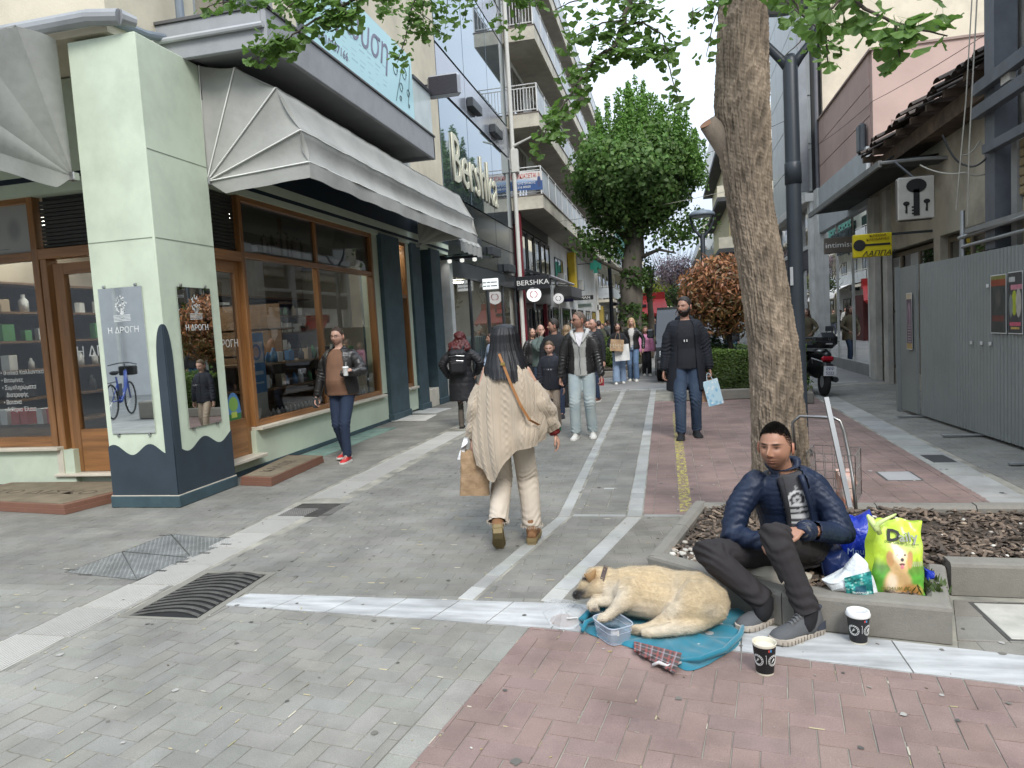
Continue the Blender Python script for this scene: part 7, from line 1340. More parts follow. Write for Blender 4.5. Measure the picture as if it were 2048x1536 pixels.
# short hair as fine blades
HP,_n=headverts(110,90,1.72/1.75*1.07); g_=np.random.RandomState(8); hp=HP/(1.72/1.75*1.07); mk_=headmask_hair(hp,'short'); ids=np.nonzero(mk_>.4)[0]; ids=g_.choice(ids,24000); p=HP[ids]+g_.normal(0,.0016,(24000,3)); z_=hp[ids,2]; ln=np.interp(z_,[-.05,.03,.07,.12],[.002,.003,.011,.015]); d=p/np.linalg.norm(p,axis=1)[:,None]; d=d+np.array([0,.5,.1])*(z_>.05)[:,None]+np.array([0,0,-.5])*(z_<=.05)[:,None]+g_.normal(0,.28,p.shape); d/=np.linalg.norm(d,axis=1)[:,None]; sd=np.cross(d,g_.normal(0,1,p.shape)); sd/=np.linalg.norm(sd,axis=1)[:,None]; q=p*1.01; MA=np.array(Mh); hv=np.array(J['head']); A3=np.stack([q-sd*.0009,q+sd*.0009,q+d*ln[:,None]],1)@MA.T+hv; hc=np.where((z_<.045)[:,None],np.array([[1.9,1.5,1.3]]),np.array([[1.,1.,1.]]))*g_.uniform(.6,1.6,(24000,1))
m=MB(); m.v=[tuple(v) for v in A3.reshape(-1,3)]; m.f=[(3*i,3*i+1,3*i+2) for i in range(24000)]; m.mi=[0]*24000; m.c=[tuple(c) for c in np.repeat(hc,3,axis=0)]; ob('hair_strands',m,M('strand_dark',(.016,.013,.011),.6,attr=True,b=0),t,kind='stuff')
# crew neck, lining of the open front
lin=fab('jacket_lining',(.02,.02,.024)); m=MB(); c,a,f=rg(.93)
for sg,o0 in ((1,.055),(-1,.055)):
 P=[]
 for k in range(10):
  cc,aa,ff=rg(.98-.86*k/9); tt=.98-.86*k/9; d_=np.interp(tt,[-.1,.1,.35,.65,.85,.98],[.13,.128,.118,.132,.112,.075]); P.append(cc+aa*(sg*(o0+.004*k*.3)-.01)+ff*(d_+.018))
 m2=MB(); m2.tube(P,[.016-.0006*k for k in range(10)],8); ob('front_edge',m2,nav if sg<0 else lin,t,smooth=True)
# wrist watch cuff and socks
for i,(aa,kk) in enumerate(zip(J['an'],J['kn'])):
 a_=Vector(aa); k_=Vector(kk); m2=MB(); chain(m2,[a_+Vector((-.02,-.02,-.05)),a_,a_.lerp(k_,.38)],[.045,.046,.052],14); ob('sock',m2,fab('black_sock',(.01,.01,.012)),t,smooth=True)
m2=MB(); w0,e0=Vector(J['wr'][0]),Vector(J['el'][0]); d_=(e0-w0).normalized(); m2.tube([w0+d_*.005,w0+d_*.03],.034,14); m2.tube([w0+d_*.0,w0+d_*.045],.041,14); ob('cuff',m2,fab('grey_cuff',(.09,.09,.09)),t,smooth=True)
# grey trainers, each with its own sole, laces, collar and mark
tg=M('trainer_grey',(.085,.088,.092),.8,var=.12,vs=12,b=.5,bs=240,bd=.002); td=fab('trainer_dark',(.04,.045,.06)); sl_=M('trainer_sole',(.42,.37,.31),.8,var=.2,vs=15,b=.4,bs=60,dirt=.25)
def trainer(heel,toe_,lbl=None,mark=False):
 h_=Vector(heel); d=Vector(toe_)-h_; L_=d.length; f=d.normalized(); r_=f.cross(Vector((0,0,1))); Rm=Matrix((r_,f,(0,0,1))).transposed(); W=lambda x,y,z:h_+Rm@Vector((x,y*L_,z))
 st=[(-.0,.028,.115,.02),(.04,.038,.135,.01),(.15,.044,.13,0),(.28,.046,.13,0),(.38,.046,.126,0),(.5,.048,.106,0),(.62,.052,.085,0),(.74,.055,.072,0),(.86,.051,.064,0),(.94,.04,.052,0),(.985,.02,.03,0)]
 n=26; m=MB(); vs=[];
 for y,w,hh,b in st:
  for k in range(n):
   a=2*PI*k/n; c,s=math.cos(a),math.sin(a); x=w*c*(1-.32*max(0,s)**1.5*(hh>.08)); z=.018+(hh-.018)*max(0,s)**.75 if s>0 else .018; vs.append(W(x+(.004 if y>.5 else 0),y,z))
 m.add(vs,[(q*n+k,q*n+(k+1)%n,(q+1)*n+(k+1)%n,(q+1)*n+k) for q in range(len(st)-1) for k in range(n)]+[tuple(range(n))[::-1],tuple(range((len(st)-1)*n,len(st)*n))]); sh_=ob('shoe',m,tg,t,smooth=True)
 out=[(-.02,.02),(.0,.034),(.08,.043),(.25,.044),(.42,.045),(.6,.053),(.76,.057),(.88,.052),(.96,.038),(1.01,.016)]; pl_=[(w,y) for y,w in out]+[(-w,y) for y,w in out[::-1]]; N_=len(pl_); m=MB()
 zt=lambda y:.03+.010*math.exp(-((y-.0)/.2)**2)+.006*math.exp(-((y-1)/.12)**2); zb=lambda y:.0+.012*max(0,(y-.85)/.15)
 rows=[(1.0,zt),(1.05,lambda y:zt(y)*.6),(1.03,lambda y:zb(y)+.004),(.96,zb)]; m.add([W(x*k,y+(.0),fz(y)) for k,fz in rows for x,y in pl_],[tuple(range(N_))]+[(r*N_+k,(r+1)*N_+k,(r+1)*N_+(k+1)%N_,r*N_+(k+1)%N_) for r in range(3) for k in range(N_)]+[tuple(range(3*N_,4*N_))[::-1]]); so2=ob('sole',m,sl_,sh_)
 m=MB()
 for y in [k/14 for k in range(1,14)]:
  for sg in (-1,1): w=np.interp(y,[o[0] for o in out],[o[1] for o in out])*1.055; m.tube([W(sg*w,y,.004),W(sg*w,y,.024)],.0022,4)
 ob('tread_groove',m,fab('groove',(.12,.1,.085),b=0),so2)
 m=MB()
 for k in range(6):
  y=.34+.055*k; z=np.interp(y,[s_[0] for s_ in st],[s_[2] for s_ in st]); w=.024-.001*k; m.tube([W(-w,y-.01,z-.012),W(-w*.4,y,z+.003),W(w*.4,y+.015,z+.003),W(w,y+.02,z-.012)],.0032,6); m.tube([W(w,y-.01,z-.012),W(w*.4,y,z+.002),W(-w*.4,y+.015,z+.002),W(-w,y+.02,z-.012)],.0032,6)
 for sg in (-1,1): m.tube([W(0,.33,.128),W(sg*.015,.30,.145),W(sg*.03,.34,.142),W(sg*.026,.40,.122),W(sg*.008,.37,.12)],.0028,6)
 ob('laces',m,fab('lace_grey',(.13,.13,.13)),sh_,smooth=True)
 m=MB(); P=[W(.036*math.cos(a),.17+.14*math.sin(a),.130+.008*math.cos(a*2)+(.012 if math.sin(a)<-.5 else 0)) for a in [k*PI/10 for k in range(21)]]; m.tube(P,.010,8); ob('ankle_collar',m,td,sh_,smooth=True)
 m=MB(); m.add([W(sg*.0+w,y,z) for sg in (1,) for w,y,z in ((-.046,.02,.03),(-.044,.02,.075),(-.0455,.16,.06),(-.047,.22,.032))],[(0,1,2,3)]) ; m.add([W(w,y,z) for w,y,z in ((.040,.0,.03),(.036,.02,.08),(.044,.15,.062),(.0455,.24,.032))],[(0,1,2,3)]); ob('heel_patch',m,td,sh_)
 if mark: text('S',.05,M('mark_silver',(.55,.56,.58),.35,b=0),fr(W(-.0435 if mark<0 else .0435,.24,.058),f if mark>0 else -f,r_*(1 if mark>0 else -1)+Vector((0,0,.35))),sh_,ex=.0008,shear=.25)
trainer(gp(1640,1262),gp(1545,1290)+Vector((-.0,-.0,0)),mark=1); trainer(gp(1590,1232)+Vector((-.02,.06,0)),gp(1478,1268)+Vector((0,.02,0)))
# ================= WOMAN IN THE CREAM CARDIGAN (from behind)
yw=.12; cx0,cy0=-1.175,4.93
J=walkJ((cx0,cy0),yw,1.62,feet=((-.12,-.10,.13),(.13,.10,.03)),wr=((-.32,.05,.80),(.38,.14,.80)),elp=[(-1,-.6,-.2),(1,-.6,-.2)],lean=.03,pitch=(-.95,0))
wtro=fab('cream_trousers',(.52,.45,.37),var=.07,vs=5)
boot=M('tan_suede',(.22,.11,.05),.85,var=.2,vs=10,b=.4,bs=150,bd=.002); bsole=M('boot_sole',(.2,.15,.07),.7,var=.15)
t,rg,Mh=figure('woman with long black hair in a cream cable-knit cardigan and cream trousers seen from behind',J,.8,1.62,fem=1,skin=(.5,.3,.25),top=None,shirt=dict(mat=M('knit_under',(.42,.35,.28),.9),inf=.01),trou=dict(mat=wtro,w=(.1,.088,.078),up=.06,inf=.02),shoes=dict(mat=boot,sole=bsole,boot=.15,heel=.045),hair=None,yaw=yw,seed=51,curl=(.9,.45),girth=1.05)
hd=Vector(J['head']); Rz=rotz(yw)
def hl_(u,v):
 a=u*2*PI; zz=np.interp(v,[0,.06,.14,.26,.4,.55,.7,.85,1],[.135,.128,.108,.06,0,-.06,-.12,-.18,-.25]); w=np.interp(v,[0,.06,.14,.26,.4,.55,.7,.85,1],[.004,.05,.083,.102,.108,.122,.142,.158,.162]); dp=np.interp(v,[0,.06,.14,.26,.4,.55,.7,.85,1],[.004,.05,.085,.11,.116,.125,.145,.165,.178]); st_=(.0009*math.sin(a*61+4*math.sin(v*5+a*5))+.0024*math.sin(a*9+1)+.0012*math.sin(a*23+3*math.sin(v*4)))*min(1,v*4); y=-.015-(.02 if v>.4 else 0)*(v-.4); c,s=math.cos(a),math.sin(a)
 if s>.35 and v>.3: s=.35+(s-.35)*.1
 e=(.022*math.sin(a*2.0+.6)+.010*math.sin(a*7))*max(0,v-.6)*2.5+(.006*math.sin(a*37)+.005*math.sin(a*91))*(v>.98)
 return hd+Rz@Vector(((w+st_)*c,y+(dp+st_)*s*(1 if s<0 else .8)-(.05*max(0,v-.6)),zz+e))
m=MB(); m.grid(hl_,220,60,closeu=True); ob('hair',m,M('hair_black_long',(.006,.006,.008),.5,var=.3,vs=40,b=.6,bs=200,stretch=(1,1,.08),bd=.003),t,smooth=True)
# cable knit cardigan
knit=M('cable_knit',(.40,.33,.25),.9,var=.07,vs=8,b=.5,bs=420,bd=.002,sheen=.2)
base=Vector((cx0,cy0,0))
def knitpat(u,z):
 """cable relief: u along the cloth sideways, z along it"""
 per=.098; c=np.round(u/per)*per; x=u-c; ph=z*2*PI/.105+c*9; a=.0115*np.sin(ph); d=.0044*(np.exp(-((x-a)/.0085)**2)*(.8+.2*np.cos(ph))+np.exp(-((x+a)/.0085)**2)*(.8-.2*np.cos(ph))); rib=.0018*np.abs(np.sin(u*PI/.014))*(np.abs(x)>.026); gut=-.003*np.exp(-((np.abs(x)-.027)/.004)**2); return d+rib+gut
nu,nv=460,190; U=np.linspace(0,2*PI,nu,endpoint=False)[None,:]; V_=np.linspace(0,1,nv)[:,None]
k=[0,.06,.14,.3,.5,.7,.88,1.0]; A_=np.interp(V_,k,[.08,.15,.205,.238,.262,.275,.272,.25]); B_=np.interp(V_,k,[.07,.10,.13,.155,.17,.19,.2,.19]); kk=np.ones(21)/21; A_=np.convolve(np.pad(A_[:,0],10,'edge'),kk,'valid')[:,None]; B_=np.convolve(np.pad(B_[:,0],10,'edge'),kk,'valid')[:,None]
top=1.42-.10*np.clip((V_-.0)*7,0,1)*np.abs(np.cos(U))**2; ang=U  # 0 = right, pi/2 = front, pi = left, 3pi/2 = back
hem=.72+.07*np.cos(U)-.17*np.exp(-((U-4.25)/.42)**2)+.015*np.sin(U*3)
Z=top+(hem-top)*V_; ce=.02; X=A_*np.sign(np.cos(U))*np.abs(np.cos(U))**.85*.93; Y=.01+B_*np.sign(np.sin(U))*np.abs(np.sin(U))**.9
fold=.018*np.sin(U*7+V_*3+2*np.sin(V_*4))*V_**1.2+.012*np.sin(U*11-V_*5)*V_; nrmx,nrmy=np.cos(U),np.sin(U)
arc=U*.26*(.55+.55*V_); pat=knitpat(arc-.26*4.71*(.55+.55*V_),1.42-Z)
X=X+nrmx*(fold+pat); Y=Y+nrmy*(fold+pat); P=np.stack([X,Y,Z],-1).reshape(-1,3)
# pulled in under the strap on the right
g_=np.exp(-(((P[:,0]-.16)/.1)**2+((P[:,2]-.95)/.07)**2)); P[:,1]+=.03*g_*(P[:,1]<0)
ca,sa_=math.cos(yw),math.sin(yw); Pw=np.stack([P[:,0]*ca-P[:,1]*sa_+cx0,P[:,0]*sa_+P[:,1]*ca+cy0,P[:,2]],-1)
mb=MB(); mb.v=[tuple(p) for p in Pw]; mb.f=[(j*nu+i,(j+1)*nu+i,(j+1)*nu+(i+1)%nu,j*nu+(i+1)%nu) for j in range(nv-1) for i in range(nu)]; mb.mi=[0]*len(mb.f)
crd=ob('cardigan',mb,knit,t,smooth=True)
def sleeve(pts,rs,seed):
 pts=[Vector(p) for p in pts]; n1,n2=150,110; vs=[]; up=None
 for j in range(n2):
  f=j/(n2-1)*(len(pts)-1); i=min(int(f),len(pts)-2); q=f-i; p=pts[i].lerp(pts[i+1],q); r_=rs[i]*(1-q)+rs[i+1]*q; tg=(pts[i+1]-pts[i]).normalized()
  if up is None: up=Vector((0,1,0))
  up=(up-tg*up.dot(tg)).normalized(); b=tg.cross(up); v=j/(n2-1)
  for k2 in range(n1):
   a=2*PI*k2/n1; d=float(knitpat(np.array(a*.085),np.array(v*.55)))+.005*math.sin(v*15+math.sin(a*2+seed)*2)*(.4+v)+(-.004 if v>.88 else 0); vs.append(p+(up*math.cos(a)+b*math.sin(a))*(r_+d))
 m=MB(); m.add(vs,[(j*n1+i,(j+1)*n1+i,(j+1)*n1+(i+1)%n1,j*n1+(i+1)%n1) for j in range(n2-1) for i in range(n1)]); return ob('sleeve',m,knit,crd,smooth=True)
W=lambda x,y,z:base+Rz@Vector((x,y,z))
wl_,wr_=Vector(J['wr'][0]),Vector(J['wr'][1])
sleeve([W(-.17,.02,1.2),W(-.215,.02,1.06),Vector(J['el'][0]).lerp(wl_,.45)+Rz@Vector((.02,0,0)),wl_.lerp(Vector(J['el'][0]),.05)],[.06,.085,.078,.055],1); sleeve([W(.17,.02,1.2),W(.22,.02,1.06),Vector(J['el'][1]).lerp(wr_,.4)+Rz@Vector((-.02,0,0)),wr_.lerp(Vector(J['el'][1]),.10)],[.06,.09,.088,.06],2)
m=MB(); d_=(wr_-Vector(J['el'][1])).normalized(); m.tube([wr_-d_*.04,wr_+d_*.012],.042,14); ob('red_cuff',m,fab('red_cloth',(.2,.02,.02)),t,smooth=True)
m=MB(); sp=[W(-.03,-.085,1.43),W(.0,-.135,1.36),W(.05,-.165,1.22),W(.115,-.185,1.06),W(.17,-.18,.96),W(.24,-.08,.9)]; Q=[]
for i in range(len(sp)-1):
 for k2 in range(6): Q.append(sp[i].lerp(sp[i+1],k2/6))
vs=[];fs=[]
for i,p in enumerate(Q): s_=Rz@Vector((.008,0,.004)); o_=Rz@Vector((0,-.008,0)); vs+= [p-s_+o_,p+s_+o_,p+s_,p-s_]
for i in range(len(Q)-1):
 for k2 in range(4): fs.append((i*4+k2,i*4+(k2+1)%4,(i+1)*4+(k2+1)%4,(i+1)*4+k2))
m.add(vs,fs); ob('bag_strap',m,M('tan_leather',(.3,.13,.04),.5,b=.2),t); m=MB(); c=Q[6]; m.m=Matrix.Translation(c+Rz@Vector((0,-.014,0))); m.box(-.016,.016,-.004,.003,-.01,.01); ob('buckle',m,M('brass',(.5,.35,.12),.3,m=1,b=0),t)
# frayed trouser hems
m=MB()
for i in (0,1):
 a=Vector(J['an'][i]).lerp(Vector(J['kn'][i]),.05)
 for k2 in range(70): g_=k2/70*2*PI; p=a+Vector((math.cos(g_)*.082,math.sin(g_)*.082,.01)); q=p+Vector((rnd.uniform(-.006,.006),rnd.uniform(-.006,.006),-rnd.uniform(.01,.03))); m.add([p-Vector((.0015,.0015,0)),p+Vector((.0015,.0015,0)),q],[(0,1,2)])
ob('frayed_hem',m,wtro,t)
m=MB(); m.tube([J['head']+Rz@Vector((x*.085,-.03+.0*x,.125-.02*x*x)) for x in (-1,-.5,0,.5,1)],.012,8); ob('sunglasses',m,M('sunglass_frame',(.02,.02,.025),.15,b=0),t,smooth=True)
kb=thing('paper_bag','crumpled brown paper bag with a red label held by the cardigan woman','bag',(0,0,0),w=False); kb.location=(wl_.x+.0,wl_.y-.03,.40); kb.rotation_euler=(0,.06,.25)
def pb(u,v,k):
 a=u*2*PI; sx=.105*(1-.04*v); sy=.06*(1-.3*v); x=sx*max(-1,min(1,1.35*math.cos(a))); y=sy*max(-1,min(1,1.35*math.sin(a))); n=.006*math.sin(v*9+math.sin(a*2)*3)*math.sin(a*3+v*5)+.0025*math.sin(v*23+a*4)*math.sin(a*5); return Vector((x+n,y+n,v*.33+(.012*math.sin(a*9) if v>.98 else 0)))
m=MB(); m.grid(lambda u,v:pb(u,v,0),48,26,closeu=True); m.box(-.1,.1,-.055,.055,.0,.004); ob('bag_body',m,M('kraft_crumpled',(.3,.2,.115),.75,var=.18,vs=9,b=.9,bs=16,bd=.02),kb)
m=MB(); m.m=Matrix.Translation((.07,-.062,.23))@Matrix.Rotation(-.6,4,'Y'); m.box(-.03,.03,-.008,-.004,-.008,.008); ob('red_label',m,M('label_red',(.4,.03,.02),.5,b=0),kb)
m=MB(); m.grid(lambda u,v:Vector((-.06-.05*v+.02*math.sin(v*9+u*5),-.03+.05*u+.01*math.sin(v*14),.42-.16*v)),8,14); m.grid(lambda u,v:Vector((-.10-.02*v+.01*math.sin(v*9),-.02+.012*u,.26-.14*v)),3,10); ob('white_receipt',m,M('tissue_white',(.68,.68,.67),.7,b=.4,bs=30),kb)
# ================= THE DOG
def rp(px,Y): return px*Y/1400*1.03
def at(px,py,Y): return atY(px,py,Y)
dm=MB()
def dch(l,n=16,side=None,flat=1.,sub=3): chain(dm,[at(x,y,Y) for x,y,Y,r in l],[rp(r,Y) for x,y,Y,r in l],n,side,flat,sub)
dch([(1232,1180,3.74,38),(1268,1177,3.76,44),(1310,1180,3.78,46),(1352,1190,3.76,47),(1392,1196,3.72,50),(1415,1203,3.7,42)],20)
dch([(1262,1190,3.68,40),(1300,1200,3.68,36),(1340,1205,3.66,36)],16)
dch([(1398,1205,3.63,46),(1378,1216,3.60,38),(1352,1228,3.57,24)],16)                      # thigh
dch([(1352,1222,3.56,22),(1330,1240,3.54,14),(1305,1253,3.52,10.5),(1284,1259,3.51,10),(1270,1260,3.50,11)],12)   # lower hind leg and paw
dch([(1425,1215,3.63,30),(1395,1246,3.55,19),(1350,1258,3.50,14.5),(1308,1264,3.47,11),(1290,1265,3.46,10)],12) # under leg
dch([(1250,1180,3.74,34),(1222,1168,3.76,29),(1204,1160,3.77,27)],16)                      # neck
dch([(1203,1160,3.77,26),(1188,1160,3.76,24),(1176,1170,3.74,18),(1163,1182,3.72,12.5),(1153,1189,3.71,9.5)],16)   # head, muzzle
dch([(1195,1172,3.70,18),(1180,1182,3.69,12),(1166,1189,3.69,8)],12)                       # jaw
dch([(1262,1190,3.64,26),(1243,1206,3.58,18),(1226,1222,3.55,12.5),(1212,1234,3.53,10),(1203,1236,3.52,10.5)],12)    # near foreleg
dch([(1240,1196,3.68,18),(1212,1202,3.66,11.5),(1190,1203,3.65,10.5),(1182,1212,3.62,10)],12)                        # far foreleg
for dx in (-5,0,5): dch([(1186+dx,1214,3.60,5),(1187+dx*1.3,1219,3.585,4.2)],8); dch([(1204+dx,1238,3.505,5),(1201+dx*1.3,1242,3.50,4)],8); dch([(1271,1260+dx*.9,3.495,5),(1264,1261+dx,3.49,4.4)],8)
q=rm(dm,.0062,5,.6)
def pxy(P):
 c=(P-np.array([0,0,CH]))@CM; return CX+F_*c[:,0]/-c[:,2],CY-F_*c[:,1]/-c[:,2]
def dogcol(P):
 x,y=pxy(P); g=lambda a,b,sx,sy:np.exp(-((x-a)/sx)**2-((y-b)/sy)**2)
 tan=np.array([.53,.415,.255]); cr=np.array([.62,.55,.44]); br=np.array([.30,.17,.07]); w=np.clip(g(1225,1185,26,18)*1.3+g(1275,1222,40,16)+g(1352,1192,14,40)*.4+g(1340,1225,16,20)*.6+g(1320,1262,60,14)*.9+g(1205,1232,22,16)+g(1190,1206,28,12)+g(1228,1212,16,18)*.6+g(1425,1222,20,14)*.5+g(1380,1262,60,14)*.5,0,1)[:,None]
 nz_=.5+.5*snoise(P,26,3,3); base_=tan*(.88+.24*nz_[:,None]); base_=base_*(1-.55*w)+cr*.55*w+0; base_=base_*(1-w*.6)+cr*w*.6
 e=np.clip(g(1186,1152,12,14)*.9,0,1)[:,None]; base_=base_*(1-e)+br*e; k=np.clip(g(1150,1190,15,12)*1.5+.55*g(1168,1184,14,9),0,1)[:,None]; base_=base_*(1-k)+np.array([.02,.016,.014])*k
 ey=np.clip(g(1170,1158,6,3.2)*2.2+g(1163,1183,6,1.6)*.7,0,1)[:,None]; base_=base_*(1-ey)+np.array([.03,.02,.015])*ey
 pd=np.clip(g(1188,1218,9,5)+g(1201,1242,6,3)*.6+g(1268,1261,10,6)*.75+g(1155,1197,20,3)*.6,0,1)[:,None]; base_=base_*(1-pd*.85)+np.array([.05,.035,.03])*pd*.85
 fr2=np.clip(g(1278,1165,20,18)*np.abs(np.sin(x*.42-y*.25))**6,0,1)[:,None]*.35; return base_*(1-fr2)+br*fr2
def dx_(P):
 x,y=pxy(P); g=lambda a,b,sx,sy:np.exp(-((x-a)/sx)**2-((y-b)/sy)**2)
 return -.006*g(1345,1180,7,40)*1+.004*np.sin(x*.28-y*.2)*g(1280,1168,26,20)-.004*g(1248,1195,5,22)-.004*g(1171,1158,6,4)
disp(q,.0035,28,2,3,(1,1,1),dx_); setcol(q,dogcol(vco(q)))
dog=thing('dog','sand coloured dog curled asleep on a teal blanket','dog',(-.1,3.7,0))
db=fin('body',q,M('dog_skin',(1,1,1),.85,var=.1,vs=30,attr=True,b=.5,bs=260,bd=.002,sheen=.3),dog)
# short coat as fine blades
P=vco(q); Nn=vno(q).astype(float); C=dogcol(P); g_=np.random.RandomState(4); idx=g_.randint(0,len(P),60000); p=P[idx]; n=Nn[idx]; fl=np.stack([np.ones(len(p))*1.,g_.normal(0,.25,len(p)),-.35+g_.normal(0,.25,len(p))],-1); fl-=n*(fl*n).sum(1)[:,None]; fl/=np.linalg.norm(fl,axis=1)[:,None]+1e-6
p=p+g_.normal(0,.003,p.shape); sd=np.cross(n,fl)*.0011; tip=p+fl*(.009+.006*g_.rand(len(p)))[:,None]+n*(.0016+.0018*g_.rand(len(p)))[:,None]
def triobj(name,A3,col,mat,parent,kind='stuff'):
 k=A3.shape[1]; nfa=A3.shape[0]; me=bpy.data.meshes.new(name); me.vertices.add(nfa*k); me.vertices.foreach_set('co',A3.astype(np.float32).ravel()); me.loops.add(nfa*k); me.loops.foreach_set('vertex_index',np.arange(nfa*k,dtype=np.int32)); me.polygons.add(nfa); me.polygons.foreach_set('loop_start',np.arange(0,nfa*k,k,dtype=np.int32)); me.polygons.foreach_set('loop_total',np.full(nfa,k,np.int32)); me.update(calc_edges=True)
 if col is not None: a=me.attributes.new('Col','FLOAT_COLOR','POINT'); cc=np.repeat(np.c_[col,np.ones(nfa)],k,axis=0).astype(np.float32); a.data.foreach_set('color',cc.ravel())
 me.materials.append(mat); return link(name,me,parent,kind)
triobj('fur',np.stack([p-sd,p+sd,tip],1),C[idx]*g_.uniform(.78,1.24,(len(p),1)),M('dog_fur',(1,1,1),.8,var=.02,attr=True,b=0,sheen=.2),dog)
m=MB(); m.grid(lambda u,v:at(1190-22*v*(1-.3*u)+10*u*v,1139+26*v*u+8*v+4*math.sin(v*3),3.700-.012*math.sin(v*3)*math.sin(u*3)),10,8); e=ob('ear',m,M('ear_brown',(.33,.20,.09),.85,var=.2,b=.3),dog,smooth=True); so_=e.modifiers.new('s','SOLIDIFY'); so_.thickness=.007
c0=at(1206,1162,3.765); ax=(at(1222,1168,3.76)-at(1190,1159,3.765)).normalized(); s1=ax.orthogonal().normalized(); s2=ax.cross(s1); m=MB()
m.add([c0+ax*w+(s1*math.cos(a)+s2*math.sin(a))*(.079+dr) for a in [2*PI*k/30 for k in range(30)] for w,dr in ((-.012,0),(-.012,.004),(.012,.004),(.012,0))],[(k*4+e_,k*4+e_+1,((k+1)%30)*4+e_+1,((k+1)%30)*4+e_) for k in range(30) for e_ in range(3)]); tag(ob('dog_collar',m,M('collar_leather',(.055,.035,.03),.6,b=.2)),'dark leather collar round the sleeping dog neck','collar')
m=MB(); ellip(m,at(1150,1188,3.69),(.011,.010,.009)); ob('nose',m,M('nose_black',(.012,.01,.01),.3,b=0),dog,smooth=True)
# teal blanket
tealm=M('teal_fleece',(.012,.15,.21),.9,var=.14,vs=9,b=.5,bs=300,bd=.002,sheen=.3)
OUT=[(1158,1236),(1185,1214),(1230,1204),(1300,1185),(1380,1165),(1440,1165),(1488,1195),(1499,1235),(1486,1268),(1472,1292),(1440,1312),(1408,1330),(1372,1338),(1335,1318),(1290,1302),(1240,1286),(1190,1270),(1165,1256)]
OW=[gp(*p,z=.01) for p in OUT]; cO=sum(OW,Vector())/len(OW)
def bl(u,v):
 f=u*len(OW); i=int(f)%len(OW); q=f-int(f); a=OW[i-1];b=OW[i];c=OW[(i+1)%len(OW)];d=OW[(i+2)%len(OW)]; p=.5*((2*b)+(c-a)*q+(2*a-5*b+4*c-d)*q*q+(3*b-a-3*c+d)*q**3); r_=v; w=cO.lerp(p,r_)
 an_=math.atan2(w.y-cO.y,w.x-cO.x); q1=1-r_**9; z=.006+q1*(.018*max(0,math.sin(an_*7+r_*3+2*math.sin(an_*2)))**2*r_+.012*max(0,math.sin(an_*13-r_*6))**2*r_**2+.004*math.sin(w.x*23+w.y*15+2*math.sin(w.y*19))+.002*math.sin(w.x*41-w.y*23))
 if v>.97: z=.003
 return Vector((w.x,w.y,z))
m=MB(); m.grid(bl,200,34,closeu=True); tag(ob('blanket',m,tealm,smooth=True),'rumpled teal fleece blanket under the dog','blanket')
def roll(pts,r0,mt,lb,nm,cat):
 m=MB(); m.tube([gp(x,y,z=zz)+Vector((0,0,0)) for x,y,zz in pts],[r0*(1+.2*math.sin(k*2)) for k in range(len(pts))],12); return m
m=MB()
for o in (0,.017): m.tube([gp(1160+o*300,1240,.02+o),gp(1180,1222,.035+o),gp(1215,1218,.03+o),gp(1250,1222,.025+o)],[.012,.016,.014,.009],12)
m.tube([gp(1165,1262,.02),gp(1172,1245,.035),gp(1195,1235,.04)],[.01,.014,.013],12); m.tube([gp(1350,1322,.012),gp(1400,1318,.03),gp(1450,1300,.03),gp(1480,1270,.028),gp(1492,1235,.03)],[.006,.012,.014,.013,.01],12)
tag(ob('blanket_roll',m,tealm,smooth=True),'rolled teal edge of the blanket by the dog front paws','blanket')
plaid=bpy.data.materials.new('plaid');
cv=Cv(128,128,(.07,.06,.06));
for k in range(4): cv.mix(((np.abs((cv.X*4+.2*k)%1-.5)<.12)).astype(np.float32)*.5,(.28,.08,.07)) if k==0 else None
cv.mix(((cv.X*4)%1<.2).astype(np.float32)*.6,(.30,.08,.07)); cv.mix(((cv.Y*4)%1<.2).astype(np.float32)*.5,(.30,.08,.07)); cv.mix(((cv.Y*4+.5)%1<.12).astype(np.float32)*.6,(.28,.28,.3)); cv.mix(((cv.X*4+.5)%1<.12).astype(np.float32)*.5,(.28,.28,.3)); pm=imgM('plaid_print',cv.a,.9)
m=MB(); nu_,nv_=34,20; m.grid(lambda u,v:gp(1268+82*u+14*(1-v)*u,1290+24*u+34*v*(.4+.6*u)-8*(1-v),z=.012+.014*math.sin(u*12+v*5)**2+.016*math.sin(v*3.1)),nu_,nv_); me=m.mesh('cloth',pm,True); uv=me.uv_layers.new(name='UVMap')
for lp in me.loops: i=lp.vertex_index; uv.data[lp.index].uv=((i%nu_)/(nu_-1),(i//nu_)/(nv_-1)*.6)
pt=thing('plaid_cloth','crumpled dark plaid cloth sticking out under the blanket','cloth',(0,0,0)); link('cloth',me,pt)
m=MB(); m.tube([gp(1305,1330,.02),gp(1318,1325,.034),gp(1335,1332,.03),gp(1362,1325,.02)],[.007,.009,.007,.006],8); ob('white_hem',m,fab('white_hem',(.5,.48,.47)),pt,smooth=True)
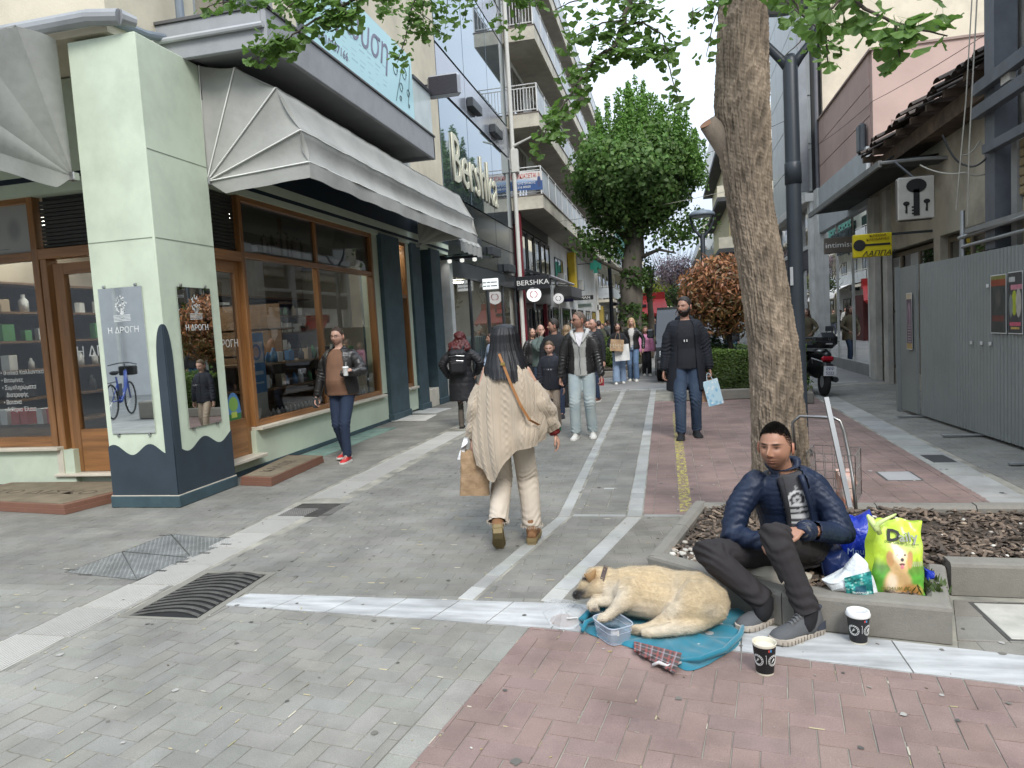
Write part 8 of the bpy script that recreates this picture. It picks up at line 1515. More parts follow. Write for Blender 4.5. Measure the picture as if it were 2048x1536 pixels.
# clear tub and food bag
def milk(k,c,a):
 mt=M(k,c,.25,b=0,var=.04,spec=.7); mt.node_tree.nodes['Principled BSDF'].inputs['Alpha'].default_value=a; return mt
tubm=milk('tub_plastic',(.68,.76,.88),.34); tubm2=M('tub_rim',(.55,.62,.72),.3,b=0,trans=.4)
T=thing('plastic_tub','clear plastic food tub of water standing before the dog','tub',(0,0,0)); cs=[gp(1190,1262,0),gp(1222,1303,0),gp(1262,1292,0),gp(1235,1252,0)]; ctr=sum(cs,Vector())/4
ux=(gp(1262,1292,0)-gp(1222,1303,0)).normalized(); uy=Vector((-ux.y,ux.x,0));
def tub(k,z):
 out=[]
 for i in range(40): a=2*PI*i/40; c,s=math.cos(a),math.sin(a); x=.072*k*math.copysign(abs(c)**.45,c); y=.1*k*math.copysign(abs(s)**.45,s); out.append(ctr+ux*x+uy*y+Vector((0,0,z)))
 return out
rings=[tub(.86,.004),tub(.88,.01),tub(.93,.05),tub(1.0,.092)]; m=MB(); m.add([p for r in rings for p in r],[tuple(range(40))[::-1]]+[(j*40+i,j*40+(i+1)%40,(j+1)*40+(i+1)%40,(j+1)*40+i) for j in range(3) for i in range(40)]); ob('tub_wall',m,tubm,T,smooth=True)
r_=tub(1.02,.094); m=MB(); m.tube(r_+[r_[0]],.0035,6); r_=tub(.95,.062); m.tube(r_+[r_[0]],.0014,5); r_=tub(.86,.006); m.tube(r_+[r_[0]],.002,5); ob('rim',m,tubm2,T)
m=MB(); m.add(tub(.9,.032),[tuple(range(40))]); ob('water',m,glassM('water_film',(.78,.84,.9),.15,.02),T)
m=MB(); m.m=Matrix.Translation(ctr-ux*.04-uy*.085+Vector((0,0,.07))); m.box(-.02,.02,-.002,.002,-.015,.015); ob('label',m,M('paper_white'),T)
fb=thing('clear_food_bag','clear plastic bag with brown kibble lying on the marble','bag',(0,0,0)); OUT2=[(1088,1205),(1110,1197),(1150,1205),(1178,1222),(1168,1245),(1150,1258),(1120,1262),(1100,1250),(1085,1225)]; O2=[gp(*p) for p in OUT2]; c2=sum(O2,Vector())/len(O2)
def fbg(u,v):
 f=u*len(O2); i=int(f)%len(O2); q=f-int(f); p=O2[i].lerp(O2[(i+1)%len(O2)],q*q*(3-2*q)); w=c2.lerp(p,v); return Vector((w.x,w.y,.006+.03*(1-v**2)+.004*math.sin(u*40)*v))
m=MB(); m.grid(fbg,60,10,closeu=True); ob('film',m,milk('bag_film',(.7,.71,.7),.4),fb,smooth=True)
m=MB()
for i in range(420): a=rnd.random()*6.3; r_=rnd.random()**.5; p=gp(1128+26*r_*math.cos(a),1243+12*r_*math.sin(a)); s=.004; m.m=Matrix.Translation((p.x,p.y,.006+.012*rnd.random()*(1-r_)))@Matrix.Rotation(rnd.random()*3,4,'X'); m.box(-s,s,-s,s,-s*.6,s*.6)
m.m=None; ob('kibble',m,M('kibble_brown',(.2,.11,.08),.9,var=.3,vs=30),fb,kind='stuff'); m=MB(); m.m=Matrix.Translation(gp(1145,1247)+Vector((0,0,.03)))@Matrix.Rotation(.3,4,'Z'); m.box(-.03,.03,-.006,.006,0,.002); ob('label',m,M('paper_white'),fb)
# coffee cups
cbk=M('cup_black',(.013,.014,.016),.5,b=0); kf=M('rim_cream',(.62,.58,.47),.6,b=0)
def bcup(lb,px,py,lid,rot):
 p=gp(px,py); c=papercup(lb,p,1.28,lid,cbk); r=lambda z:.0302+(.0098)*(z-.004)/.104
 m=MB(); m.lathe([(.0298,-.0005),(.0306,.006)],n=28); m.lathe([(r(.100)+.0004,.101),(.0419,.1105),(.0405,.1118),(.0385,.110),(.037,.09)],n=28); ob('cup_rim',m,kf,c,smooth=True)
 if not lid: m=MB(); m.lathe([(.0375,.095),(.0,.093)],n=24); ob('inside',m,kf,c)
 lw=M('cup_print',(.6,.6,.58),.5,b=0)
 def onc(a,z,d=.0006): q=r(z)+d; return Vector((q*math.cos(a),q*math.sin(a),z))
 for a0,rr in ((rot-.75,1),(rot+.85,1)):
  for R_ in (.020,.0145): m=MB(); m.tube([onc(a0+R_/.035*math.cos(g),.055+R_*math.sin(g)) for g in [k*PI/14 for k in range(29)]],.0007,4); ob('print_ring',m,lw,c)
  m=MB()
  for k in range(16): g=k*PI/8; q=onc(a0+.0172/.035*math.cos(g),.055+.0172*math.sin(g),.0009); m.m=Matrix.Translation(q)@Matrix.Rotation(a0,4,'Z'); m.box(-.0004,.0004,-.0016,.0016,-.0016,.0016)
  m.m=None
  for k in range(3): m.tube([onc(a0-.2+.1*k,.047+.003*k),onc(a0+.05+.05*k,.063-.002*k)],.0009,4)
  ob('print_mark',m,lw,c)
 m=MB(); m.tube([onc(rot+.1,.045),onc(rot+.1,.075)],.0009,4); m.tube([onc(rot+.02,.075),onc(rot+.1,.077)],.0009,4); m.m=None; ob('print_mark',m,lw,c)
 for k,(col,da) in enumerate((((.5,.06,.05),-.02),((.05,.25,.5),.16))): m=MB(); m.m=Matrix.Translation(onc(rot+.35+da,.093,.0008))@Matrix.Rotation(rot+.35+da,4,'Z'); m.box(-.0004,.0004,-.0028,.0028,-.004,.004); ob('print_flag',m,M('flag_%d'%k,col,.5,b=0),c)
 return c
bcup('open black paper cup with white print standing on the pink bricks',1530,1344,False,-PI/2-.05); bcup('black paper cup with a white lid standing on the marble slab',1717,1283,True,-PI/2+.05)
# ================= bags on the kerb, trolley
def skew(o,par=None): pass
GB=thing('dog_food_bag','lime green dog food bag printed with a golden dog and the word Daily','bag',(0,0,0));
blc,brc=at(1742,1190,3.80),at(1850,1190,3.78); tl,tr=at(1752,1040,3.92),at(1842,1043,3.9); blc.z=max(blc.z,.155);
cv=Cv(192,288,(.50,.66,.06)); cv.mix(np.clip((.5-cv.Y)/.12,0,1)*1.0,(.12,.24,.04)); cv.mix(np.clip((.36-cv.Y)/.1,0,1),(.10,.33,.04)); cv.noise(.35,20,5); cv.mix((cv.Y>.52).astype(np.float32)*np.clip(.9-cv.X,0,1)**.3*.9,(.50,.66,.06)); cv.ell(.6,.66,.5,.12,(.62,.72,.22),.9)
for k in range(7): cv.rect(.68+.045*k,.7+.045*k,.4,.47,(.4,.4,.28))
gd=(.62,.4,.18); gdl=(.72,.55,.36); dk_=(.4,.2,.07)
cv.ell(.47,.13,.30,.27,gd,.25); cv.ell(.36,.15,.14,.2,(.7,.56,.4),.6); cv.ell(.75,.06,.25,.12,(.55,.28,.09),.4); cv.ell(.47,.4,.2,.14,gd,.25); cv.ell(.29,.5,.085,.135,(.55,.3,.12),.3,.15); cv.ell(.69,.5,.075,.14,(.55,.3,.12),.3,-.1); cv.ell(.49,.55,.18,.115,gdl,.3); cv.ell(.49,.575,.1,.07,(.75,.63,.48),.6); cv.ell(.51,.47,.105,.075,(.7,.52,.34),.4); cv.ell(.52,.50,.045,.027,(.03,.025,.025),.3)
cv.ell(.42,.565,.026,.015,(.05,.025,.015),.3); cv.ell(.585,.56,.026,.015,(.05,.025,.015),.3); cv.ell(.52,.44,.07,.022,(.12,.05,.04),.4); cv.ell(.52,.405,.042,.035,(.62,.2,.22),.3); cv.noise(.12,30,9)
gbm=imgM('dog_bag_print',cv.a,.28)
nu_,nv_=26,34
def gb(u,v):
 p=(blc.lerp(brc,u)).lerp(tl.lerp(tr,u),v); bulge=.05*math.sin(PI*u)**.6*math.sin(PI*min(1,v*.95+.03))**.7; ed=.004*math.sin(v*17+u*3)*(abs(u-.5)*2)**2; return p+Vector((ed,-bulge+.006*math.sin(u*11+v*13),.006*math.sin(u*14)*(v>.9)))
m=MB(); m.grid(gb,nu_,nv_); me=m.mesh('bag_front',gbm,True); uv=me.uv_layers.new(name='UVMap')
for lp in me.loops: i=lp.vertex_index; uv.data[lp.index].uv=((i%nu_)/(nu_-1),(i//nu_)/(nv_-1))
link('bag_front',me,GB); lime=M('lime_film',(.44,.6,.05),.3,var=.08,b=.3,bs=20)
m=MB(); m.grid(lambda u,v:gb(1-u,v)+Vector((0,.14*math.sin(PI*u)**.5*(1-.7*v)+.003,0)),16,16); m.grid(lambda u,v:gb(0,v)+Vector((-.035*u*(1-.3*v)+.0,.05*u,.0)),6,16); ob('bag_back',m,lime,GB,smooth=True)
m=MB(); a_,b2=at(1742,1048,3.88),at(1800,1035,3.88); m.tube([at(1760,1068,3.84),at(1752,1050,3.84),at(1765,1042,3.84),at(1785,1032,3.85),at(1792,1028,3.86)],[.012,.016,.011,.007,.005],8); m.tube([at(1755,1062,3.83),at(1742,1040,3.86),at(1735,1030,3.88)],[.014,.018,.008],8); ob('twisted_neck',m,M('lime_pale',(.55,.66,.25),.3,b=.3),GB,smooth=True)
pl_c=[gb(.28,.0),gb(.72,0),gb(.28,1)];
def onbag(u,v):
 c=gb(u,v); du=(gb(u+.05,v)-gb(u-.05,v)).normalized(); dv=(gb(u,v+.05)-gb(u,v-.05)).normalized(); return fr(c+du.cross(dv)*.010,du,du.cross(dv))
text('D',.085,M('emblem_black'),onbag(.36,.80),GB,ex=.001,off=.003); text('aily',.07,M('letter_grey',(.16,.17,.15),.4,b=0),onbag(.64,.795),GB,ex=.001,off=.001); text('Daily care for your pet',.0165,M('emblem_black'),onbag(.52,.715),GB,ex=.0005); text('PREMIUM ADULT',.026,M('letter_olive',(.12,.13,.02),.5,b=0),onbag(.52,.085),GB,ex=.0005)
def softbag(name,lb,pix,Y,depth,mat,cat='bag',amp=.012,seed=1,zmin=.15):
 pts=[at(x,y,Y+(1150-y)*.0005) for x,y in pix]; c=sum(pts,Vector())/len(pts); t=thing(name,lb,cat,c); n=len(pts)
 def f(u,v):
  q=(u*n); i=int(q)%n; w=q-int(q); p=pts[i].lerp(pts[(i+1)%n],w*w*(3-2*w)); s=math.sin(v*PI); r=abs(math.cos(v*PI)); rad=1-abs(v-.5)*2; k=1-(1-rad)**2.2 if True else rad
  P=c.lerp(p,k); P.y+= -depth*math.cos(v*PI); P+=Vector((amp*math.sin(u*31+v*7+seed),amp*math.sin(u*17+v*19),amp*math.sin(u*23-v*11+seed)))*.6*k; P.z=max(P.z,zmin); return P
 m=MB(); m.grid(f,70,26,closeu=True); ob('bag_body',m,mat,t,smooth=False); return t
softbag('blue_plastic_bag','royal blue plastic carrier bag behind the seated man elbow',[(1690,1030),(1710,1035),(1740,1022),(1748,1060),(1738,1110),(1725,1145),(1690,1150),(1670,1100)],4.15,.1,M('blue_film',(.008,.03,.36),.3,var=.15,vs=12,b=.8,bs=14,bd=.02))
softbag('blue_plastic_bag','blue plastic end peeping out right of the green bag',[(1848,1135),(1868,1145),(1870,1158),(1850,1162)],3.95,.02,MATS['blue_film'],amp=.004,seed=3)
tg_=text('Mnu',.05,M('pale_blue_ink',(.3,.4,.6),.4,b=0),FW(at(1712,1104,4.03).x,at(1712,1104,4.03).z,4.035),[o for o in COL.objects if o.name=='blue_plastic_bag'][0],ex=.001)
wb=softbag('white_plastic_bag','white plastic bag with a teal printed panel on the kerb',[(1645,1160),(1665,1150),(1690,1135),(1712,1108),(1735,1125),(1745,1150),(1755,1196),(1725,1194),(1700,1190),(1680,1180),(1660,1178)],3.76,.05,M('white_film',(.6,.63,.64),.35,var=.08,vs=14,b=.8,bs=18,bd=.02),amp=.008)
cv=Cv(128,128,(.01,.2,.19)); [cv.ell(rnd.random(),rnd.random(),.06,.06,rnd.choice([(.05,.4,.36),(.0,.1,.1),(.3,.55,.5)]),.6) for _ in range(90)]; cv.rect(.35,.75,.1,.45,(.01,.08,.12)); q_=imgM('teal_print',cv.a,.35)
nu_=14; m=MB(); m.grid(lambda u,v:at(1688+54*u+ (1-v)*6,1148+44*(1-v)-6*u*v+8*(1-u)*(v),3.695+.006*math.sin(u*7+v*9)),nu_,nu_); me=m.mesh('printed_panel',q_,True); uv=me.uv_layers.new(name='UVMap')
for lp in me.loops: i=lp.vertex_index; uv.data[lp.index].uv=((i%nu_)/(nu_-1),(i//nu_)/(nu_-1))
link('printed_panel',me,wb); text('PHARMACIE',.014,wt,FW(at(1722,1186,3.68).x,at(1722,1186,3.68).z,3.68),wb,ex=.0005)
softbag('cream_cloth','folded cream cloth under the seated man',[(1490,1140),(1530,1130),(1600,1140),(1622,1150),(1618,1166),(1560,1180),(1520,1170)],3.93,.08,fab('cream_cloth_pad',(.42,.38,.31)),'cloth',.008,4,.14)
softbag('dark_bag','dark blue bag low behind the seated man hip',[(1640,1105),(1680,1090),(1700,1120),(1690,1150),(1645,1150)],4.0,.07,M('dark_blue_film',(.008,.02,.09),.4,b=.5,bs=14),'bag',.008,6)
# trolley with wire basket
TR=thing('shopping_trolley','two-wheeled steel trolley with wire basket behind the seated man','trolley',(1.0,4.8,.14)); st_=M('tube_steel',(.3,.29,.28),.3,m=.9,var=.1,b=0); al=M('alu_bar',(.25,.26,.27),.4,m=.8,b=0)
m=MB(); Pn=[at(1712,1018,4.55),at(1706,960,4.62),at(1697,905,4.68),at(1688,862,4.72),at(1680,842,4.73),at(1668,836,4.74),at(1640,834,4.78),at(1600,832,4.82),at(1585,845,4.84),at(1590,900,4.84)]; m.tube(Pn,.011,8); ob('handle_tube',m,st_,TR,smooth=True)
m=MB(); a_,b2=at(1652,795,4.70),at(1700,1015,4.5); m.tube([a_,b2],.019,4); ob('flat_bar',m,al,TR)
wm=M('wire_steel',(.35,.34,.33),.35,m=.8,b=0); c4=[at(1612,905,4.95),at(1710,912,4.62),at(1712,1010,4.62),at(1620,1010,4.95)]; c5=[p+Vector((.1,.28,0)) for p in c4]
for a_,b2,c_,d_ in ((c4[0],c4[1],c4[2],c4[3]),(c5[0],c5[1],c5[2],c5[3]),(c4[1],c5[1],c5[2],c4[2]),(c4[0],c5[0],c5[3],c4[3])):
 for k in range(6): m=MB(); m.tube([a_.lerp(b2,k/5),d_.lerp(c_,k/5)],.0025,4); ob('wire',m,wm,TR)
 for k in range(4): m=MB(); m.tube([a_.lerp(d_,k/3),b2.lerp(c_,k/3)],.003,4); ob('wire',m,wm,TR)
m=MB(); m.lathe([(0,-.02),(.07,-.02),(.08,0),(.07,.02),(0,.02)],(1.0,4.75,.22),16,ax='x'); ob('wheel',m,black,TR)
m=MB(); m.box(.98,1.06,4.52,4.56,.2,.30,bev=.01); ob('red_bracket',m,M('red_plastic',(.5,.03,.02),.4,b=0),TR)
softbag('trolley_load','red, orange and white packages inside the wire trolley',[(1672,940),(1700,935),(1712,960),(1708,1010),(1680,1020),(1675,980)],4.75,.08,M('load_mix',(.5,.16,.08),.6,c2=(.6,.55,.5),vs=14,b=.4,bs=20),'package',.01,8)
# ================= THE TREE WITH THE BIG TRUNK
bark=M('ginkgo_bark',(.185,.148,.112),.95,var=.3,vs=9,b=.8,bs=70,attr=True,bd=.006,stretch=(1,1,.35))
GT_=thing('ginkgo_tree','tall ginkgo with thick furrowed leaning trunk growing from the planter','tree',(.72,5.2,.1))
zc=[.08,.4,.82,1.36,1.9,2.4,2.98,3.35,3.75,4.6,5.6,6.5]; xc=[.735,.728,.72,.705,.64,.565,.53,.545,.565,.60,.68,.74]; rc=[.235,.2,.184,.172,.163,.158,.192,.178,.166,.16,.15,.13]
nu,nv=340,900; U=np.linspace(0,2*PI,nu,endpoint=False)[None,:]; Zt=np.linspace(.05,6.3,nv)[:,None]; Cx=np.interp(Zt,zc,xc); Rr=np.interp(Zt,zc,rc); k=np.ones(31)/31; Rr=np.convolve(np.pad(Rr[:,0],15,'edge'),k,'valid')[:,None]; Cx=np.convolve(np.pad(Cx[:,0],15,'edge'),k,'valid')[:,None]
P3=np.stack([np.cos(U)*.18+0*Zt,np.sin(U)*.18+0*Zt,Zt*.26+0*U],-1).reshape(-1,3); rid=-np.abs(snoise(P3*np.array([1,1,.55]),120,5,2))**.6; rid2=snoise(P3*np.array([1,1,3.]),210,6,2); d=(.013*rid+.004*rid2+.010*snoise(P3,9,8,1)).reshape(nv,nu)
Rf=Rr+d; X=Cx+Rf*np.cos(U); Y=5.2+Rf*np.sin(U); mb=MB(); mb.v=[tuple(p) for p in np.stack([X,Y,Zt+0*U],-1).reshape(-1,3)]; mb.f=[(j*nu+i,j*nu+(i+1)%nu,(j+1)*nu+(i+1)%nu,(j+1)*nu+i) for j in range(nv-1) for i in range(nu)]; mb.mi=[0]*len(mb.f)
cc=np.clip(1.45+.75*rid.reshape(-1)+.15*rid2.reshape(-1)+.15*snoise(P3,14,9,2),.5,1.9)[:,None]*np.array([1.,.98,.94]); mb.c=[tuple(c) for c in cc]; trunk=ob('trunk',mb,bark,GT_,smooth=True)
m=MB(); s0=at(1445,300,5.2); s1_=at(1416,246,5.1); m.tube([s0+Vector((.12,.05,-.12)),s0+Vector((.05,0,.0)),s1_],[.13,.09,.062],20,col=(1,1,1)); ob('cut_branch',m,bark,GT_,smooth=True); dr_=(s1_-s0).normalized(); m=MB(); m.tube([s1_,s1_+dr_*.004],.058,20); ob('cut_face',m,M('cut_wood',(.28,.15,.09),.9,var=.2),GT_)
# leaves
def fan(n=9,w=1.15):
 vs=[(0,0,0)];
 for k in range(n+1):
  a=R(-62+124*k/n)*w/1.15; r_=1-.05*abs(math.sin(k*2.3))-(.16 if k==n//2+0 else 0); vs.append((r_*math.sin(a),r_*math.cos(a),.13*math.sin(k*1.9)*.6+.1*abs(math.sin(a))))
 fs=[(0,k+2,k+1) for k in range(n)]; vs+=[(-.018,0,0),(.018,0,0),(.012,-.75,.02),(-.012,-.75,.02)]; b=len(vs)-4; fs.append((b,b+1,b+2,b+3)); return np.array(vs,float),fs
LV=[fan(8,1.15),fan(9,1.3),fan(7,.95)]
gleaf=leafM('ginkgo_leaf',(.085,.165,.03),(.14,.25,.05),.5,.5); twm=M('twig_bark',(.07,.055,.045),.9,var=.2,b=.4,bs=80)
leaves=[]  # (dist, variant, matrix, tint)
def branch(pts,r0,r1,leaf=.05,step=.028,per=3,rad=.07,l0=.15,par=GT_,tint=1.,nm='branch'):
 P=[at(*p) for p in pts]; Q=[]
 for i in range(len(P)-1):
  for k in range(6): Q.append(P[i].lerp(P[i+1],k/6)+Vector((rnd.uniform(-1,1),rnd.uniform(-1,1),rnd.uniform(-1,1)))*r0*.35)
 Q.append(P[-1]); m=MB(); m.tube(Q,[r0+(r1-r0)*i/(len(Q)-1) for i in range(len(Q))],6); ob(nm,m,twm,par,smooth=True)
 L_=sum((Q[i+1]-Q[i]).length for i in range(len(Q)-1)); s=L_*l0
 while s<L_:
  q=s; i=0
  while i<len(Q)-2 and q>(Q[i+1]-Q[i]).length: q-=(Q[i+1]-Q[i]).length; i+=1
  p=Q[i].lerp(Q[i+1],min(1,q/max(1e-6,(Q[i+1]-Q[i]).length)))
  for k in range(rnd.randint(max(1,per-1),per+1)):
   dirv=Vector((rnd.gauss(0,1),rnd.gauss(0,1),rnd.gauss(-.35,.8))).normalized(); o=p+dirv*rad*rnd.uniform(.35,1.1); sz=leaf*rnd.uniform(.65,1.12)
   y=(dirv+Vector((0,0,-.55))).normalized(); zz=Vector((rnd.gauss(0,.5),rnd.gauss(-.3,.6),1)); x=y.cross(zz).normalized(); zz=x.cross(y); Mx=Matrix((x*sz,y*sz,zz*sz)).transposed().to_4x4(); Mx.translation=o; leaves.append((o.length,rnd.randrange(3),Mx,tint*rnd.uniform(.75,1.25)))
  s+=step*rnd.uniform(.6,1.4)
B=branch
# right, close to the viewer
B([(1640,-70,2.6),(1690,-10,2.5),(1755,30,2.45),(1790,45,2.4)],.008,.004,.048,.03,3,.06); B([(1790,45,2.4),(1796,80,2.4),(1800,115,2.4)],.005,.002,.046,.018,4,.055,0); B([(1790,45,2.4),(1840,60,2.4),(1895,72,2.4)],.004,.002,.042,.03,3,.05,.0); B([(1690,-10,2.5),(1660,20,2.5),(1640,50,2.55)],.005,.002,.05,.025,3,.06,0); B([(1800,-60,2.4),(1850,-20,2.4),(1885,5,2.4)],.004,.002,.042,.04,2,.045,.3)
B([(1640,-40,3.6),(1650,50,3.6),(1656,125,3.6)],.007,.003,.045,.03,3,.07,.1); B([(1655,80,3.6),(1675,95,3.6)],.003,.002,.04,.02,3,.05,0); B([(1630,20,5.6),(1600,85,5.6),(1565,115,5.6)],.006,.003,.04,.05,2,.05,.2); B([(1570,-30,3.4),(1605,30,3.4),(1640,60,3.4)],.006,.003,.05,.03,3,.08,0)
B([(1540,-40,4.6),(1575,5,4.5),(1600,28,4.4)],.008,.004,.055,.03,3,.1,0)
# left of the trunk
B([(1500,-60,4.9),(1440,-5,4.8),(1395,25,4.7)],.008,.003,.05,.035,3,.07,.2); B([(1445,0,4.8),(1425,50,4.75),(1412,115,4.7)],.005,.002,.045,.05,2,.06,.2); B([(1386,15,4.7),(1384,60,4.7)],.003,.001,.015,.02,2,.03,.1)
# big drooping branch in the middle
B([(1330,-160,5.3),(1268,-20,5.2),(1248,40,5.15),(1232,92,5.1)],.03,.013,.055,.035,3,.11,.3); B([(1232,92,5.1),(1195,112,5.05),(1160,160,5.0),(1130,205,4.95),(1095,250,4.9),(1078,290,4.9)],.012,.004,.054,.024,4,.09,.0); B([(1245,50,5.15),(1285,45,5.1),(1325,70,5.1),(1338,110,5.05)],.008,.004,.058,.022,4,.11,0); B([(1325,90,5.05),(1340,140,5.0),(1352,185,5.0),(1368,220,5.0)],.005,.002,.05,.035,3,.06,0)
B([(1250,40,5.15),(1205,45,5.1),(1165,65,5.1),(1135,80,5.1)],.007,.003,.054,.022,4,.1,0); B([(1232,92,5.1),(1265,100,5.05),(1300,98,5.0)],.006,.003,.06,.02,4,.09,0); B([(1180,130,5.0),(1150,130,5.0),(1130,160,5.0)],.004,.002,.05,.03,3,.09,0); B([(1110,235,4.9),(1125,265,4.9),(1130,285,4.9)],.003,.002,.045,.03,3,.06,0); B([(1262,-20,5.2),(1200,-10,5.2),(1140,5,5.2),(1110,20,5.2)],.008,.003,.054,.04,3,.1,0); B([(1255,10,5.2),(1290,5,5.1),(1320,30,5.1)],.004,.002,.05,.03,3,.09,0)
# left clusters
B([(900,-140,4.6),(770,-40,4.3),(690,10,4.2),(640,35,4.15),(590,65,4.1),(560,90,4.1)],.012,.004,.055,.024,4,.08,.2); B([(560,75,4.1),(530,90,4.1),(515,115,4.1)],.004,.002,.052,.016,5,.07,0); B([(690,5,4.2),(670,40,4.2),(655,65,4.2)],.005,.002,.05,.022,4,.07,0); B([(700,-20,4.2),(600,-10,4.2),(500,-5,4.2),(430,8,4.2),(405,18,4.2)],.007,.002,.052,.035,3,.06,.1); B([(690,20,4.15),(705,45,4.15)],.003,.002,.05,.02,4,.06,0); B([(640,-20,4.2),(580,10,4.15),(560,30,4.15)],.005,.002,.055,.025,4,.08,0)
B([(860,-60,6),(825,10,6),(812,70,6),(795,125,6)],.009,.003,.05,.03,4,.10,.2); B([(825,15,6),(860,40,6),(880,65,6)],.005,.002,.05,.03,4,.11,0); B([(890,-40,6),(895,10,6),(890,60,6)],.005,.002,.05,.03,4,.11,.1); B([(940,-40,6),(935,5,6),(925,40,6)],.005,.002,.05,.035,3,.09,.2); B([(760,-40,6),(770,0,6),(785,30,6)],.005,.002,.05,.03,4,.1,.1); B([(850,-20,6),(845,30,6),(850,60,6)],.004,.002,.05,.03,4,.12,.0); B([(985,-50,6),(990,0,6),(1000,45,6)],.005,.002,.05,.04,3,.08,.2); B([(1042,-50,6),(1040,10,6),(1038,75,6)],.005,.002,.052,.05,3,.06,.3); B([(1010,-40,6),(1040,-10,6),(1080,-5,6)],.005,.002,.05,.03,4,.1,.1)
# limbs joining these to the trunk above the frame
for a_,b2 in (((900,-140,4.6),(1420,-340,5.1)),((1330,-160,5.3),(1470,-330,5.15)),((1640,-70,2.6),(1560,-340,5.0)),((1640,-40,3.6),(1560,-340,5.0)),((860,-60,6),(1400,-300,5.4)),((1042,-50,6),(1430,-320,5.4)),((1540,-40,4.6),(1500,-240,5.1)),((1500,-60,4.9),(1490,-200,5.1)),((1800,-60,2.4),(1640,-70,2.6)),((1570,-30,3.4),(1540,-300,5.0)),((700,-20,4.2),(900,-140,4.6)),((985,-50,6),(1042,-90,6)),((940,-40,6),(860,-60,6)),((890,-40,6),(860,-60,6)),((760,-40,6),(860,-60,6)),((1630,20,5.6),(1530,-120,5.2))): m=MB(); m.tube([at(*a_),at(*a_).lerp(at(*b2),.5)+Vector((0,0,.08)),at(*b2)],[.009,.02,.035],7); ob('branch',m,twm,GT_,smooth=True)
leaves.sort(key=lambda l:l[0]); lm=[]
for V3,fs in LV:
 for tn in (.85,1.0,1.2):
  me=bpy.data.meshes.new('leaf'); me.from_pydata([tuple(v) for v in V3],[],fs); me.materials.append(gleaf); a=me.attributes.new('Col','FLOAT_COLOR','POINT'); a.data.foreach_set('color',np.tile(np.array([tn,tn,tn,1],np.float32),len(V3))); lm.append(me)
gi=GT_.matrix_basis.inverted()
for d_,v,Mx,tn in leaves[:300]: o=link('leaf',lm[v*3+(0 if tn<.9 else 2 if tn>1.1 else 1)],GT_); o.matrix_basis=Mx
vs=[];fs=[];cl_=[]
for d_,v,Mx,tn in leaves[300:]:
 V3,ff=LV[v]; k=len(vs); A4=np.array(Mx); vs+=list(map(tuple,V3@A4[:3,:3].T+A4[:3,3])); fs+=[tuple(i+k for i in f) for f in ff]; cl_+=[(tn,tn,tn)]*len(V3)
mb=MB(); mb.v=vs; mb.f=fs; mb.mi=[0]*len(fs); mb.c=cl_; ob('foliage',mb,gleaf,GT_,kind='stuff')
# ================= generic foliage
def leafcloud(name,C,nrm,size,col,mat,parent,asp=.5,kind='stuff',up=0.):
 n=len(C); g=np.random.RandomState(len(C)%9973); nn=nrm+g.normal(0,.55,(n,3)); nn/=np.linalg.norm(nn,axis=1)[:,None]; a=g.normal(0,1,(n,3))+np.array([0,0,up]); a-=nn*(a*nn).sum(1)[:,None]; a/=np.linalg.norm(a,axis=1)[:,None]; b=np.cross(nn,a); s=(size*g.uniform(.6,1.3,n))[:,None]
 Q=np.stack([C,C+a*s*.5+b*s*asp*.5,C+a*s-nn*s*.15,C+a*s*.5-b*s*asp*.5],1); return triobj(name,Q,col,mat,parent,kind)
def crown(c,r,n,g,shell=.55,lump=.18,seed=0):
 d=g.normal(size=(n,3)); d/=np.linalg.norm(d,axis=1)[:,None]; rad=(shell+(1-shell)*g.rand(n))**.8; l_=1+lump*snoise(d,4.5,seed,3); P=d*(rad*l_)[:,None]*np.array(r)+np.array(c); return P,d,rad
def treetrunk(t,pts,rs,mat,limbs=(),nm='trunk',n=14):
 m=MB(); Q=[];RR=[]
 P=[Vector(p) for p in pts]
 for i in range(len(P)-1):
  for k in range(5): Q.append(P[i].lerp(P[i+1],k/5)+Vector((rnd.uniform(-.04,.04),rnd.uniform(-.04,.04),0))*rs[0]*2); RR.append((rs[i]*(1-k/5)+rs[i+1]*k/5)*rnd.uniform(.94,1.06))
 Q.append(P[-1]); RR.append(rs[-1]); m.tube(Q,RR,n); o=ob(nm,m,mat,t,smooth=True)
 for l in limbs: m=MB(); m.tube([Vector(p) for p in l[0]],l[1],7); ob('limb',m,mat,t,smooth=True)
 return o
def jit(n,base,g,a=.3): return np.array(base)[None,:]*g.uniform(1-a,1+a,(n,1))*g.uniform(.9,1.1,(n,3))
gr=np.random.RandomState(11)
fbark=M('far_bark',(.12,.105,.085),.95,var=.3,vs=4,b=.6,bs=20,stretch=(1,1,.3))
# pollarded tree with spiky shoots
PT=thing('pollard_tree','big pollarded tree with dense crown and spiky upright shoots','tree',(-1.35,27,0)); cx_=-.95
treetrunk(PT,[(-1.55,27,0),(-1.45,27,2.2),(-1.25,27,4.2),(-1.1,27,6.5)],[.5,.42,.38,.3],fbark,[([(-1.25,27,4.2),(-.2+rnd.uniform(-.4,.4),27,6),(.8,26.6,7)],[.15,.1,.05]),([(-1.3,27,4.4),(-2.3,26.8,6),(-2.9,26.5,7)],[.15,.1,.05]),([(-1.2,27,5),(-.9,25.8,6.5),(-.8,25.2,7.5)],[.15,.1,.05]),([(-1.4,27,3.4),(-2.4,26.6,3.9),(-3.0,26.4,4.3)],[.1,.06,.03]),([(-1.25,27,3.9),(-.3,26.6,4.2),(.3,26.4,4.0)],[.1,.06,.03])])
mleaf=leafM('maple_leaf',(.075,.145,.033),(.135,.235,.06),.42,.6)
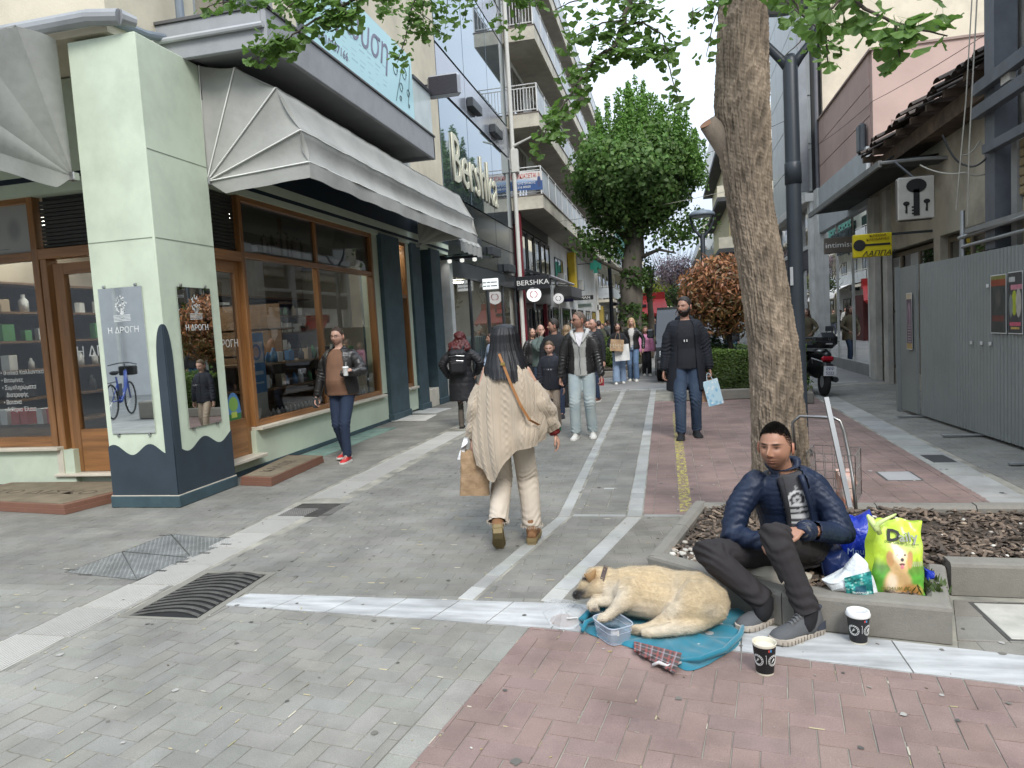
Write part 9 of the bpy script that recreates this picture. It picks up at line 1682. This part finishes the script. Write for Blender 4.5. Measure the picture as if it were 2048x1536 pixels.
P,d,rad=crown((cx_,27,6.75),(2.5,2.4,1.8),25000,gr,.42,.30,3); zz=P[:,2]; tt=jit(len(P),(1,1,1),gr,.35)*np.where(d[:,2:3]>0,1.15,.8); leafcloud('crown',P,d,.17,tt,mleaf,PT,.7)
Ps=[];Ns=[];Cs=[]
for i in range(120):
 a=gr.rand()*2*PI; r_=math.sqrt(gr.rand()); x=cx_+2.35*r_*math.cos(a); y=27+2.2*r_*math.sin(a); zb=6.75+1.7*math.sqrt(max(0,1-r_*r_))-.7; h=gr.uniform(1.3,2.9)*(1-.35*r_); n=int(150*h)
 f=gr.rand(n); w=.15*(1-f)**.6+.025; an_=gr.rand(n)*2*PI; lx=gr.normal(0,.06); ps=np.stack([x+w*np.cos(an_)+lx*f,y+w*np.sin(an_),zb+h*f],-1); Ps.append(ps); Ns.append(np.stack([np.cos(an_),np.sin(an_),np.full(n,.5)],-1)); Cs.append(np.array([1.15,1.25,.95])[None,:]*(.85+.5*f[:,None])*gr.uniform(.75,1.2,(n,1)))
leafcloud('shoot_leaves',np.concatenate(Ps),np.concatenate(Ns),.12,np.concatenate(Cs),mleaf,PT,.6)
Ps=[gr.normal(0,1,(260,3))*np.array([.32,.3,.25])+np.array(c) for c in ((-2.5,26.6,4.5),(-2.9,26.4,4.7),(-.1,26.4,4.7),(.6,26.3,4.7),(-1.9,26.7,4.4),(1.0,26.3,5.0))]; P=np.concatenate(Ps); leafcloud('low_leaves',P,gr.normal(0,1,P.shape),.17,jit(len(P),(.85,.9,.8),gr),mleaf,PT,.7)
n=2600; a=gr.rand(n)*2*PI; z=gr.rand(n)**.8*3.6; r_=.45+.12*gr.rand(n); P=np.stack([-1.5+.09*z+r_*np.cos(a),27+r_*np.sin(a),z],-1); kp=(snoise(P,2.4,4,2)>.05)|(z>2.9); P=P[kp]; leafcloud('ivy',P,np.stack([np.cos(a),np.sin(a),0*a],-1)[kp],.13,jit(len(P),(.55,.6,.5),gr),mleaf,PT,.8)
# reddish photinia with hedge planter
HP_=thing('hedge_planter','long stone planter with clipped green hedge beyond the pink paving','planter',(1.3,15,0));
def kerb2(t,x0,x1,y0,y1,h,w=.12):
 for a in ((x0,x1,y0,y0+w),(x0,x1,y1-w,y1),(x0,x0+w,y0+w,y1-w),(x1-w,x1,y0+w,y1-w)):
  n=max(1,round(max(a[1]-a[0],a[3]-a[2])/.9))
  for i in range(n):
   m=MB(); q=(a[0]+(a[1]-a[0])*i/n+.003,a[0]+(a[1]-a[0])*(i+1)/n-.003,a[2],a[3]) if a[1]-a[0]>a[3]-a[2] else (a[0],a[1],a[2]+(a[3]-a[2])*i/n+.003,a[2]+(a[3]-a[2])*(i+1)/n-.003); m.box(*q,0,h,bev=.015); ob('kerb_stone',m,kst,t)
 m=MB(); m.box(x0+w,x1-w,y0+w,y1-w,0,h*.8); ob('soil',m,MATS['soil'],t,kind='stuff')
kerb2(HP_,0.0,2.58,14.05,17.2,.2)
hl=leafM('hedge_leaf',(.06,.11,.02),(.13,.2,.04),.3,.5); hl2=leafM('laurel_leaf',(.02,.05,.015),(.04,.085,.03),.2,.4); n=24000
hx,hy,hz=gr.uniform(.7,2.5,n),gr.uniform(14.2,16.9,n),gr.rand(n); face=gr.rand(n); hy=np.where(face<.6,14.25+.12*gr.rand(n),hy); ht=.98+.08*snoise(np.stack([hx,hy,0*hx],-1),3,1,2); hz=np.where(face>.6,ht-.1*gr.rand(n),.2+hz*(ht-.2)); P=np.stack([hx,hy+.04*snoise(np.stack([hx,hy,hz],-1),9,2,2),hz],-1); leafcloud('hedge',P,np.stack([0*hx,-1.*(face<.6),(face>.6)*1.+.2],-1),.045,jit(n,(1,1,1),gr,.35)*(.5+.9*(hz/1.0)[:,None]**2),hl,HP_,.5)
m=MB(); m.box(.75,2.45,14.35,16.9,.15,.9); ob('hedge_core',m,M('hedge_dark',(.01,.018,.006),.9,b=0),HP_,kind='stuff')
SB=thing('laurel_bush','dark glossy laurel bush between the hedge and the van','bush',(.75,15.6,.2)); P,d,rad=crown((.7,15.7,.75),(.75,.8,.62),4200,gr,.4,.2,5); leafcloud('foliage',P,d,.09,jit(len(P),(1,1,1),gr,.4),hl2,SB,.45)
PHT=thing('photinia_tree','round-headed small tree with reddish brown leaves on a thin trunk','tree',(1.0,15.2,.2)); pc=atY(1443,592,15.2); tb=gp(1462,770); tb=Vector((pc.x+.25,15.2,.15))
dkb=M('dark_bark',(.045,.035,.03),.9,var=.2); treetrunk(PHT,[tb,tb.lerp(pc,.45)+Vector((.0,0,.1)),pc+Vector((.12,0,-.6))],[.06,.05,.045],dkb,[([pc+Vector((.12,0,-.75)),pc+Vector((x,y,-.2)),pc+Vector((x*1.8,y*1.8,.2))],[.035,.02,.01]) for x,y in ((-.3,0),(.3,.1),(.05,-.3),(-.1,.3),(.4,-.2),(-.4,-.15))])
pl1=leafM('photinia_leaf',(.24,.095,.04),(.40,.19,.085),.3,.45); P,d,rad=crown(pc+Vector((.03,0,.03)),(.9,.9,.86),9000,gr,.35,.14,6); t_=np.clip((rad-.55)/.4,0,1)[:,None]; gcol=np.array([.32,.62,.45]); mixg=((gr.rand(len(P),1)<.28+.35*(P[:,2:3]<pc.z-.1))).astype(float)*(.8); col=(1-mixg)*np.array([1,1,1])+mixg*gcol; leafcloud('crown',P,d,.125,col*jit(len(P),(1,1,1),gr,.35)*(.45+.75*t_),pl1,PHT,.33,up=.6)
# round bush on the left, distant trees
BB=thing('round_bush','small clipped round bush in a low kerb on the left of the street','bush',(-1.75,21.5,0)); bc=atY(1224,690,21.5); P,d,rad=crown((bc.x,21.5,.72),(.42,.42,.5),3200,gr,.75,.06,7); leafcloud('foliage',P,d,.06,jit(len(P),(1,1,1),gr,.3),hl,BB,.6); m=MB(); ellip(m,Vector((bc.x,21.5,.7)),(.36,.36,.42)); ob('bush_core',m,MATS['hedge_dark'],BB,kind='stuff'); kerb2(BB,bc.x-.7,bc.x+.8,21.0,24,.18)
def fartree(nm,lb,px,py,Y,r,lm_,tcol,base_r=.14,n=3500,sz=.25,bare=0,asp=.6):
 c=atY(px,py,Y); t=thing(nm,lb,'tree',(c.x,Y,0)); treetrunk(t,[(c.x-.1,Y,0),(c.x+.05,Y,c.z*.45),(c.x,Y,c.z)],[base_r*1.3,base_r,base_r*.6],fbark,[([(c.x,Y,c.z-r[2]*.9),(c.x+r[0]*.5*math.cos(a),Y+r[1]*.5*math.sin(a),c.z),(c.x+r[0]*.9*math.cos(a),Y+r[1]*.9*math.sin(a),c.z+r[2]*.5)],[base_r*.5,base_r*.3,.02]) for a in [k*1.05 for k in range(6)]])
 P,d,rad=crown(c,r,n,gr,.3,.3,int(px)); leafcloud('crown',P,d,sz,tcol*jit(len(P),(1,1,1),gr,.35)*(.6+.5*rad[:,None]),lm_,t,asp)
 if bare:
  m=MB()
  for i in range(bare): a=gr.uniform(-1.1,1.1); b=Vector((c.x+r[0]*.8*math.sin(a),Y+gr.normal(0,.5),c.z+r[2]*.8*math.cos(a))); m.tube([b,b+Vector((math.sin(a)*.5,0,gr.uniform(.6,1.2)))],[.02,.006],4)
  ob('bare_twigs',m,fbark,t,kind='stuff')
 return t
jl=leafM('judas_leaf',(.13,.095,.12),(.24,.19,.22),.2,.7); yl=leafM('lime_leaf',(.25,.3,.03),(.42,.45,.06),.4,.6)
fartree('judas_tree','mauve flowering tree with twiggy rounded crown beyond the van','x',1,1,(1,1,1),jl,1) if 0 else fartree('judas_tree','mauve flowering tree with twiggy rounded crown beyond the van',1347,545,50,(1.75,1.6,1.1),jl,1.,.16,5200,.13,40)
fartree('judas_tree','dark bare-limbed tree just under the mauve crown',1352,590,44,(1.0,1.0,.7),mleaf,.5,.15,900,.14,14)
fartree('lime_tree','bright yellow-green small tree far down the street',1322,580,60,(1.25,1.2,1.1),yl,1.,.1,3800,.2); fartree('street_tree','second trunk with ivy right behind the pollard tree',1297,560,31,(.3,.3,1.3),mleaf,.7,.14,420,.15)
for i,(px,Y,lb) in enumerate(((1300,95,'farthest green street tree on the left'),(1372,85,'farthest olive street tree on the right'),(1338,110,'small green tree closing the street'))): fartree('street_tree',lb,px,595,Y,(2.0,2.0,1.6),mleaf,1.2,.15,1800,.35)
# ================= street lamps
lampm=M('lamp_graphite',(.025,.032,.04),.45,var=.08,b=.1,dirt=.15); lgl=M('lamp_head_grey',(.14,.17,.2),.4,b=0)
LP=thing('street_lamp','near graphite street lamp with a forked top right behind the big trunk','street lamp',(0,0,0),w=False,group='graphite street lamps with forked tops')
m=MB(); m.lathe([(0,0),(.13,0),(.13,.05),(.095,.08),(.085,1.2),(.08,2.5),(.078,4.3),(.05,4.37),(0,4.38)],n=20); m.lathe([(.0,3.0),(.088,3.0),(.088,3.22),(.08,3.23)],n=20); ob('post',m,lampm,LP,smooth=True)
for sg in (-1,1): m=MB(); m.tube([(sg*.0,0,4.2),(sg*.09,0,4.33),(sg*.25,0,4.52),(sg*.34,0,4.72),(sg*.37,0,4.95)],[.055,.05,.042,.034,.03],8); ob('fork_arm',m,lampm,LP,smooth=True)
m=MB(); m.lathe([(0,4.93),(.40,4.93),(.42,4.97),(.40,5.03),(.28,5.10),(.12,5.14),(0,5.15)],n=32); ob('lamp_head',m,lgl,LP,smooth=True); m=MB(); m.lathe([(0,4.925),(.3,4.925),(.3,4.93)],n=24); ob('diffuser',m,M('lamp_diffuser',(.4,.42,.42),.4,b=0),LP)
LP.location=(1.37,8.3,0)
for px,Y,lb,s in ((1411,23.5,'street lamp with forked top standing beyond the reddish tree',.98),(1224,31,'street lamp half hidden left of the pollard trunk',1.05),(1383,62,'small far street lamp above the reddish tree',1.0)):
 o=copytree(LP); p=atY(px,640,Y); o.location=(p.x,Y,0); o.scale=(s,s,s); o['label']=lb
tag(ob('street_number_plate',MB().box(1.30,1.33,8.21,8.23,1.9,2.1),grey_m),'small grey plate on the near lamp post','plate')
# ================= black van
VN=thing('van','black passenger van parked facing the viewer','van',(.45,18.2,0),w=False); vb=M('van_black',(.012,.014,.017),.25,var=.05,b=0,coat=.6); vg=M('van_glass',(.03,.04,.05),.08,b=0,spec=.6); chrome=M('chrome',(.6,.6,.62),.15,m=1,b=0); tyre=M('tyre',(.015,.015,.015),.9,b=.2)
prof_=[(0,.38),(0,.62),(.03,.92),(.12,1.0),(.55,1.12),(1.15,1.88),(1.35,1.95),(4.3,1.97),(4.5,1.85),(4.55,1.0),(4.55,.38)]
def vsec(k): return [(y+ (0 if k<1 else 0),z) for y,z in prof_]
vs=[];n_=len(prof_)
for x,ins in ((-.80,.07),(-.84,.0),(.84,.0),(.80,.07)):
 for y,z in prof_: w=1-.09*max(0,(z-1.0)/.95); vs.append((x*w,y+ins*(1 if y<2 else -1)*(z<1.2),z-ins*(z>1.5)*.4))
m=MB(); m.add(vs,[(r_*n_+k,(r_+1)*n_+k,(r_+1)*n_+(k+1)%n_,r_*n_+(k+1)%n_) for r_ in range(3) for k in range(n_)]+[tuple(range(n_)),tuple(range(3*n_,4*n_))[::-1]]); ob('body',m,vb,VN)
m=MB(); m.quad((-.70,.585,1.14),(.70,.585,1.14),(.66,1.11,1.83),(-.66,1.11,1.83)); ob('windscreen',m,vg,VN)
for sg in (-1,1):
 for a,b in ((1.0,1.9),(2.0,3.0),(3.1,4.2)): m=MB(); m.quad((sg*.842,a,1.15),(sg*.842,b,1.15),(sg*.785,b,1.78),(sg*.785,a+.45 if a==1.0 else a,1.78)); ob('side_window',m,vg,VN)
 m=MB(); m.box(sg*.5,sg*.76,-.02,.05,.66,.82,bev=.02); ob('headlight',m,M('lamp_glass',(.5,.52,.55),.1,b=0),VN); m=MB(); m.box(sg*.88,sg*1.06,.75,.83,1.15,1.38,bev=.03); ob('wing_mirror',m,vb,VN)
 for y in (.85,3.6): w_=thing('x','x','x'); bpy.data.objects.remove(w_); m=MB(); m.lathe([(0,-.11),(.22,-.11),(.33,-.09),(.34,0),(.33,.09),(.22,.11),(0,.11)],(sg*.74,y,.34),24,ax='x'); w=ob('wheel',m,tyre,VN,smooth=True); m=MB(); m.lathe([(0,.0),(.2,.0),(.21,-.02)],(sg*.86,y,.34),20,ax='x'); ob('rim',m,chrome,w)
m=MB(); m.box(-.48,.48,-.015,.02,.68,.84,bev=.01); gr_=ob('grille',m,M('grille_black',(.01,.01,.01),.4,b=0),VN); m=MB();
for k in range(3): m.box(-.47,.47,-.022,-.012,.71+.045*k,.72+.045*k)
ob('grille_bar',m,chrome,gr_)
m=MB(); m.box(-.84,.84,-.1,.1,.34,.58,bev=.05); ob('bumper',m,M('bumper_dark',(.03,.032,.035),.5,b=0),VN); ob('number_plate',MB().box(-.26,.26,-.115,-.1,.4,.5),M('plate_white',(.6,.6,.6),.5,b=0),VN); m=MB(); m.tube([(-.4,.56,1.13),(.1,.6,1.16)],.008,4); m.tube([(.1,.56,1.13),(.6,.6,1.16)],.008,4); ob('wiper',m,fr_m,VN)
VN.location=(.46,18.3,0); VN.rotation_euler=(0,0,.02)
# red kiosk stall far down
KS=thing('kiosk','dark red market kiosk with scalloped awning far down the street','kiosk',(-.9,38,0)); rk=M('kiosk_red',(.3,.015,.015),.5,dirt=.15); a=atY(1283,640,38); b2=atY(1330,605,38)
ob('booth',MB().box(a.x+.1,b2.x,38.2,40,0,2.3),M('kiosk_dark',(.08,.02,.02),.6),KS); m=MB(); m.add([(a.x-.3,37.2,2.0),(b2.x+.2,37.2,2.0),(b2.x,38.2,2.75),(a.x,38.2,2.75)],[(0,1,2,3)]); m.box(a.x-.1,b2.x,38.2,38.5,2.6,3.1); ob('awning',m,rk,KS)
for i in range(6): x=a.x-.3+i*(b2.x-a.x+.5)/6; m=MB(); m.add([(x,37.19,2.0),(x+(b2.x-a.x+.5)/6,37.19,2.0),(x+(b2.x-a.x+.5)/12,37.19,1.82)],[(0,1,2)]); ob('scallop',m,rk,KS)
m=MB(); m.box(a.x-.9,a.x+.3,37.6,38.4,2.35,2.5); tag(ob('black_parasol',m,dk),'flat black parasol beside the red kiosk','parasol')
# ================= scooter
SC_=thing('scooter','black scooter with top case seen from behind by the hedge planter','scooter',(0,0,0),w=False); sb=M('scooter_black',(.014,.015,.017),.3,b=0,coat=.4)
def rbox(x0,x1,y0,y1,z0,z1,b): m=MB(); m.box(x0,x1,y0,y1,z0,z1,bev=b); return m
m=MB()
for y,w,h0,h1 in ((0,.14,.93,1.12),): pass
q=rbox(-.2,.2,-.12,.26,.9,1.2,.09); ob('top_case',q,sb,SC_); ob('case_lid_line',MB().box(-.205,.205,-.125,.265,1.03,1.04),fr_m,SC_); text('LJ',.06,steelm,FW(.02,1.08,-.122),SC_,ex=.001); ob('case_badge',MB().box(-.04,.08,-.126,-.12,.98,1.0),M('badge_silver',(.4,.4,.4),.3,b=0),SC_)
mm_=MB(); chain(mm_,[(0,-.05,.78),(0,.25,.76),(0,.6,.78)],[.1,.15,.13],14,(1,0,0),.8); chain(mm_,[(0,0,.6),(0,.35,.52),(0,.75,.5)],[.12,.2,.16],14,(1,0,0),1.1); q=rm(mm_,.02,3); fin('body',q,sb,SC_)
ob('tail_light',rbox(-.11,.11,-.16,-.08,.66,.76,.03),M('red_lens',(.3,.01,.02),.2,b=0),SC_); ob('mudguard',rbox(-.1,.1,-.26,-.05,.38,.62,.04),sb,SC_); pt=ob('number_plate',MB().box(-.11,.11,-.285,-.275,.40,.58),M('plate_white'),SC_); text('ΡΡΡ',.075,M('plate_ink',(.02,.03,.12),.5,b=0),FW(0,.53,-.287),SC_,ex=.001); text('5222',.075,MATS['plate_ink'],FW(0,.45,-.287),SC_,ex=.001)
for y in (.0,1.25): m=MB(); m.lathe([(.12,-.05),(.2,-.06),(.26,-.04),(.275,0),(.26,.04),(.2,.06),(.12,.05)],(0,y,.275),24,ax='x'); w=ob('wheel',m,tyre,SC_,smooth=True); m=MB(); m.lathe([(0,-.04),(.13,-.04),(.13,.04),(0,.04)],(0,y,.275),16,ax='x'); ob('rim',m,grey_m,w)
m=MB(); m.tube([(.17,-.1,.32),(.17,.5,.34)],.055,12); ob('exhaust',m,fr_m,SC_); ob('leg_shield',rbox(-.22,.22,.95,1.1,.35,1.0,.06),sb,SC_); m=MB(); m.tube([(-.33,1.0,1.05),(0,1.05,1.08),(.33,1.0,1.05)],.02,8); ob('handlebar',m,fr_m,SC_); ob('seat',rbox(-.16,.16,.22,.9,.78,.88,.05),M('seat_black',(.015,.015,.015),.7),SC_)
for sg in (-1,1): m=MB(); m.tube([(sg*.25,1.0,1.06),(sg*.36,.98,1.25)],.008,5); m.box(sg*.3,sg*.46,.97,.99,1.22,1.32,bev=.01); ob('mirror',m,fr_m,SC_)
m=MB(); m.tube([(-.2,.1,.62),(-.28,-.1,.72),(-.1,-.14,.66)],.012,6); ob('grab_rail',m,grey_m,SC_)
SC_.location=(gp(1650,792).x-.02,14.15,0); SC_.rotation_euler=(0,.06,.12)
SP=thing('small_planter','low stone planter end with a few weeds beside the trunk and scooter','planter',(2.2,13,0)); kerb2(SP,1.75,2.4,13.0,13.55,.2); P=gr.uniform(-1,1,(260,3))*np.array([.3,.25,.15])+np.array([2.08,13.27,.3]); leafcloud('weeds',P,gr.normal(0,1,P.shape),.08,jit(len(P),(1,1,1),gr),hl,SP,.4)
# lingerie mannequins and heart
for i,(y,sz) in enumerate(((18.7,1.),(19.2,1.))):
 t=thing('mannequin','pale child mannequin in a grey dress in the lingerie window, %s'%('nearer one','farther one')[i],'mannequin',(5.0,y,1.3)); m=MB(); ellip(m,Vector((4.95,y,2.35)),(.14,.14,.17)); chain(m,[(4.95,y,2.15),(4.95,y,1.75)],[.09,.13],12); chain(m,[(4.95,y-.12,2.1),(4.8,y-.2,1.9)],[.045,.035],8); chain(m,[(4.95,y+.12,2.1),(4.8,y+.2,1.9)],[.045,.035],8); chain(m,[(4.95,y-.05,1.5),(4.8,y-.1,1.25),(4.75,y-.1,.95)],[.06,.05,.04],8); chain(m,[(4.95,y+.05,1.5),(4.8,y+.1,1.25),(4.75,y+.1,.95)],[.06,.05,.04],8); q=rm(m,.02,3); fin('body',q,M('mannequin_pale',(.6,.5,.42),.6,b=0),t); m=MB(); m.lathe([(.1,.35),(.16,.2),(.3,-.1),(.28,-.12)],(4.92,y,1.7),18); ob('dress',m,M('grey_dress',(.35,.35,.38),.8,c2=(.6,.6,.62),vs=14),t,smooth=True)
m=MB(); n=30; m.add([(4.85,20.2-.33*math.sin(a)**3*-1,2.1+.33*(13*math.cos(a)-5*math.cos(2*a)-2*math.cos(3*a)-math.cos(4*a))/16) for a in [2*PI*k/n for k in range(n)]],[tuple(range(n))]); t=thing('window_heart','big red heart hanging in the lingerie window','decoration',(4.85,20.2,2)); h_=ob('heart',m,M('heart_red',(.5,.03,.03),.5,b=0),t); s_=h_.modifiers.new('s','SOLIDIFY'); s_.thickness=.06
# ================= bicycle, wall and bench behind the viewer (reflected in the pillar mirror)
BY=thing('bicycle','blue step-through electric bicycle with rear rack seen in the pillar mirror','bicycle',(0,0,0),w=False); bb=M('bike_blue',(.01,.05,.28),.3,b=0,coat=.4)
for x in (-.55,.55):
 m=MB(); m.tube([(x+.34*math.cos(a),0,.36+.34*math.sin(a)) for a in [k*PI/16 for k in range(33)]],.018,6); w=ob('wheel',m,tyre,BY,smooth=True); m=MB()
 for k in range(12): a=k*PI/6; m.tube([(x,0,.36),(x+.33*math.cos(a),0,.36+.33*math.sin(a))],.0015,3)
 ob('spokes',m,steelm,w)
m=MB(); m.tube([(.38,0,.95),(.3,0,.6),(-.05,0,.34),(-.12,0,.34)],[.035,.04,.045,.04],8); m.tube([(-.08,0,.34),(-.2,0,.85)],.02,8); m.tube([(-.1,0,.35),(-.55,0,.36)],.014,6); m.tube([(-.18,0,.7),(-.55,0,.36)],.012,6); m.tube([(.38,0,.98),(.55,0,.36)],.02,6); ob('frame',m,bb,BY,smooth=True)
m=MB(); m.tube([(.38,0,.95),(.36,0,1.1)],.014,6); m.tube([(.22,-.28,1.08),(.36,-.1,1.12),(.36,.1,1.12),(.22,.28,1.08)],.013,6); ob('handlebar',m,fr_m,BY); m=MB(); chain(m,[(-.3,0,.93),(-.1,0,.95)],[.09,.04],10,(0,1,0),.5); ob('saddle',m,black,BY,smooth=True); m=MB(); m.tube([(-.2,0,.75),(-.75,0,.74)],.01,5); m.tube([(-.7,.06,.74),(-.55,.06,.4)],.007,5); ob('rack',m,fr_m,BY); m=MB(); m.box(-.15,.05,-.02,.02,.45,.7); m.m=None; ob('battery',m,fr_m,BY); m=MB(); m.box(.42,.7,-.15,.15,.85,1.05,bev=.02); ob('basket',m,M('basket_black',(.02,.02,.02),.8),BY)
BY.location=(-13.25,-2.6,0); BY.rotation_euler=(0,0,R(-114)); BY.scale=(1.18,1.18,1.18)
tag(ob('stone_bench',MB().box(-12.2,-11.2,-2.6,-1.9,0,.42,bev=.03),kst),'grey stone bench seen in the pillar mirror','bench');
m=MB(); m.tube([(-19.3,-9.4,0),(-19.3,-9.4,6)],.07,8); tag(ob('white_post',m,wf),'thin white post seen in the pillar mirror','post')
